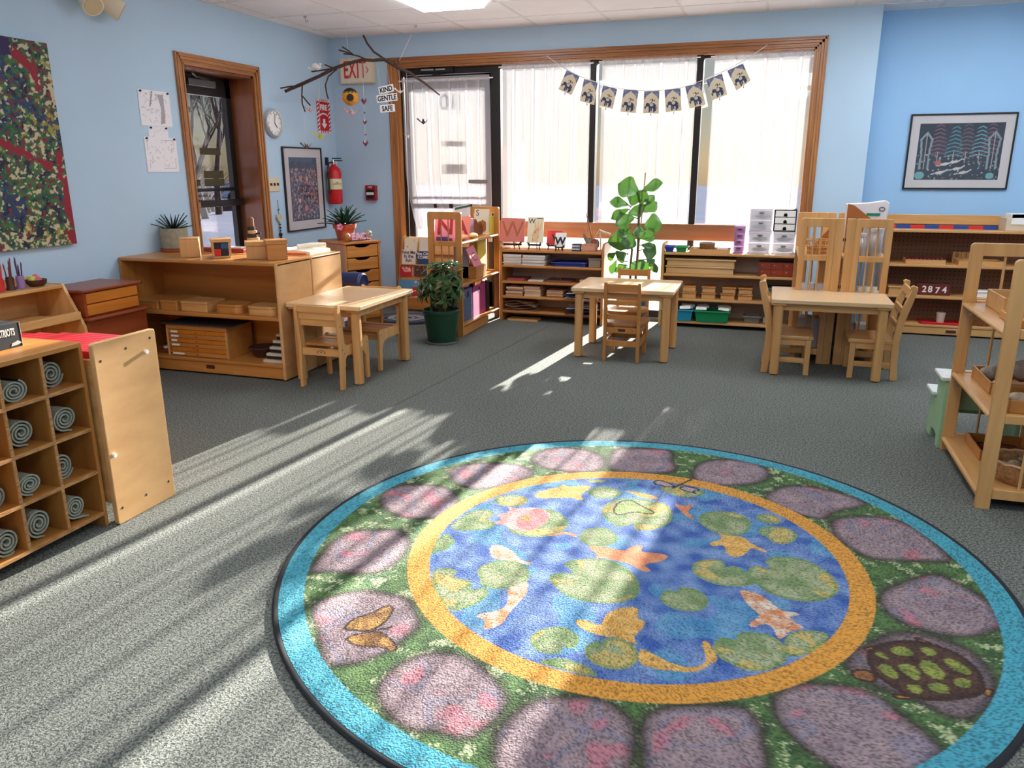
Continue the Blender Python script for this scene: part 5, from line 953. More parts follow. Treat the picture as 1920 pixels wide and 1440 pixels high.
def crane(name, label, x, z, m, s=1, rot=0, top=None):
    p = Vector(hang(x, z)); q = thing(name, label, 'ornament', tuple(p), rot, group='paper cranes hung on the mobile'); s *= .04
    part('crane_body', MB().add([(-.5*s, 0, 0), (.5*s, 0, 0), (0, .3*s, .1*s), (0, -.3*s, .1*s), (0, 0, -.45*s), (0, 0, .4*s)], [(0, 2, 5), (1, 2, 5), (0, 3, 5), (1, 3, 5), (0, 2, 4), (1, 2, 4), (0, 3, 4), (1, 3, 4)]), m, q, local=True)
    for sg in (1, -1): part('wing', MB().add([(-.25*s, 0, .1*s), (.25*s, 0, .1*s), (0, sg*1.0*s, .75*s), (0, sg*.5*s, .28*s)], [(0, 3, 2), (1, 2, 3), (0, 1, 3)]), m, q, local=True)
    part('tail', MB().add([(.3*s, -.06*s, 0), (.3*s, .06*s, 0), (1.2*s, 0, .75*s), (.45*s, 0, -.12*s)], [(0, 1, 2), (0, 3, 2), (1, 3, 2)]), m, q, local=True); part('neck', MB().add([(-.3*s, -.06*s, 0), (-.3*s, .06*s, 0), (-1.1*s, 0, .85*s), (-1.35*s, 0, .6*s), (-.45*s, 0, -.1*s)], [(0, 1, 2), (0, 4, 2), (1, 4, 2), (2, 3, 4)]), m, q, local=True)
    if top: part('thread', MB().tube([p, top], .001, 4), STRING, q)
    return q
CY = mat('crane_yellow', (206, 190, 50), .7); CP_ = mat('crane_pink', (226, 196, 190), .7, c2=(196, 92, 84), vs=60); CB = mat('crane_brown', (112, 92, 80), .7); CK = mat('crane_dark', (58, 62, 72), .7); CR = mat('crane_rose', (142, 62, 84), .7, c2=(90, 50, 60), vs=80); CS = mat('crane_pale', (214, 206, 190), .7)
crane('paper_crane', 'pale patterned paper crane hanging at the tip of the left twig', .095, 1.754, CP_, .9, .4, hang(.099, 1.793)); crane('paper_crane', 'yellow paper crane hanging below the FIRE arrow sign', .176, 1.536, CY, 1.2, .5, hang(.20, 2.02)); crane('paper_crane', 'brown paper crane hanging lowest, over the framed flower print', .032, 1.455, CB, 1.1, .1, hang(.03, 1.97))
crane('paper_crane', 'pink paper crane hanging below the beehive', .497, 1.722, CP_, 1.25, .2, hang(.49, 1.79)); crane('paper_crane', 'dark paper crane hanging in front of the back door curtain', 1.155, 1.636, CK, 1, .3, hang(1.16, 1.95)); crane('paper_crane', 'pale paper crane hanging lower in front of the door curtain', 1.012, 1.519, CS, 1, 2.4, hang(1.02, 2.03)); crane('paper_crane', 'silvery paper crane hanging right of the word GENTLE', .955, 1.88, CS, .9, .5, hang(.95, 2.06))
# crane garland
q = thing('crane_garland', 'string of small rose paper cranes and balls hanging right of the beehive', 'ornament', hang(.616, 1.475)); part('string', MB().tube([hang(.62, 2.13), hang(.612, 1.47)], .001, 4), STRING, q)
for k, (x, z, r) in enumerate(((.617, 1.813, 1.2), (.616, 1.723, .5), (.616, 1.647, .9), (.615, 1.548, .45), (.612, 1.475, 1.2))):
    p = Vector(hang(x, z)); s = .022*r
    part('folded_paper', MB().add([p+Vector(v)*s for v in ((-1, 0, .2), (1, 0, .2), (0, .6, 0), (0, -.6, 0), (0, 0, -1), (-.6, 0, 1.1), (.7, 0, .9))], [(0, 3, 4), (1, 3, 4), (0, 2, 4), (1, 2, 4), (0, 3, 5), (1, 3, 6), (2, 3, 5), (2, 3, 6), (0, 2, 5), (1, 2, 6)]), CR, q)
# bird and beehive
p = Vector(hang(.189, 2.095)); q = thing('white_bird', 'small white feathered bird ornament perched on the branch', 'ornament', tuple(p)); part('body', MB().ball(p+Vector((0, 0, .0)), .034, .024, .022), WHITE, q, sm=90); part('head', MB().ball(p+Vector((.03, 0, .018)), .015), WHITE, q, sm=90); part('tail', MB().prism([(p.x-.03, p.z), (p.x-.085, p.z+.012), (p.x-.08, p.z-.008), (p.x-.028, p.z-.012)], p.y-.004, p.y+.004, 'y'), WHITE, q); part('wing', MB().ball(p+Vector((-.008, -.018, .012)), .03, .006, .02), WHITE, q, sm=90); part('beak', MB().tube([p+Vector((.043, 0, .016)), p+Vector((.056, 0, .014))], [.004, .0005], 6), BLACKM, q)
p = Vector(hang(.49, 1.852)); q = thing('knit_beehive', 'orange and black beehive ornament with a dark door hanging from the branch', 'ornament', tuple(p)); HV = mat('hive_orange', (214, 142, 40), .9, var=.15, vs=60, bump=.6, bs=90); r0 = .066
part('hive', MB().lathe([(r0*math.sin(a)*(1.02 if i % 2 else .97)+.001, -r0*1.02*math.cos(a)) for i, a in enumerate([PI*k/16 for k in range(0, 17)])], tuple(p), 24), HV, q, sm=30)
n = 24; v = []; 
for z in range(7):
    for j in range(n):
        a = .05+z*.17; zz = a if z < 6 else a+(.14 if j % 2 else -.05); r = r0*1.03; v.append((p.x+r*math.sin(zz)*math.cos(2*PI*j/n), p.y+r*math.sin(zz)*math.sin(2*PI*j/n), p.z+r*1.02*math.cos(zz)))
part('dark_crown', MB().add(v, [(i*n+j, i*n+(j+1) % n, i*n+n+(j+1) % n, i*n+n+j) for i in range(6) for j in range(n)]+[tuple(range(n))]), BLACKM, q)
dv = Vector((.45, -.85, -.15)).normalized(); part('door_patch', MB().tube([p+dv*r0*.93, p+dv*(r0*1.03)], [.03, .027], 10), BLACKM, q); part('thread', MB().tube([p+Vector((0, 0, .066)), hang(.49, 2.115)], .001, 4), STRING, q)
# word tags
for w, x, z, rz_, wd_, lab in (('KIND', .828, 1.902, .16, .145, 'white paper tag lettered KIND, topmost of three hanging on the mobile'), ('GENTLE', .832, 1.834, .08, .20, 'white paper tag lettered GENTLE, middle of three hanging on the mobile'), ('SAFE', .832, 1.752, .05, .145, 'white paper tag lettered SAFE, lowest of three hanging on the mobile')):
    p = Vector(hang(x, z)); R_ = Vector((math.cos(rz_), 0, math.sin(rz_))); U_ = Vector((-math.sin(rz_), 0, math.cos(rz_))); q = thing('word_tag', lab, 'tag', tuple(p), group='word tags on the mobile'); wd_ *= .93
    c = [p-R_*wd_/2-U_*.029, p+R_*wd_/2-U_*.029, p+R_*wd_/2+U_*.029, p-R_*wd_/2+U_*.029]; part('tag_paper', MB().add([k+Vector((0, d, 0)) for d in (0, .001) for k in c], [(0, 1, 2, 3), (7, 6, 5, 4), (0, 4, 5, 1), (1, 5, 6, 2), (2, 6, 7, 3), (3, 7, 4, 0)]), PAPER, q); text(w, .055, p+Vector((0, -.001, -.002)), R_, U_, BLACKM, q, sx=.86, bold=.0016)
    for e in (-.3, .3): part('thread', MB().tube([p+R_*e*wd_+U_*.029, p+R_*e*wd_+U_*(.19 if w == 'KIND' else .05)], .0009, 4), STRING, q)
# ============================================================ BUNTING
STR = [(2.072, 2.161), (2.228, 2.06), (2.353, 1.997), (2.522, 1.937), (2.688, 1.891), (2.851, 1.872), (3.02, 1.867), (3.186, 1.883), (3.355, 1.934), (3.512, 1.997), (3.655, 2.067), (3.811, 2.164)]
single('flag_string', MB().tube([(x, -.04, z) for x, z in STR], .003, 6), STRING, 'pale cord strung across the windows carrying the elephant flags', 'cord', sm=60)
for k, (x, z) in enumerate((STR[0], STR[-1])): single('wall_hook', MB().tube([(x, -.024, z), (x, -.044, z), (x, -.046, z+.008)], .004, 6), BEIGE, ['small hook on the window casing holding the left end of the bunting', 'small hook on the window casing holding the right end of the bunting'][k], 'hook')
EL = (52, 62, 96)
ops = [('p', [(0, 1), (0, .62), (.1, .66), (.2, .78), (.4, .88), (.5, .96), (.6, .88), (.8, .78), (.9, .66), (1, .62), (1, 1)], (104, 116, 156)), ('d', 40, 0, .7, .25, 1, [(70, 82, 128), (190, 180, 160)], .02), ('d', 40, .75, .7, 1, 1, [(70, 82, 128), (190, 180, 160)], .02), ('p', [(.08, .66), (.2, .79), (.5, .93), (.8, .79), (.92, .66), (.92, .5), (.08, .5)], (222, 208, 180)),
       ('e', .55, .34, .24, .17, 0, EL), ('e', .27, .38, .12, .12, 0, EL), ('l', .19, .36, .13, .22, .035, EL), ('l', .13, .22, .08, .3, .025, EL), ('r', .36, .06, .44, .28, EL), ('r', .48, .1, .55, .28, EL), ('r', .64, .06, .72, .28, EL), ('r', .74, .1, .8, .28, EL), ('l', .8, .36, .88, .2, .015, EL), ('e', .52, .38, .11, .1, 0, (206, 196, 172)), ('l', .46, .46, .62, .56, .02, (84, 78, 62)), ('e', .56, .6, .05, .06, 0, (84, 78, 62)), ('e', .7, .57, .045, .05, 0, (84, 78, 62)), ('l', .4, .58, .5, .64, .015, (84, 78, 62))]
FLG = paint(50, 66, (222, 208, 180), ops, 1.35)
on = ['leftmost', 'second from left', 'third from left', 'fourth from left', 'middle', 'fourth from right', 'third from right', 'second from right', 'rightmost']
for i, f in enumerate([[(2.24, 2.05), (2.351, 1.997), (2.284, 1.853), (2.17, 1.903)], [(2.388, 1.977), (2.504, 1.942), (2.479, 1.77), (2.355, 1.806)], [(2.549, 1.922), (2.668, 1.891), (2.635, 1.734), (2.517, 1.765)], [(2.721, 1.885), (2.843, 1.871), (2.827, 1.698), (2.699, 1.713)], [(2.889, 1.866), (3.011, 1.865), (3.014, 1.692), (2.886, 1.696)], [(3.052, 1.87), (3.177, 1.879), (3.195, 1.711), (3.07, 1.699)], [(3.213, 1.891), (3.334, 1.913), (3.38, 1.752), (3.257, 1.723)], [(3.376, 1.933), (3.491, 1.979), (3.543, 1.82), (3.428, 1.778)], [(3.529, 1.996), (3.644, 2.044), (3.712, 1.917), (3.61, 1.846)]]):
    tl, tr_, br_, bl_ = [Vector((x, -.045, z)) for x, z in f]
    mb = MB().grid(lambda u, v: tuple(bl_.lerp(br_, u).lerp(tl.lerp(tr_, u), v)+Vector((0, -.004*math.sin(PI*v)-.003*math.sin(2*PI*u), 0))), 50, 66)
    o = single('bunting_flag', mb, PRINT, 'cream cloth flag block-printed with a blue elephant, %s on the cord' % on[i], 'flag', 'elephant flags on the bunting cord', colors=FLG)
    part('tassel', MB().tube([bl_.lerp(br_, .5), bl_.lerp(br_, .5)+Vector((0, 0, -.018))], [.0015, .005], 6), BROWNSTRING, o)
# ============================================================ ON THE BIRCH SHELF
def wbox(name, label, cx, cy, z, w, d, h, rz=0, m=None, lid=None, group=None, lidh=.0, cat='box', over=.006):
    """a lidded wooden box: body, lid"""
    m = m or MAPLE; t = thing(name, label, cat, (cx, cy, z), rz, group)
    part('box_body', MB().box(-w/2, w/2, -d/2, d/2, 0.0005, h-(lidh or .012)), m, t, bev=.003, local=True); part('lid', MB().box(-w/2-over, w/2+over, -d/2-over, d/2+over, h-(lidh or .012), h), lid or m, t, bev=.003, local=True); return t
CUB = 'wooden cubes and boxes on the birch shelf'
wbox('wooden_box', 'plain wooden cube box with a crack down its side, leftmost on the birch shelf', .44, -2.62, AZ, .115, .115, .122, .62, MAPLEZ, group=CUB, over=.0)
t = thing('trinomial_cube', 'open-sided wooden box showing red, blue and black blocks on the birch shelf', 'box', (.66, -2.60, AZ), .72, CUB)
part('box_base', MB().box(-.052, .052, -.052, .052, .0005, .012), MAPLE, t, bev=.002, local=True); part('lid', MB().box(-.062, .062, -.062, .062, .098, .118), MAPLE, t, bev=.003, local=True)
for sx in (-1, 1):
    for sy in (-1, 1): part('corner_post', MB().box(sx*.05-.006, sx*.05+.006, sy*.05-.006, sy*.05+.006, .012, .098), MAPLEZ, t, bev=.001, local=True)
BLU = mat('block_blue', (40, 84, 128), .4); BRED = mat('block_red', (206, 36, 30), .4); BBK = mat('block_black', (26, 22, 26), .4)
for a, (x0, x1) in enumerate(((-.043, -.004), (-.002, .043))):
    for b, (y0, y1) in enumerate(((-.043, -.002), (0, .043))):
        for c, (z0, z1) in enumerate(((.0125, .056), (.057, .096))): part('block', MB().box(x0, x1, y0, y1, z0, z1), [[BRED, BBK], [BBK, BRED]][a][b] if c == 0 else [[BBK, BLU], [BLU, BBK]][a][b], t, bev=.001, local=True)
wbox('wooden_box', 'lidded wooden box, third from the left on the birch shelf', .91, -2.585, AZ, .12, .12, .108, .66, MAPLEZ, group=CUB, lidh=.028)
t = wbox('wooden_box', 'dovetailed wooden box with a red-edged lid, nearest the shelf end', 1.065, -2.60, AZ, .118, .118, .122, .72, HONEY, group=CUB, lidh=.026)
for k in range(7): part('dovetail', MB().box(.0535, .0596, -.0596, -.0535, .006+k*.0125, .0125+k*.0125), REDWOOD, t, local=True)
t = thing('folded_cloth', 'folded cream cloth with an orange edge at the end of the birch shelves', 'cloth', (.98, -2.2, AZ)); CL = mat('cream_cloth', (236, 226, 206), .9, bump=.3, bs=90)
def drape(x0, x1, y0, y1, z, h, sd): return MB().grid(lambda u, v: (x0+(x1-x0)*u, y0+(y1-y0)*v, z+h*(.55+.45*math.sin(u*PI))*(.75+.25*math.sin(v*PI*1.2))+.006*mnoise.noise(Vector((u*5, v*5, sd)))), 22, 22)
m_ = drape(.80, 1.13, -2.33, -2.08, AZ+.012, .022, 1); n = len(m_.v); m_.v += [(x, y, AZ+.001) for x, y, z in m_.v]; m_.f += [tuple(i+n for i in q)[::-1] for q in m_.f]
ed = [i for i in range(23)]+[22+23*j for j in range(1, 23)]+[22*23+i for i in range(21, -1, -1)]+[23*j for j in range(21, 0, -1)]; m_.f += [(ed[i], ed[(i+1) % len(ed)], ed[(i+1) % len(ed)]+n, ed[i]+n) for i in range(len(ed))]
part('cloth', m_, CL, t, sm=60); part('folded_flap', MB().tube([(1.0, -2.27, AZ+.045), (1.06, -2.2, AZ+.05), (1.12, -2.12, AZ+.047)], [.014, .018, .015], 10), CL, t, sm=60); part('orange_edge', box(.93, 1.10, -2.336, -2.325, AZ+.002, AZ+.012), mat('orange_cloth', (226, 110, 70), .9), t)
t = thing('log_tower', 'stack of bark-edged wood slices topped by a short twig on the birch shelf', 'ornament', (.58, -2.165, AZ)); bk = mat('slice_bark', (66, 44, 34), .9); tp = mat('slice_wood', (196, 164, 112), .7)
z = AZ
for k, (r, h, o) in enumerate(((.052, .026, 0), (.05, .02, .004), (.046, .024, -.004), (.042, .018, .006), (.036, .026, 0), (.03, .022, .004), (.026, .026, -.003))):
    part('wood_slice', MB().tube([(.58+o, -2.165, z), (.58+o, -2.165, z+h*.96)], r, 14), bk if k % 2 == 0 else tp, t, bev=.002, sm=40); z += h
part('twig', MB().tube([(.58, -2.165, z), (.578, -2.165, z+.05), (.574, -2.165, z+.058)], [.018, .02, .012], 10), mat('twig_brown', (120, 78, 54), .9), t, sm=50); part('side_twig', MB().tube([(.60, -2.165, z-.05), (.65, -2.165, z-.045)], .007, 8), bk, t)
t = thing('red_tray', 'low red and white tray of small things behind the wooden cubes', 'tray', (.45, -2.25, AZ)); part('tray', box(.30, .62, -2.33, -2.25, AZ+.0005, AZ+.025), mat('tray_red', (170, 50, 36), .4), t, bev=.004); part('white_strip', box(.32, .60, -2.32, -2.26, AZ+.025, AZ+.035), WHITE, t, bev=.003)
for k in range(5): single('glass_gem', MB().ball((.55+.02*k, -2.225+.01*(k % 2), AZ+.012), .011, n=8, m=6), mat('gem_pink', (206, 140, 130), .15), ['pale pink glass gem in the heap behind the red blocks', 'second pink glass gem of the heap behind the red blocks', 'middle pink glass gem of the heap behind the red blocks', 'fourth pink glass gem of the heap behind the red blocks', 'last pink glass gem of the heap behind the red blocks'][k], 'gem', 'pink gems on the birch shelf', sm=90)
# boxes on the middle shelf
MS = 'flat wooden boxes on the middle shelf'
for k, (x0, x1, d, h, lab, m) in enumerate([(.04, .25, .20, .075, 'flat wooden box at the far left of the middle shelf', HONEYY), (.27, .40, .24, .08, 'narrow flat wooden box, second from left on the middle shelf', HONEY), (.43, .63, .18, .082, 'wide flat wooden box, third from left on the middle shelf', MAPLE), (.68, .87, .15, .072, 'round-cornered wooden box, fourth from left on the middle shelf', HONEY), (.915, 1.12, .15, .072, 'round-cornered wooden box at the right end of the middle shelf', MAPLE)]):
    y0 = -2.755; t = thing('flat_box', lab, 'box', ((x0+x1)/2, y0+d/2, .398), 0, MS); h *= .8; r = .045 if k > 2 else .008
    part('box_body', MB().prism([(x0+a, y0+b) for a, b in rbox(x1-x0, d, r, 6)], .3985, .398+h-.016, 'z'), m, t, bev=.002); part('lid', MB().prism([(x0+a-.002, y0+b-.002) for a, b in rbox(x1-x0+.004, d+.004, r, 6)], .398+h-.0155, .398+h, 'z'), m, t, bev=.003)
# map cabinet
bz = .1022
t = thing('map_cabinet', 'small six-drawer map cabinet with white drawer labels on the bottom shelf', 'cabinet', (.51, -2.62, bz)); x0, x1, y0, y1 = .29, .755, -2.755, -2.50
S(x0, x1, y0+.012, y1, bz+.0003, bz+.176, 'carcass', HONEY, t, .002); S(x0, x0+.012, y0, y0+.012, bz+.0003, bz+.176, 'side_edge', MAPLEZ, t, .001); S(x1-.012, x1, y0, y0+.012, bz+.0003, bz+.176, 'side_edge', MAPLEZ, t, .001); S(x0, x1, y0+.002, y1, bz+.1763, bz+.206, 'cabinet_top', HONEY, t, .002)
for k in range(6):
    z0 = bz+.004+k*.0286; d_ = S(x0+.014, x1-.014, y0+.002, y0+.0118, z0, z0+.026, 'drawer', AMBER if k % 2 else HONEY, t, .001); part('knob', MB().tube([((x0+x1)/2, y0+.002, z0+.013), ((x0+x1)/2, y0-.006, z0+.013)], .004, 8), REDWOOD, d_)
    if k != 1: part('label_strip', box(x0+.035, x0+.035+[.09, 0, .06, .045, .06, .055][k], y0+.001, y0+.002, z0+.006, z0+.018), PAPER, d_)
    part('dot', MB().tube([(x0+.025, y0+.002, z0+.012), (x0+.025, y0+.001, z0+.012)], .006, 8), mat('dot%d' % (k % 3), [(30, 30, 34), (170, 60, 40), (120, 140, 60)][k % 3], .6), d_)
single('map_board', box(.265, .78, -2.765, -2.54, bz+.2065, bz+.212), mat('dark_board', (58, 54, 54), .6), 'thin dark board lying on the small map cabinet', 'board')
single('white_shell', MB().ball((.235, -2.66, bz+.04), .028, .03, .014, n=10, m=6).ball((.205, -2.68, bz+.03), .02, .016, .010, n=8, m=6), PAPER, 'white crumpled paper shape left of the map cabinet', 'paper', sm=90)
single('block_pile', MB().box(.16, .285, -2.72, -2.6, bz+.0005, bz+.024), REDWOOD, 'small flat reddish box under the white paper shape', 'box', bev=.002)
t = thing('dark_basket', 'round dark basket on the bottom shelf beside the little staircase', 'basket', (.90, -2.60, bz)); part('bowl', MB().lathe([(.05, .001), (.075, .05), (.085, .062), (.078, .062), (.045, .012)], (.90, -2.60, bz), 22), mat('basket_dark', (70, 36, 26), .8, bump=.5, bs=120), t, sm=40); part('rim', MB().tube([(.90+.083*math.cos(a*PI/12), -2.60+.083*math.sin(a*PI/12), bz+.062) for a in range(25)], .005, 6, caps=False), MATS['basket_dark'], t, sm=60)
t = thing('step_blocks', 'little staircase of pale and black steps leaning by the shelf end', 'toy', (1.085, -2.63, bz))
for k in range(6): S(1.0+.012*k, 1.158, -2.74+.022*k, -2.56, bz+.0005+.037*k, bz+.016+.037*k, 'pale_step', mat('step_pale', (206, 196, 176), .6), t, .001); S(1.012+.012*k, 1.157, -2.715+.022*k, -2.565, bz+.0165+.037*k, bz+.037+.037*k, 'dark_step', BLACKM, t, .001)
# ============================================================ LEFT WALL SIDE
HZ = .6525
for k, (y, col, pc, lab) in enumerate([(-3.77, (40, 130, 70), (60, 150, 80), 'green jar of pencils at the picture edge on the display shelf'), (-3.725, (196, 30, 30), (206, 40, 36), 'red jar of red pencils on the display shelf'), (-3.665, (72, 36, 30), (112, 50, 40), 'brown jar of brown pencils on the display shelf'), (-3.605, (140, 112, 160), (76, 40, 84), 'lilac jar of purple pencils on the display shelf')]):
    t = thing('pencil_jar', lab, 'jar', (.15, y, HZ), 0, 'pencil jars on the display shelf'); jm = mat('jar_%d' % k, col, .4)
    part('jar', MB().lathe([(.024, .001), (.024, .006), (.019, .02), (.021, .05), (.019, .068), (.016, .068), (.016, .01)], (.15, y, HZ), 16, cap1=False), jm, t, sm=45)
    for q in range(4): a = q*1.9+k; part('pencil', MB().tube([(.15+.007*math.cos(a), y+.007*math.sin(a), HZ+.01), (.15+.017*math.cos(a), y+.017*math.sin(a), HZ+.115+.014*((q*7+k) % 4)), (.15+.0175*math.cos(a), y+.0175*math.sin(a), HZ+.127+.014*((q*7+k) % 4))], [.0035, .0035, .0008], 6), mat('pencil_%d' % k, pc, .5), t)
t = thing('eraser_bowl', 'dark wooden bowl of erasers at the end of the display shelf', 'bowl', (.155, -3.515, HZ)); part('bowl', MB().lathe([(.035, .001), (.05, .015), (.054, .036), (.048, .036), (.03, .012)], (.155, -3.515, HZ), 24), mat('bowl_brown', (72, 40, 28), .45), t, sm=45)
single('eraser', MB().tube([(.15, -3.535, HZ+.022), (.15, -3.535, HZ+.055)], .018, 14), mat('eraser_yellow', (206, 210, 90), .6), 'round yellow eraser standing in the wooden bowl', 'eraser', bev=.002); single('eraser', MB().prism([(-3.515, HZ+.02), (-3.475, HZ+.028), (-3.485, HZ+.042), (-3.51, HZ+.064), (-3.522, HZ+.058)], .14, .16, 'x'), mat('eraser_pink', (232, 110, 130), .6), 'pink wedge eraser leaning in the wooden bowl', 'eraser', bev=.002)
t = thing('game_box', 'black card game box with white letters on top of the mat cubby', 'box', (1.53, -4.93, CZ)); part('box', box(1.49, 1.572, -5.06, -4.803, CZ+.0005, CZ+.083), BLACKM, t, bev=.001)
part('grey_flash', MB().prism([(-4.845, CZ+.006), (-4.84, CZ+.016), (-4.828, CZ+.018), (-4.82, CZ+.022), (-4.811, CZ+.018), (-4.806, CZ+.012), (-4.82, CZ+.008)], 1.572, 1.5728, 'x'), mat('flash_grey', (200, 200, 200), .6), t); text('PATRIOTS', .034, (1.5727, -4.860, CZ+.052), (0, 1, 0), (0, 0, 1), WHITE, t, sx=.46, bold=.0008); part('pale_edge', box(1.489, 1.573, -4.8031, -4.8022, CZ+.001, CZ+.082), PAPER, t)
# ============================================================ ON THE CORNER CABINET
def cab(x, y): return C0+SIDE*(CW/2+x)-FRONT*(CD/2-y)       # cabinet plan coordinates, x to the right, y to the front
p = cab(.01, .13); t = thing('peace_letters', 'pale pink word PEACE standing on the corner cabinet', 'ornament', (p.x, p.y, CH)); part('base', MB().box(-.105, .105, -.012, .012, .0005, .006, Matrix.Rotation(cr, 3, 'Z'), (0, 0, 0)), BLACKM, t, local=True); PK = mat('peace_pink', (222, 170, 190), .5)
for k, ch in enumerate('PEACE'): q = cab(-.085+.047*k, .13); text(ch, .072, (q.x, q.y, CH+.032), SIDE, (0, 0, 1), PK, t, ext=.008, bold=.003)
p = cab(-.105, .145); t = thing('wooden_egg', 'painted gold and red wooden egg beside the word PEACE', 'ornament', (p.x, p.y, CH)); part('egg', MB().ball((p.x, p.y, CH+.036), .028, .028, .036), mat('egg_gold', (190, 150, 76), .4, c2=(150, 56, 36), vs=30), t, sm=90)
p = cab(.115, .12); t = thing('globe_ornament', 'small painted globe behind the word PEACE', 'ornament', (p.x, p.y, CH)); part('globe', MB().ball((p.x, p.y, CH+.045), .034), mat('globe_mix', (222, 206, 160), .4, c2=(40, 44, 92), vs=28), t, sm=90); part('foot', MB().lathe([(.02, .001), (.012, .014)], (p.x, p.y, CH), 12), BLACKM, t)
p = cab(-.12, .06); t = thing('artificial_flower', 'pink flower with a dark leaf beside the terracotta pot', 'flower', (p.x, p.y, CH)); part('stem', MB().tube([(p.x, p.y, CH+.001), (p.x, p.y, CH+.1)], .003, 6), STEM, t)
for k in range(5): a = k*1.257; c = Vector((p.x, p.y, CH+.112))+SIDE*.017*math.cos(a)+Vector((0, 0, .017*math.sin(a))); part('petal', MB().ball(c+FRONT*.01, .014, .014, .014, 8, 6), mat('petal_pink', (226, 130, 160), .6), t, sm=90)
c = Vector((p.x, p.y, CH+.125)); part('leaf', leaf(MB(), c, c-SIDE*.035+Vector((0, 0, .03)), .03, FRONT), mat('plum_leaf', (58, 30, 40), .6), t)
# ============================================================ BOOK DISPLAY AND DIVIDER SHELF
t = thing('book_display', 'sloping wooden display rack of picture books in front of the back door', 'rack', (1.02, -.2, 0)); bx0, bx1 = .69, 1.462
pol = [(-.30, 0), (-.03, 0), (-.03, .66), (-.06, .672), (-.09, .66), (-.24, .12), (-.30, .10)]
for x in (bx0, bx1-.02): part('side_panel', MB().prism(pol, x, x+.02, 'x'), HONEYZ, t, bev=.003)
part('sloped_back', MB().prism([(-.07, .655), (-.045, .655), (-.20, .10), (-.23, .11)], bx0+.02, bx1-.02, 'x'), MAPLE, t); S(bx0+.02, bx1-.02, -.30, -.28, .02, .125, 'front_board', HONEY, t, .003)
def ledge_y(z): return -.06-.17*(.655-z)/.545
for z in (.515, .415, .27, .125): S(bx0+.02, bx1-.02, ledge_y(z)-.045, ledge_y(z)-.006, z-.008, z, 'ledge', MAPLE, t, .002)
def book(x, z, w, h, col, label, lines=(), ops=(), fc=(30, 40, 60), fs=.035):
    y = ledge_y(z)-.036; tl = .16*h; q = thing('picture_book', label, 'book', (x+w/2, y, z), 0, 'picture books on the display rack')
    o, u, v = Vector((x, y, z+.001)), Vector((w, 0, 0)), Vector((0, tl, h)); n_ = u.cross(v).normalized()*-.012
    part('book_block', MB().add([o, o+u, o+u+v, o+v, o-n_*-1, o+u-n_*-1, o+u+v-n_*-1, o+v-n_*-1], [(0, 1, 2, 3), (7, 6, 5, 4), (0, 4, 5, 1), (1, 5, 6, 2), (2, 6, 7, 3), (3, 7, 4, 0)]), PAPER, q)
    nn = u.cross(v).normalized(); sheet('cover', o+nn*.0008, u, v, (40, 40), paint(40, 40, col, list(ops), h/w), q)
    for k, l in enumerate(lines): text(l, fs*1.22, o+u*.5+v*(.80-.27*k)+nn*.0018, u, v, mat('ink_%d_%d_%d' % fc, fc, .7), q, bold=.0008)
book(.735, .515, .125, .135, (222, 212, 184), 'cream picture book with an arch on its cover, top left of the rack', ops=[('e', .5, .1, .1, .14, 0, (150, 70, 50)), ('e', .5, .06, .06, .1, 0, (222, 212, 184)), ('l', .75, .85, .8, .7, .015, (60, 60, 50)), ('e', .25, .4, .06, .03, 0, (150, 120, 90))]); book(.885, .515, .12, .135, (214, 206, 190), 'pale picture book, second in the top row of the rack')
book(.72, .415, .135, .13, (216, 208, 196), 'white picture book titled Not Me In the Sun, second row of the rack', ('Not Me', 'In the', 'Sun'), fs=.034); book(.875, .415, .13, .12, (32, 66, 104), 'navy picture book with white title, second row right of the rack', ('the CAT', 'COMES'), fc=(230, 230, 230), fs=.03)
book(.71, .31, .125, .085, (186, 28, 44), 'red picture book with a small round figure, on the rack', ('In Bad', 'Red'), fc=(240, 200, 200), fs=.026, ops=[('e', .8, .6, .1, .12, 0, (226, 190, 150))]); book(.855, .31, .13, .095, (74, 50, 44), 'dark brown picture book right of the red one on the rack', ops=[('d', 30, .1, .1, .9, .9, [(150, 90, 60), (40, 30, 30)], .05)])
book(.715, .155, .20, .125, (84, 140, 176), 'wide sky blue picture book with a dark bird shape on the rack', ops=[('l', .5, .3, .75, .25, .03, (30, 44, 66)), ('l', .75, .25, .95, .45, .03, (30, 44, 66)), ('e', .2, .1, .14, .06, 0, (40, 60, 90)), ('e', .85, .85, .06, .06, 0, (200, 200, 190))])
book(.715, .125, .125, .065, (32, 84, 146), 'blue picture book lettered A FLY WENT, bottom left of the rack', ('A FLY WENT',), fc=(150, 196, 226), fs=.018); book(.85, .125, .13, .09, (186, 50, 48), 'red and white picture book, bottom row of the rack', ops=[('p', [(0, 0), (1, .2), (1, 0)], (226, 220, 210)), ('p', [(0, .6), (1, .9), (1, .75), (0, .5)], (226, 200, 190))])
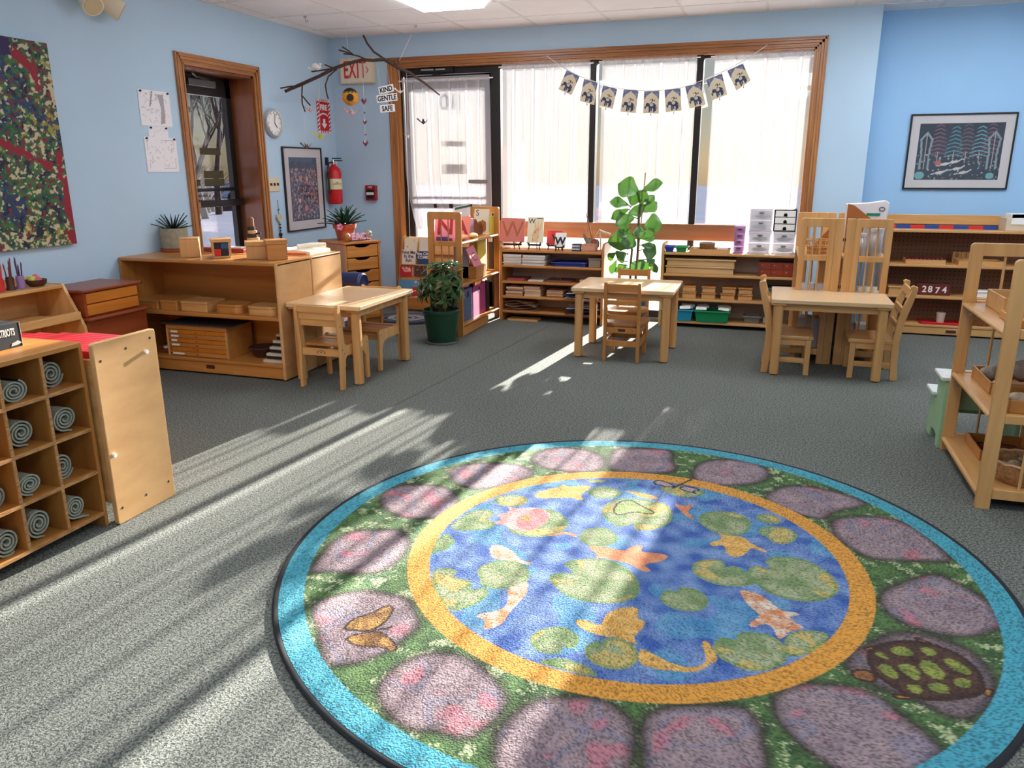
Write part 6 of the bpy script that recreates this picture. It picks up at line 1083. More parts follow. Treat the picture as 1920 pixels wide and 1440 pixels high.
# cards on the divider shelf: top shelf z=.727, middle .408, bottom .092
PINK = mat('pink_card', (226, 142, 162), .7); PINK2 = mat('salmon_card', (214, 128, 112), .7); YEL = mat('yellow_card', (206, 190, 60), .7)
def card(name, label, o, u, v, th, m, ch=None, chm=None, size=.1, cat='card', group=None, **k):
    o, u, v = Vector(o), Vector(u), Vector(v); n = u.cross(v).normalized(); q = thing(name, label, cat, tuple(o+u*.5), 0, group); P = [o+n*d+u*a+v*b for d in (0, -th) for a, b in ((0, 0), (1, 0), (1, 1), (0, 1))]
    part('card', MB().add(P, [(0, 1, 2, 3), (7, 6, 5, 4), (0, 4, 5, 1), (1, 5, 6, 2), (2, 6, 7, 3), (3, 7, 4, 0)]), m, q)
    if ch: text(ch, size, o+u*.5+v*.5+n*.0012, u, v, chm, q, **k)
    return q
SAND = mat('sand_letter', (150, 44, 58), .9); SAND2 = mat('ochre_letter', (176, 104, 58), .9); DZ_ = .7275
card('letter_card', 'pink sandpaper letter card N behind the slats of the divider shelf', (1.50, -1.19, DZ_+.005), (.15, .06, 0), (.0, .05, .195), .008, PINK, 'N', SAND, .17, group='letter cards on the divider shelf', bold=.004); card('letter_card', 'pink sandpaper letter card A behind the letter N card', (1.60, -1.08, DZ_+.005), (.13, .05, 0), (0, .05, .175), .008, PINK2, 'A', SAND, .15, group='letter cards on the divider shelf', bold=.004)
single('card_box', MB().box(1.525, 1.60, -1.20, -1.15, DZ_, DZ_+.035).box(1.60, 1.64, -1.2, -1.15, DZ_, DZ_+.025), mat('purple_box', (96, 66, 120), .5), 'small purple box at the near end of the divider shelf', 'box', bev=.002)
t = thing('clear_card_box', 'clear rounded card holder with a blue number card on the divider shelf', 'box', (1.67, -.93, DZ_)); part('holder', MB().prism([(-.98+a, DZ_+b) for a, b in rbox(.20, .155, .03)], 1.665, 1.675, 'x'), mat('mauve_plastic', (150, 120, 146), .25), t, bev=.002); part('blue_card', box(1.676, 1.679, -.965, -.89, DZ_+.01, DZ_+.10), mat('sky_card', (96, 166, 206), .6), t); text('0', .08, (1.681, -.928, DZ_+.055), (0, 1, 0), (0, 0, 1), mat('navy_ink', (40, 80, 130), .7), t)
single('cloth_pouch', MB().ball((1.67, -1.03, DZ_+.024), .055, .08, .023, 14, 8), mat('peach_cloth', (226, 176, 140), .9), 'peach cloth pouch lying at the front of the divider shelf', 'pouch', sm=90); single('cloth_pouch', MB().ball((1.675, -.84, DZ_+.022), .05, .075, .021, 14, 8), mat('straw_cloth', (222, 196, 120), .9), 'straw coloured cloth pouch right of the peach one', 'pouch', sm=90)
single('wooden_saddle', MB().prism([(-.80, DZ_), (-.42, DZ_), (-.42, DZ_+.06), (-.47, DZ_+.11), (-.52, DZ_+.09), (-.58, DZ_+.135), (-.66, DZ_+.12), (-.72, DZ_+.17), (-.78, DZ_+.16)], 1.60, 1.62, 'x'), mat('saddle_brown', (122, 62, 30), .5), 'brown curved wooden letter holder on the divider shelf', 'holder', bev=.004)
card('letter_card', 'cream card with a black letter S at the far end of the divider shelf', (1.535, -.42, DZ_+.002), (.14, -.02, 0), (0, .03, .205), .006, CARD, group='letter cards on the divider shelf'); q = bpy.data.objects['letter_card.002']; text('S', .07, (1.565, -.4245+.025, DZ_+.172), (1, -.14, 0), (0, .14, 1), BLACKM, q); part('picture', MB().prism([(1.57, DZ_+.02), (1.65, DZ_+.02), (1.65, DZ_+.1), (1.62, DZ_+.12), (1.58, DZ_+.09)], -.432, -.428, 'y'), SAND2, q)
single('card_strip', box(1.685, 1.70, -.44, -.36, DZ_+.0005, DZ_+.15), YEL, 'yellow folder standing at the far end of the divider shelf', 'folder', bev=.002)
t = thing('tall_folder', 'white and dark green folder standing at the back of the divider shelf', 'folder', (1.50, -.55, DZ_)); part('folder', MB().prism([(-.75, DZ_+.0005), (-.40, DZ_+.0005), (-.40, DZ_+.245), (-.75, DZ_+.235)], 1.488, 1.50, 'x'), PAPER, t); part('green_band', MB().prism([(-.75, DZ_+.215), (-.40, DZ_+.225), (-.40, DZ_+.243), (-.75, DZ_+.233)], 1.5002, 1.5016, 'x'), mat('dark_green', (28, 84, 72), .6), t)
DM = .4085
t = thing('letter_box', 'wooden tray box holding a tilted pink card with a curved letter on the middle shelf', 'box', (1.64, -.76, DM)); 
part('box_front', box(1.715, 1.725, -.88, -.64, DM+.0005, DM+.095), HONEYY, t, bev=.001); part('box_back', box(1.56, 1.57, -.88, -.64, DM+.0005, DM+.095), HONEYY, t, bev=.001); part('box_side', box(1.57, 1.715, -.88, -.87, DM+.0005, DM+.095), HONEY, t, bev=.001); part('box_side', box(1.57, 1.715, -.65, -.64, DM+.0005, DM+.095), HONEY, t, bev=.001); part('box_bottom', box(1.57, 1.715, -.87, -.65, DM+.0005, DM+.008), HONEY, t)
card('letter_card', 'pink card with a hooked letter tilted in the wooden tray box', (1.712, -.855, DM+.07), (0, .16, .02), (-.03, -.13, .175), .008, PINK, 'C', SAND2, .13, group='letter cards on the divider shelf')
single('yellow_divider', box(1.64, 1.645, -.62, -.42, DM+.0005, DM+.285), YEL, 'tall yellow card standing on the middle shelf of the divider', 'card'); single('yellow_divider', box(1.60, 1.605, -.60, -.44, DM+.0005, DM+.27), YEL, 'second tall yellow card, nearer, on the middle shelf of the divider', 'card')
single('red_book', box(1.52, 1.60, -1.20, -1.05, DM+.0005, DM+.12), mat('soft_red', (170, 50, 50), .6), 'red book behind the slats on the middle shelf of the divider', 'book', bev=.002); single('grey_folder', box(1.535, 1.66, -.88, -.865, DM+.0005, DM+.25), mat('grey_card', (166, 158, 166), .7), 'grey card folder at the back of the middle divider shelf', 'folder')
BPR = mat('blue_pattern', (96, 116, 150), .7, c2=(54, 66, 92), vs=60); PPR = mat('pink_pattern', (172, 62, 116), .7, c2=(150, 46, 96), vs=60)
def magfile(name, label, y0, y1, m, x0=1.50, x1=1.70):
    t = thing(name, label, 'box', ((x0+x1)/2, (y0+y1)/2, .0925), 0, 'patterned file boxes on the bottom divider shelf'); part('side', MB().prism([(x0, .0925), (x1, .0925), (x1, .33), (x1-.03, .35), (x1-.10, .25), (x0, .35)], y0, y0+.004, 'y'), m, t); part('side', MB().prism([(x0, .0925), (x1, .0925), (x1, .33), (x1-.03, .35), (x1-.10, .25), (x0, .35)], y1-.004, y1, 'y'), m, t); part('front', box(x1-.004, x1, y0+.004, y1-.004, .0925, .345), m, t); part('finger_hole', MB().tube([(x1, (y0+y1)/2, .30), (x1+.0008, (y0+y1)/2, .30)], .026, 18), mat('dark_plum', (70, 24, 50), .8), t); part('back', box(x0, x0+.004, y0+.004, y1-.004, .0925, .345), m, t)
magfile('file_box', 'blue patterned file box behind the green tub', -1.10, -.91, BPR); magfile('file_box', 'magenta patterned file box with a finger hole on the divider shelf', -.89, -.60, PPR); single('folded_fabric', MB().ball((1.66, -1.0, .372), .045, .08, .02, 10, 6), mat('silver_cloth', (196, 206, 214), .6), 'folded silvery fabric on top of the blue file box', 'cloth', sm=90); magfile('file_box', 'black folder box in shadow at the far end of the divider shelf', -.58, -.50, BLACKM)
# ============================================================ LEFT WINDOW SHELF
def easel(t, cx, y, z, w, hb):
    """small black easel: two curled feet, ledge and back strut"""
    for s in (-1, 1): part('easel_foot', MB().tube([(cx+s*w*.42, y+.03, z+hb), (cx+s*w*.40, y+.012, z+hb*.55), (cx+s*w*.30, y-.012, z+hb*.35), (cx+s*w*.44, y-.035, z+hb*.62)], [.004, .006, .006, .003], 6), BLACK, t, sm=50); part('easel_leg', MB().tube([(cx+s*w*.30, y-.012, z+hb*.35), (cx+s*w*.36, y-.02, z)], [.006, .004], 6), BLACK, t)
    part('easel_ledge', MB().box(cx-w*.42, cx+w*.42, y-.014, y+.004, z+hb*.30, z+hb*.44), BLACK, t, bev=.002); part('easel_strut', MB().tube([(cx, y+.03, z+hb*1.1), (cx, y+.075, z)], .004, 6), BLACK, t)
def eboard(name, label, x0, x1, z0, z1, y, m, zs, cols=None, n=None, ch=None, chm=None, size=.1, **k):
    t = thing(name, label, 'card', ((x0+x1)/2, y, zs), 0, 'letter W cards on easels'); o, u, v = Vector((x0, y, z0)), Vector((x1-x0, 0, 0)), Vector((0, .035, z1-z0)); nn = u.cross(v).normalized()
    P = [o-nn*d+u*a+v*b for d in (0, .008) for a, b in ((0, 0), (1, 0), (1, 1), (0, 1))]; part('board', MB().add(P, [(0, 1, 2, 3), (7, 6, 5, 4), (0, 4, 5, 1), (1, 5, 6, 2), (2, 6, 7, 3), (3, 7, 4, 0)]), m, t)
    if cols is not None: sheet('printed_face', o+nn*.0008, u, v, n, cols, t)
    if ch: text(ch, size, o+u*k.pop('cx', .5)+v*k.pop('cy', .5)+nn*.002, u, v, chm, t, **k)
    easel(t, (x0+x1)/2, y-.004, zs, x1-x0, max(.03, z0-zs+.05)); return t
WZ0 = .6055
eboard('letter_board', 'large salmon board with an ochre letter W on a black easel', 1.765, 1.98, .665, .86, -.40, mat('salmon_board', (212, 122, 108), .7), WZ0, ch='W', chm=SAND2, size=.19, bold=.0)
HAND = [('p', [(.35, .06), (.68, .06), (.7, .3), (.78, .42), (.9, .78), (.84, .82), (.7, .56), (.72, .82), (.64, .84), (.58, .56), (.5, .8), (.43, .79), (.44, .5), (.36, .42), (.33, .3)], (232, 190, 140)), ('l', .44, .5, .56, .36, .012, (120, 80, 50)), ('l', .35, .06, .33, .3, .008, (120, 80, 50)), ('l', .68, .06, .7, .3, .008, (120, 80, 50)), ('l', .58, .56, .6, .42, .008, (120, 80, 50)), ('l', .7, .56, .66, .44, .008, (120, 80, 50)), ('e', .45, .36, .1, .08, 20, (226, 178, 126)), ('l', .36, .4, .55, .42, .008, (120, 80, 50)), ('r', .55, .95, .95, .98, (90, 90, 70))]
eboard('sign_language_card', 'cream card showing a hand signing W on a black easel', 2.005, 2.145, .662, .87, -.40, CARD, WZ0, paint(46, 66, (232, 222, 190), HAND, 1.45), (46, 66), 'W', BLACKM, .058, cx=.27, cy=.84)
eboard('letter_card', 'red card with a black W partly behind the small white card', 2.165, 2.30, .645, .76, -.36, mat('red_card', (190, 34, 40), .6), WZ0, ch='W', chm=BLACKM, size=.075, cx=.62, bold=.002)
eboard('letter_card', 'small white card with a bold black W at the front of the low bookshelf', 2.255, 2.345, .632, .75, -.43, PAPER, WZ0, ch='W', chm=BLACKM, size=.085, cy=.42, bold=.003)
t = thing('pattern_box', 'tiny blue and white patterned box on the low bookshelf', 'box', (2.44, -.40, WZ0)); part('box', box(2.405, 2.475, -.44, -.37, WZ0+.0005, WZ0+.058), mat('indigo_box', (44, 62, 92), .6), t, bev=.001)
for k in range(2):
    for j in range(6): part('white_mark', box(2.410+j*.011, 2.416+j*.011, -.4408, -.44, WZ0+.01+k*.025, WZ0+.024+k*.025), PAPER, t)
t = thing('pattern_box', 'small brown patterned box right of the blue and white one', 'box', (2.545, -.40, WZ0)); part('box', box(2.487, 2.603, -.44, -.35, WZ0+.0005, WZ0+.058), mat('kraft_red', (176, 110, 84), .7, c2=(200, 150, 120), vs=50), t, bev=.001); part('panel', box(2.495, 2.595, -.4406, -.44, WZ0+.012, WZ0+.045), mat('kraft_pink', (206, 150, 122), .7), t)
t = thing('bird_vase', 'grey clay bird-shaped holder full of thin sticks on the low bookshelf', 'vase', (2.54, -.29, WZ0)); part('clay_body', MB().lathe([(.04, .001), (.058, .03), (.06, .06), (.05, .085), (.035, .09), (.03, .075)], (2.545, -.29, WZ0), 20, sx=1.0, sy=.7), mat('grey_clay', (126, 116, 98), .8, var=.15, vs=30), t, sm=50); part('spout', MB().tube([(2.51, -.29, WZ0+.065), (2.48, -.29, WZ0+.10), (2.468, -.29, WZ0+.135)], [.022, .014, .006], 8), MATS['grey_clay'], t, sm=50); part('red_opening', MB().tube([(2.565, -.325, WZ0+.07), (2.566, -.335, WZ0+.072)], .024, 14), REDWOOD, t)
for k, (dx, h) in enumerate(((-.06, .30), (-.075, .19), (-.03, .2), (.0, .17), (.04, .21), (.06, .17))): part('stick', MB().tube([(2.545, -.285, WZ0+.07), (2.545+dx, -.28, WZ0+h)], .003, 5), mat('stick_tan', (196, 142, 76), .7) if k else BLACKM, t)
t = thing('driftwood', 'bleached driftwood stick lying on the shelf beside the clay bird', 'driftwood', (2.64, -.26, WZ0)); part('stick', MB().tube([(2.56, -.26, WZ0+.10), (2.60, -.26, .768), (2.635, -.265, .752), (2.69, -.28, .738)], [.006, .010, .010, .012], 8), mat('bleached_wood', (230, 222, 206), .6), t, sm=60); part('prop', MB().tube([(2.60, -.26, .764), (2.61, -.25, WZ0)], .006, 6), MATS['bleached_wood'], t)
# rows of papers and trays
def pstack(x0, x1, y0, y1, z, n, h, label, group, m=PAPER, jit=.004, cat='stack', name='paper_booklet', seed=1):
    R = random.Random(seed)
    for k in range(n): dx = R.uniform(-jit, jit); dy = R.uniform(-jit, jit); single(name, box(x0+dx, x1+dx, y0+dy, y1+dy, z+.0004+k*h/n, z+h*(k+1)/n-.0006), m if not isinstance(m, list) else m[k % len(m)], label % ORD[k], 'booklet', group, bev=.001)
ORD = ['bottom', 'second', 'third', 'fourth', 'fifth', 'sixth', 'seventh', 'eighth', 'ninth', 'tenth']
BKL = [mat('booklet_white', (220, 214, 206), .8), mat('booklet_grey', (196, 190, 184), .8)]
pstack(1.815, 1.975, -.465, -.28, .4783, 7, .088, 'white booklet, %s from the bottom in the left stack of the top row', 'left stack of white booklets', BKL, seed=2); pstack(1.985, 2.18, -.465, -.26, .4783, 7, .086, 'white booklet, %s from the bottom in the right stack of the top row', 'right stack of white booklets', BKL, seed=3)
t = thing('blue_tray', 'shallow dark blue tray in the top row of the low bookshelf', 'tray', (2.38, -.36, .478)); part('tray', MB().prism([(2.24+a, -.46+b) for a, b in rbox(.29, .2, .03)], .4785, .487, 'z'), mat('tray_blue', (30, 44, 130), .4), t, bev=.003); part('rim', MB().tube([(2.232+a*1.03, -.465+b*1.03, .508) for a, b in rbox(.29, .2, .03)]+[(2.232+.29*1.03, -.465+.03, .508)], .006, 6, caps=False), MATS['tray_blue'], t); part('wall', MB().add([(2.24+a, -.46+b, .487) for a, b in rbox(.29, .2, .03)]+[(2.232+a*1.03, -.465+b*1.03, .508) for a, b in rbox(.29, .2, .03)], [(i, (i+1) % 20, 20+(i+1) % 20, 20+i) for i in range(20)]), MATS['tray_blue'], t)
wbox('basket_box', 'small grey woven box at the right of the top row', 2.60, -.37, .4782, .10, .14, .075, 0, mat('grey_weave', (140, 132, 120), .9, bump=.6, bs=150))
for k, (x0, x1, h, c, lab) in enumerate([(1.84, 2.0, .018, (150, 70, 66), 'flat reddish folder in the second row of the low bookshelf'), (2.03, 2.16, .012, (206, 196, 186), 'thin pale folder in the second row of the low bookshelf'), (2.19, 2.40, .014, (120, 70, 56), 'flat brown folder in the second row of the low bookshelf'), (2.48, 2.64, .03, (200, 150, 110), 'flat tan box in the second row of the low bookshelf')]): single('folder', box(x0, x1, -.45, -.25, .3424, .342+h), mat('folder%d' % k, c, .8), lab, 'folder', 'flat folders in the second row', bev=.001)
t = thing('mini_easel', 'tiny wire easel standing in the second row of the low bookshelf', 'easel', (2.27, -.42, .356)); part('wire', MB().tube([(2.24, -.42, .357), (2.25, -.42, .39), (2.265, -.42, .375), (2.29, -.42, .375), (2.30, -.42, .39), (2.31, -.42, .357)], .003, 6), BROWNSTRING, t)
KR = [mat('kraft_a', (190, 150, 116), .9), mat('kraft_b', (166, 120, 90), .9), mat('kraft_c', (208, 178, 146), .9)]
pstack(1.84, 1.99, -.46, -.25, .2153, 6, .075, 'brown paper envelope, %s from the bottom of the left heap in the third row', 'left heap of envelopes', KR, .008, seed=4); pstack(2.0, 2.14, -.46, -.26, .2153, 4, .085, 'tan paper packet, %s from the bottom of the middle heap in the third row', 'middle heap of packets', [KR[2], KR[0]], .004, seed=5); pstack(2.20, 2.34, -.46, -.26, .2153, 5, .06, 'folded brown paper, %s from the bottom of the right heap in the third row', 'right heap of papers', [KR[1], KR[0]], .005, seed=6)
def wavy(x0, x1, y0, y1, z, am, sd): return MB().grid(lambda u, v: (x0+(x1-x0)*u, y0+(y1-y0)*v, z+am*(math.sin(u*7+sd)*.5+.5)*(.4+.6*(1-v))), 18, 8)
for k in range(5): single('loose_paper', wavy(1.825+.01*(k % 2), 2.12-.012*k, -.465, -.26, .0895+.017*k, .012, k*1.3), KR[k % 3], '%s layer of the crumpled brown papers in the bottom row' % ['lowest', 'second', 'middle', 'fourth', 'topmost'][k], 'paper', 'crumpled papers in the bottom row', sm=80)
for (z, nm) in ((.2153, 'third'), (.0883, 'bottom')):
    for k in range(4): x0 = 2.36+.008*k; single('clear_sleeve', wavy(x0, 2.655, -.52+.012*k, -.28, z+.002+.021*k, .01, k*2.1), [mat('sleeve_white', (200, 200, 206), .3), mat('sleeve_dark', (70, 70, 84), .3)][k % 2 if nm == 'third' else (k < 2)], '%s sheet of the plastic sleeves heaped in the %s row' % (['lowest', 'second', 'third', 'topmost'][k], nm), 'sleeve', 'plastic sleeves on the low bookshelf', sm=80)
single('floor_board', box(1.85, 2.12, -.47, -.35, .0005, .016), MAPLE, 'thin pale board lying under the low bookshelf', 'board')
# ============================================================ RIGHT WINDOW SHELF
RZ = .6085
def bin_(name, label, x0, x1, y0, y1, z, h, m, flare=.012, cat='bin', group=None, rim=True):
    t = thing(name, label, cat, ((x0+x1)/2, (y0+y1)/2, z), 0, group); f = flare; w_ = .003
    a = [(x0+f, y0+f), (x1-f, y0+f), (x1-f, y1-f), (x0+f, y1-f)]; b = [(x0, y0), (x1, y0), (x1, y1), (x0, y1)]; bi = [(x0+w_*2, y0+w_*2), (x1-w_*2, y0+w_*2), (x1-w_*2, y1-w_*2), (x0+w_*2, y1-w_*2)]; ai = [(x0+f+w_, y0+f+w_), (x1-f-w_, y0+f+w_), (x1-f-w_, y1-f-w_), (x0+f+w_, y1-f-w_)]
    V = [(p[0], p[1], z+.0005) for p in a]+[(p[0], p[1], z+h) for p in b]+[(p[0], p[1], z+h) for p in bi]+[(p[0], p[1], z+.004) for p in ai]
    part('tub', MB().add(V, [(0, 1, 2, 3)]+[(i, (i+1) % 4, 4+(i+1) % 4, 4+i) for i in range(4)]+[(4+i, 4+(i+1) % 4, 8+(i+1) % 4, 8+i) for i in range(4)]+[(8+i, 8+(i+1) % 4, 12+(i+1) % 4, 12+i) for i in range(4)]+[(12, 13, 14, 15)]), m, t)
    if rim: part('rim', MB().box(x0-.006, x1+.006, y0-.006, y0+.002, z+h-.012, z+h).box(x0-.006, x0+.002, y0, y1, z+h-.012, z+h).box(x1-.002, x1+.006, y0, y1, z+h-.012, z+h), m, t, bev=.002)
    return t
bin_('small_tray', 'small royal blue tray at the left end of the right hand bookshelf', 3.145, 3.225, -.30, -.17, RZ, .045, mat('royal_blue', (30, 66, 180), .35)); bin_('small_tray', 'small green tray beside the royal blue one', 3.232, 3.325, -.30, -.17, RZ, .045, mat('leaf_green', (34, 146, 82), .35))
t = bin_('wooden_tray', 'shallow wooden tray holding a little basket on the right hand bookshelf', 3.345, 3.66, -.305, -.12, RZ, .03, MAPLE, .0, cat='tray', rim=False)
t = thing('wicker_basket', 'small round wicker basket in the wooden tray', 'basket', (3.475, -.215, RZ+.005)); part('weave', MB().lathe([(.045, .0005), (.06, .02), (.062, .065), (.057, .065), (.05, .01)], (3.475, -.215, RZ+.005), 22), mat('wicker', (168, 116, 72), .9, c2=(110, 70, 40), vs=90, bump=.7, bs=150), t, sm=45); part('rim', MB().tube([(3.475+.06*math.cos(a*PI/12), -.215+.06*math.sin(a*PI/12), RZ+.07) for a in range(25)], .005, 6, caps=False), mat('wicker_grey', (150, 140, 130), .8), t)
single('white_cup', MB().lathe([(.016, .001), (.022, .035), (.019, .035), (.014, .006)], (3.385, -.22, RZ+.004), 14), WHITE, 'tiny white cup at the left of the wooden tray', 'cup', sm=45); single('bead_strip', box(3.555, 3.64, -.26, -.17, RZ+.0045, RZ+.032), mat('pale_lilac', (214, 200, 206), .5), 'pale packet of beads at the right of the wooden tray', 'packet', bev=.003)
CLR = mixmat('clear_plastic', [('Transparent', (.93, .92, .94, 1), 0, .5), ('Diffuse', (.74, .72, .73, 1), .5, .38), ('Glossy', (1, 1, 1, 1), .1, .12)]); PUR = mixmat('purple_plastic', [('Transparent', (.86, .7, .86, 1), 0, .5), ('Diffuse', (.55, .33, .52, 1), .5, .4), ('Glossy', (1, 1, 1, 1), .1, .1)])
def drawers(name, label, x0, x1, y0, y1, z0, z1, n, fm, dm, hm, with_contents=True, group=None, win=False):
    t = thing(name, label, 'drawers', ((x0+x1)/2, (y0+y1)/2, z0), 0, group); e = .007
    for nm, b in (('frame_side', (x0, x0+e, y0, y1, z0+.0005, z1)), ('frame_side', (x1-e, x1, y0, y1, z0+.0005, z1)), ('frame_top', (x0+e, x1-e, y0, y1, z1-e, z1)), ('frame_base', (x0+e, x1-e, y0, y1, z0+.0005, z0+e)), ('frame_back', (x0+e, x1-e, y1-.004, y1, z0+e, z1-e))): S(*b, nm, fm, t, .001)
    hh = (z1-z0-2*e)/n; R = random.Random(int(x0*1000+z0*100))
    for k in range(n):
        a = z0+e+hh*k; d = S(x0+e+.002, x1-e-.002, y0-.003, y0+.002, a+.003, a+hh-.003, 'drawer_front', dm, t, .001); part('drawer_pull', MB().ball(((x0+x1)/2, y0-.006, a+hh*.72), .02, .006, .008, 10, 6) if not win else MB().tube([((x0+x1)/2, y0-.0045, a+hh*.35), ((x0+x1)/2, y0-.003, a+hh*.35)], .013, 12).box((x0+x1)/2-.013, (x0+x1)/2+.013, y0-.0045, y0-.003, a+hh*.12, a+hh*.35), hm, d, sm=60)
        if with_contents: part('contents', MB().ball(((x0+x1)/2+R.uniform(-.01, .01), (y0+y1)/2-.02, a+hh*.3), (x1-x0)*.36, (y1-y0)*.3, hh*.22, 12, 6), [mat('stuff_grey', (96, 92, 88), .9), mat('stuff_brown', (130, 100, 84), .9), mat('stuff_green', (86, 96, 80), .9)][R.randrange(3)], d, sm=80)  # rounded heap of stuff inside each drawer
    return t
GRP = mat('grip_grey', (120, 112, 116), .4)
drawers('mini_drawer_tower', 'narrow purple tower of four tiny clear drawers', 3.68, 3.762, -.27, -.14, RZ, .82, 4, PUR, PUR, mat('grip_plum', (110, 60, 100), .4)); CG = 'clear plastic drawer units by the window'
drawers('clear_drawer_unit', 'lower left clear plastic two-drawer unit on the right hand bookshelf', 3.79, 3.962, -.28, -.08, RZ, .785, 2, CLR, CLR, GRP, group=CG); drawers('clear_drawer_unit', 'upper left clear plastic drawer unit, stacked on another', 3.792, 3.958, -.28, -.08, .786, .957, 2, CLR, CLR, GRP, group=CG); drawers('clear_drawer_unit', 'lower right clear plastic drawer unit under the white drawers', 3.972, 4.14, -.28, -.08, RZ, .785, 2, CLR, CLR, GRP, group=CG)
drawers('white_drawer_unit', 'black framed unit of three white drawers with arched pulls', 3.97, 4.135, -.28, -.08, .786, .955, 3, BLACK, WHITE, BLACKM, with_contents=False, win=True)
BG = 'long shallow beige boxes stacked on the right hand bookshelf'; LW = wood('long_box_wood', (214, 178, 126), (196, 156, 104), sc=4)
wbox('long_box', 'lower long shallow wooden box with a rim on the right hand bookshelf', 3.43, -.21, .4372, .53, .17, .062, 0, LW, group=BG, lidh=.012, over=.008); wbox('long_box', 'upper long shallow wooden box, stacked on the other long one', 3.435, -.21, .4995, .53, .17, .06, 0, LW, group=BG, lidh=.014, over=.012)
t = thing('bead_cabinet', 'red-brown cabinet of six little drawers on the right hand bookshelf', 'cabinet', (4.02, -.22, .437)); S(3.885, 4.16, -.29, -.15, .4373, .548, 'carcass', mat('mahogany', (128, 52, 32), .4, var=.15, vs=12), t, .002)
for i in range(3):
    for j in range(2): x = 3.892+i*.09; z = .442+j*.052; d = S(x, x+.085, -.295, -.29, z, z+.048, 'drawer', mat('mahogany_face', (146, 58, 34), .35, var=.15, vs=20), t, .001); part('knob', MB().ball((x+.022, -.299, z+.032), .005, n=8, m=6), STEEL, d, sm=90)
SGp = 'pairs of small lidded wooden boxes'
for k, x in enumerate((3.36, 3.515, 3.665, 3.80)):
    for j in range(2): wbox('small_lidded_box', '%s box of the %s pair of small wooden boxes' % (['lower', 'upper'][j], ['leftmost', 'second', 'third', 'rightmost'][k]), x+(.008 if j and k == 2 else 0), -.235, .2382+j*.0515, .108-.006*j, .13, .05, 0, MAPLE, HONEY, SGp, .014, over=.005 if k or j == 0 else .001)
bin_('card_bin', 'turquoise bin full of white cards on the bottom shelf', 3.15, 3.40, -.34, -.12, .0522, .095, mat('turquoise', (36, 146, 176), .35), group='card bins on the bottom shelf'); bin_('card_bin', 'green bin full of white cards on the bottom shelf', 3.42, 3.69, -.34, -.12, .0522, .095, mat('emerald', (20, 140, 84), .35), group='card bins on the bottom shelf')
R = random.Random(2)
for nm, xa, xb in (('turquoise', 3.17, 3.38), ('green', 3.44, 3.67)):
    for k in range(8):
        x = xa+.03+(xb-xa-.06)*(k % 2)+R.uniform(-.015, .015); y = -.32+.045*(k//2); single('word_card', MB().box(x-.042, x+.042, y, y+.028, .148+.004*(k % 2), .153+.004*(k % 2), Matrix.Rotation(R.uniform(.5, .9), 3, 'X') @ Matrix.Rotation(R.uniform(-.15, .15), 3, 'Z'), (x, y, .15)), PAPER, 'white word card %s in the %s bin, %s side' % (['at the front', 'in the second row', 'in the third row', 'at the back'][k//2], nm, ['left', 'right'][k % 2]), 'card', 'white cards in the %s bin' % nm)
bin_('wire_basket', 'grey basket on the bottom shelf right of the green bin', 3.80, 3.93, -.28, -.14, .0522, .06, mat('grey_wire', (120, 116, 112), .6), group=None); single('grey_pouch', box(3.95, 4.05, -.27, -.15, .0525, .11), mat('grey_pouch', (156, 152, 150), .8), 'soft grey pouch at the end of the bottom shelf', 'pouch', bev=.012)
wbox('wooden_crate', 'pale wooden box between the right hand bookshelf boxes and the left chair', 4.03, -.22, .2382, .13, .13, .085, 0, MAPLE); single('teal_folder', box(3.93, 4.165, -.30, -.1, .33, .348), mat('teal_dark', (24, 92, 98), .5), 'dark teal folder lying on the pale wooden box under the red cabinet', 'folder', bev=.002)
# ============================================================ PEGBOARD SHELF
seg = [BRED if k % 2 == 0 else mat('rod_blue', (28, 66, 150), .4) for k in range(10)]
t = thing('number_rod', 'long rod of alternating red and blue segments along the top of the pegboard shelf', 'rod', (5.2, .06, .808))
for k in range(9): part('rod_segment', box(4.78+k*.1, 4.88+k*.1-.0008, .045, .07, .8085, .8335), [BRED, MATS['rod_blue']][k % 2] if k < 8 else MAPLE, t, bev=.001)
t = thing('paper_box', 'cream box with a white sheet over its end on the pegboard shelf', 'box', (5.75, .05, .808)); part('box', box(5.60, 5.90, -.06, .14, .8085, .90), mat('cream_box', (206, 186, 160), .8), t, bev=.002); part('white_sheet', MB().box(5.63, 5.9, -.064, -.0605, .855, .93).box(5.63, 5.9, -.064, .12, .9005, .93), PAPER, t, bev=.002)
t = bin_('wooden_tray', 'pale wooden tray of dark red beads on the pegboard shelf', 4.96, 5.235, -.09, .08, .5482, .035, MAPLE, 0, 'tray', rim=False)
for k in range(9): single('bead_bar', box(4.975+.028*k, 4.995+.028*k, -.07, .06, .553, .590), mat('bead_red', (110, 24, 30), .4), 'dark red bead bar, %s from the left in the pale tray' % ['first', 'second', 'third', 'fourth', 'fifth', 'sixth', 'seventh', 'eighth', 'ninth'][k], 'bar', 'dark red bead bars in the pale tray', bev=.003)
t = bin_('wooden_tray', 'second pale wooden tray, partly hidden by the slatted shelf in front', 5.32, 5.62, -.09, .08, .5482, .035, MAPLE, 0, 'tray', rim=False)
for k, ch in enumerate(('0', '1', '14')): t = thing('number_block', 'wooden block marked %s on the pegboard shelf' % ['zero', 'one', 'fourteen, behind the slats'][k], 'block', (5.34+.062*k, .12, .548), 0, 'numbered blocks on the pegboard shelf'); part('block', box(5.31+.062*k, 5.37+.062*k, .09, .12, .5485, .632), MAPLEY, t, bev=.001); text(ch, .045, (5.34+.062*k, .0885, .605), (1, 0, 0), (0, 0, 1), BLACKM, t)
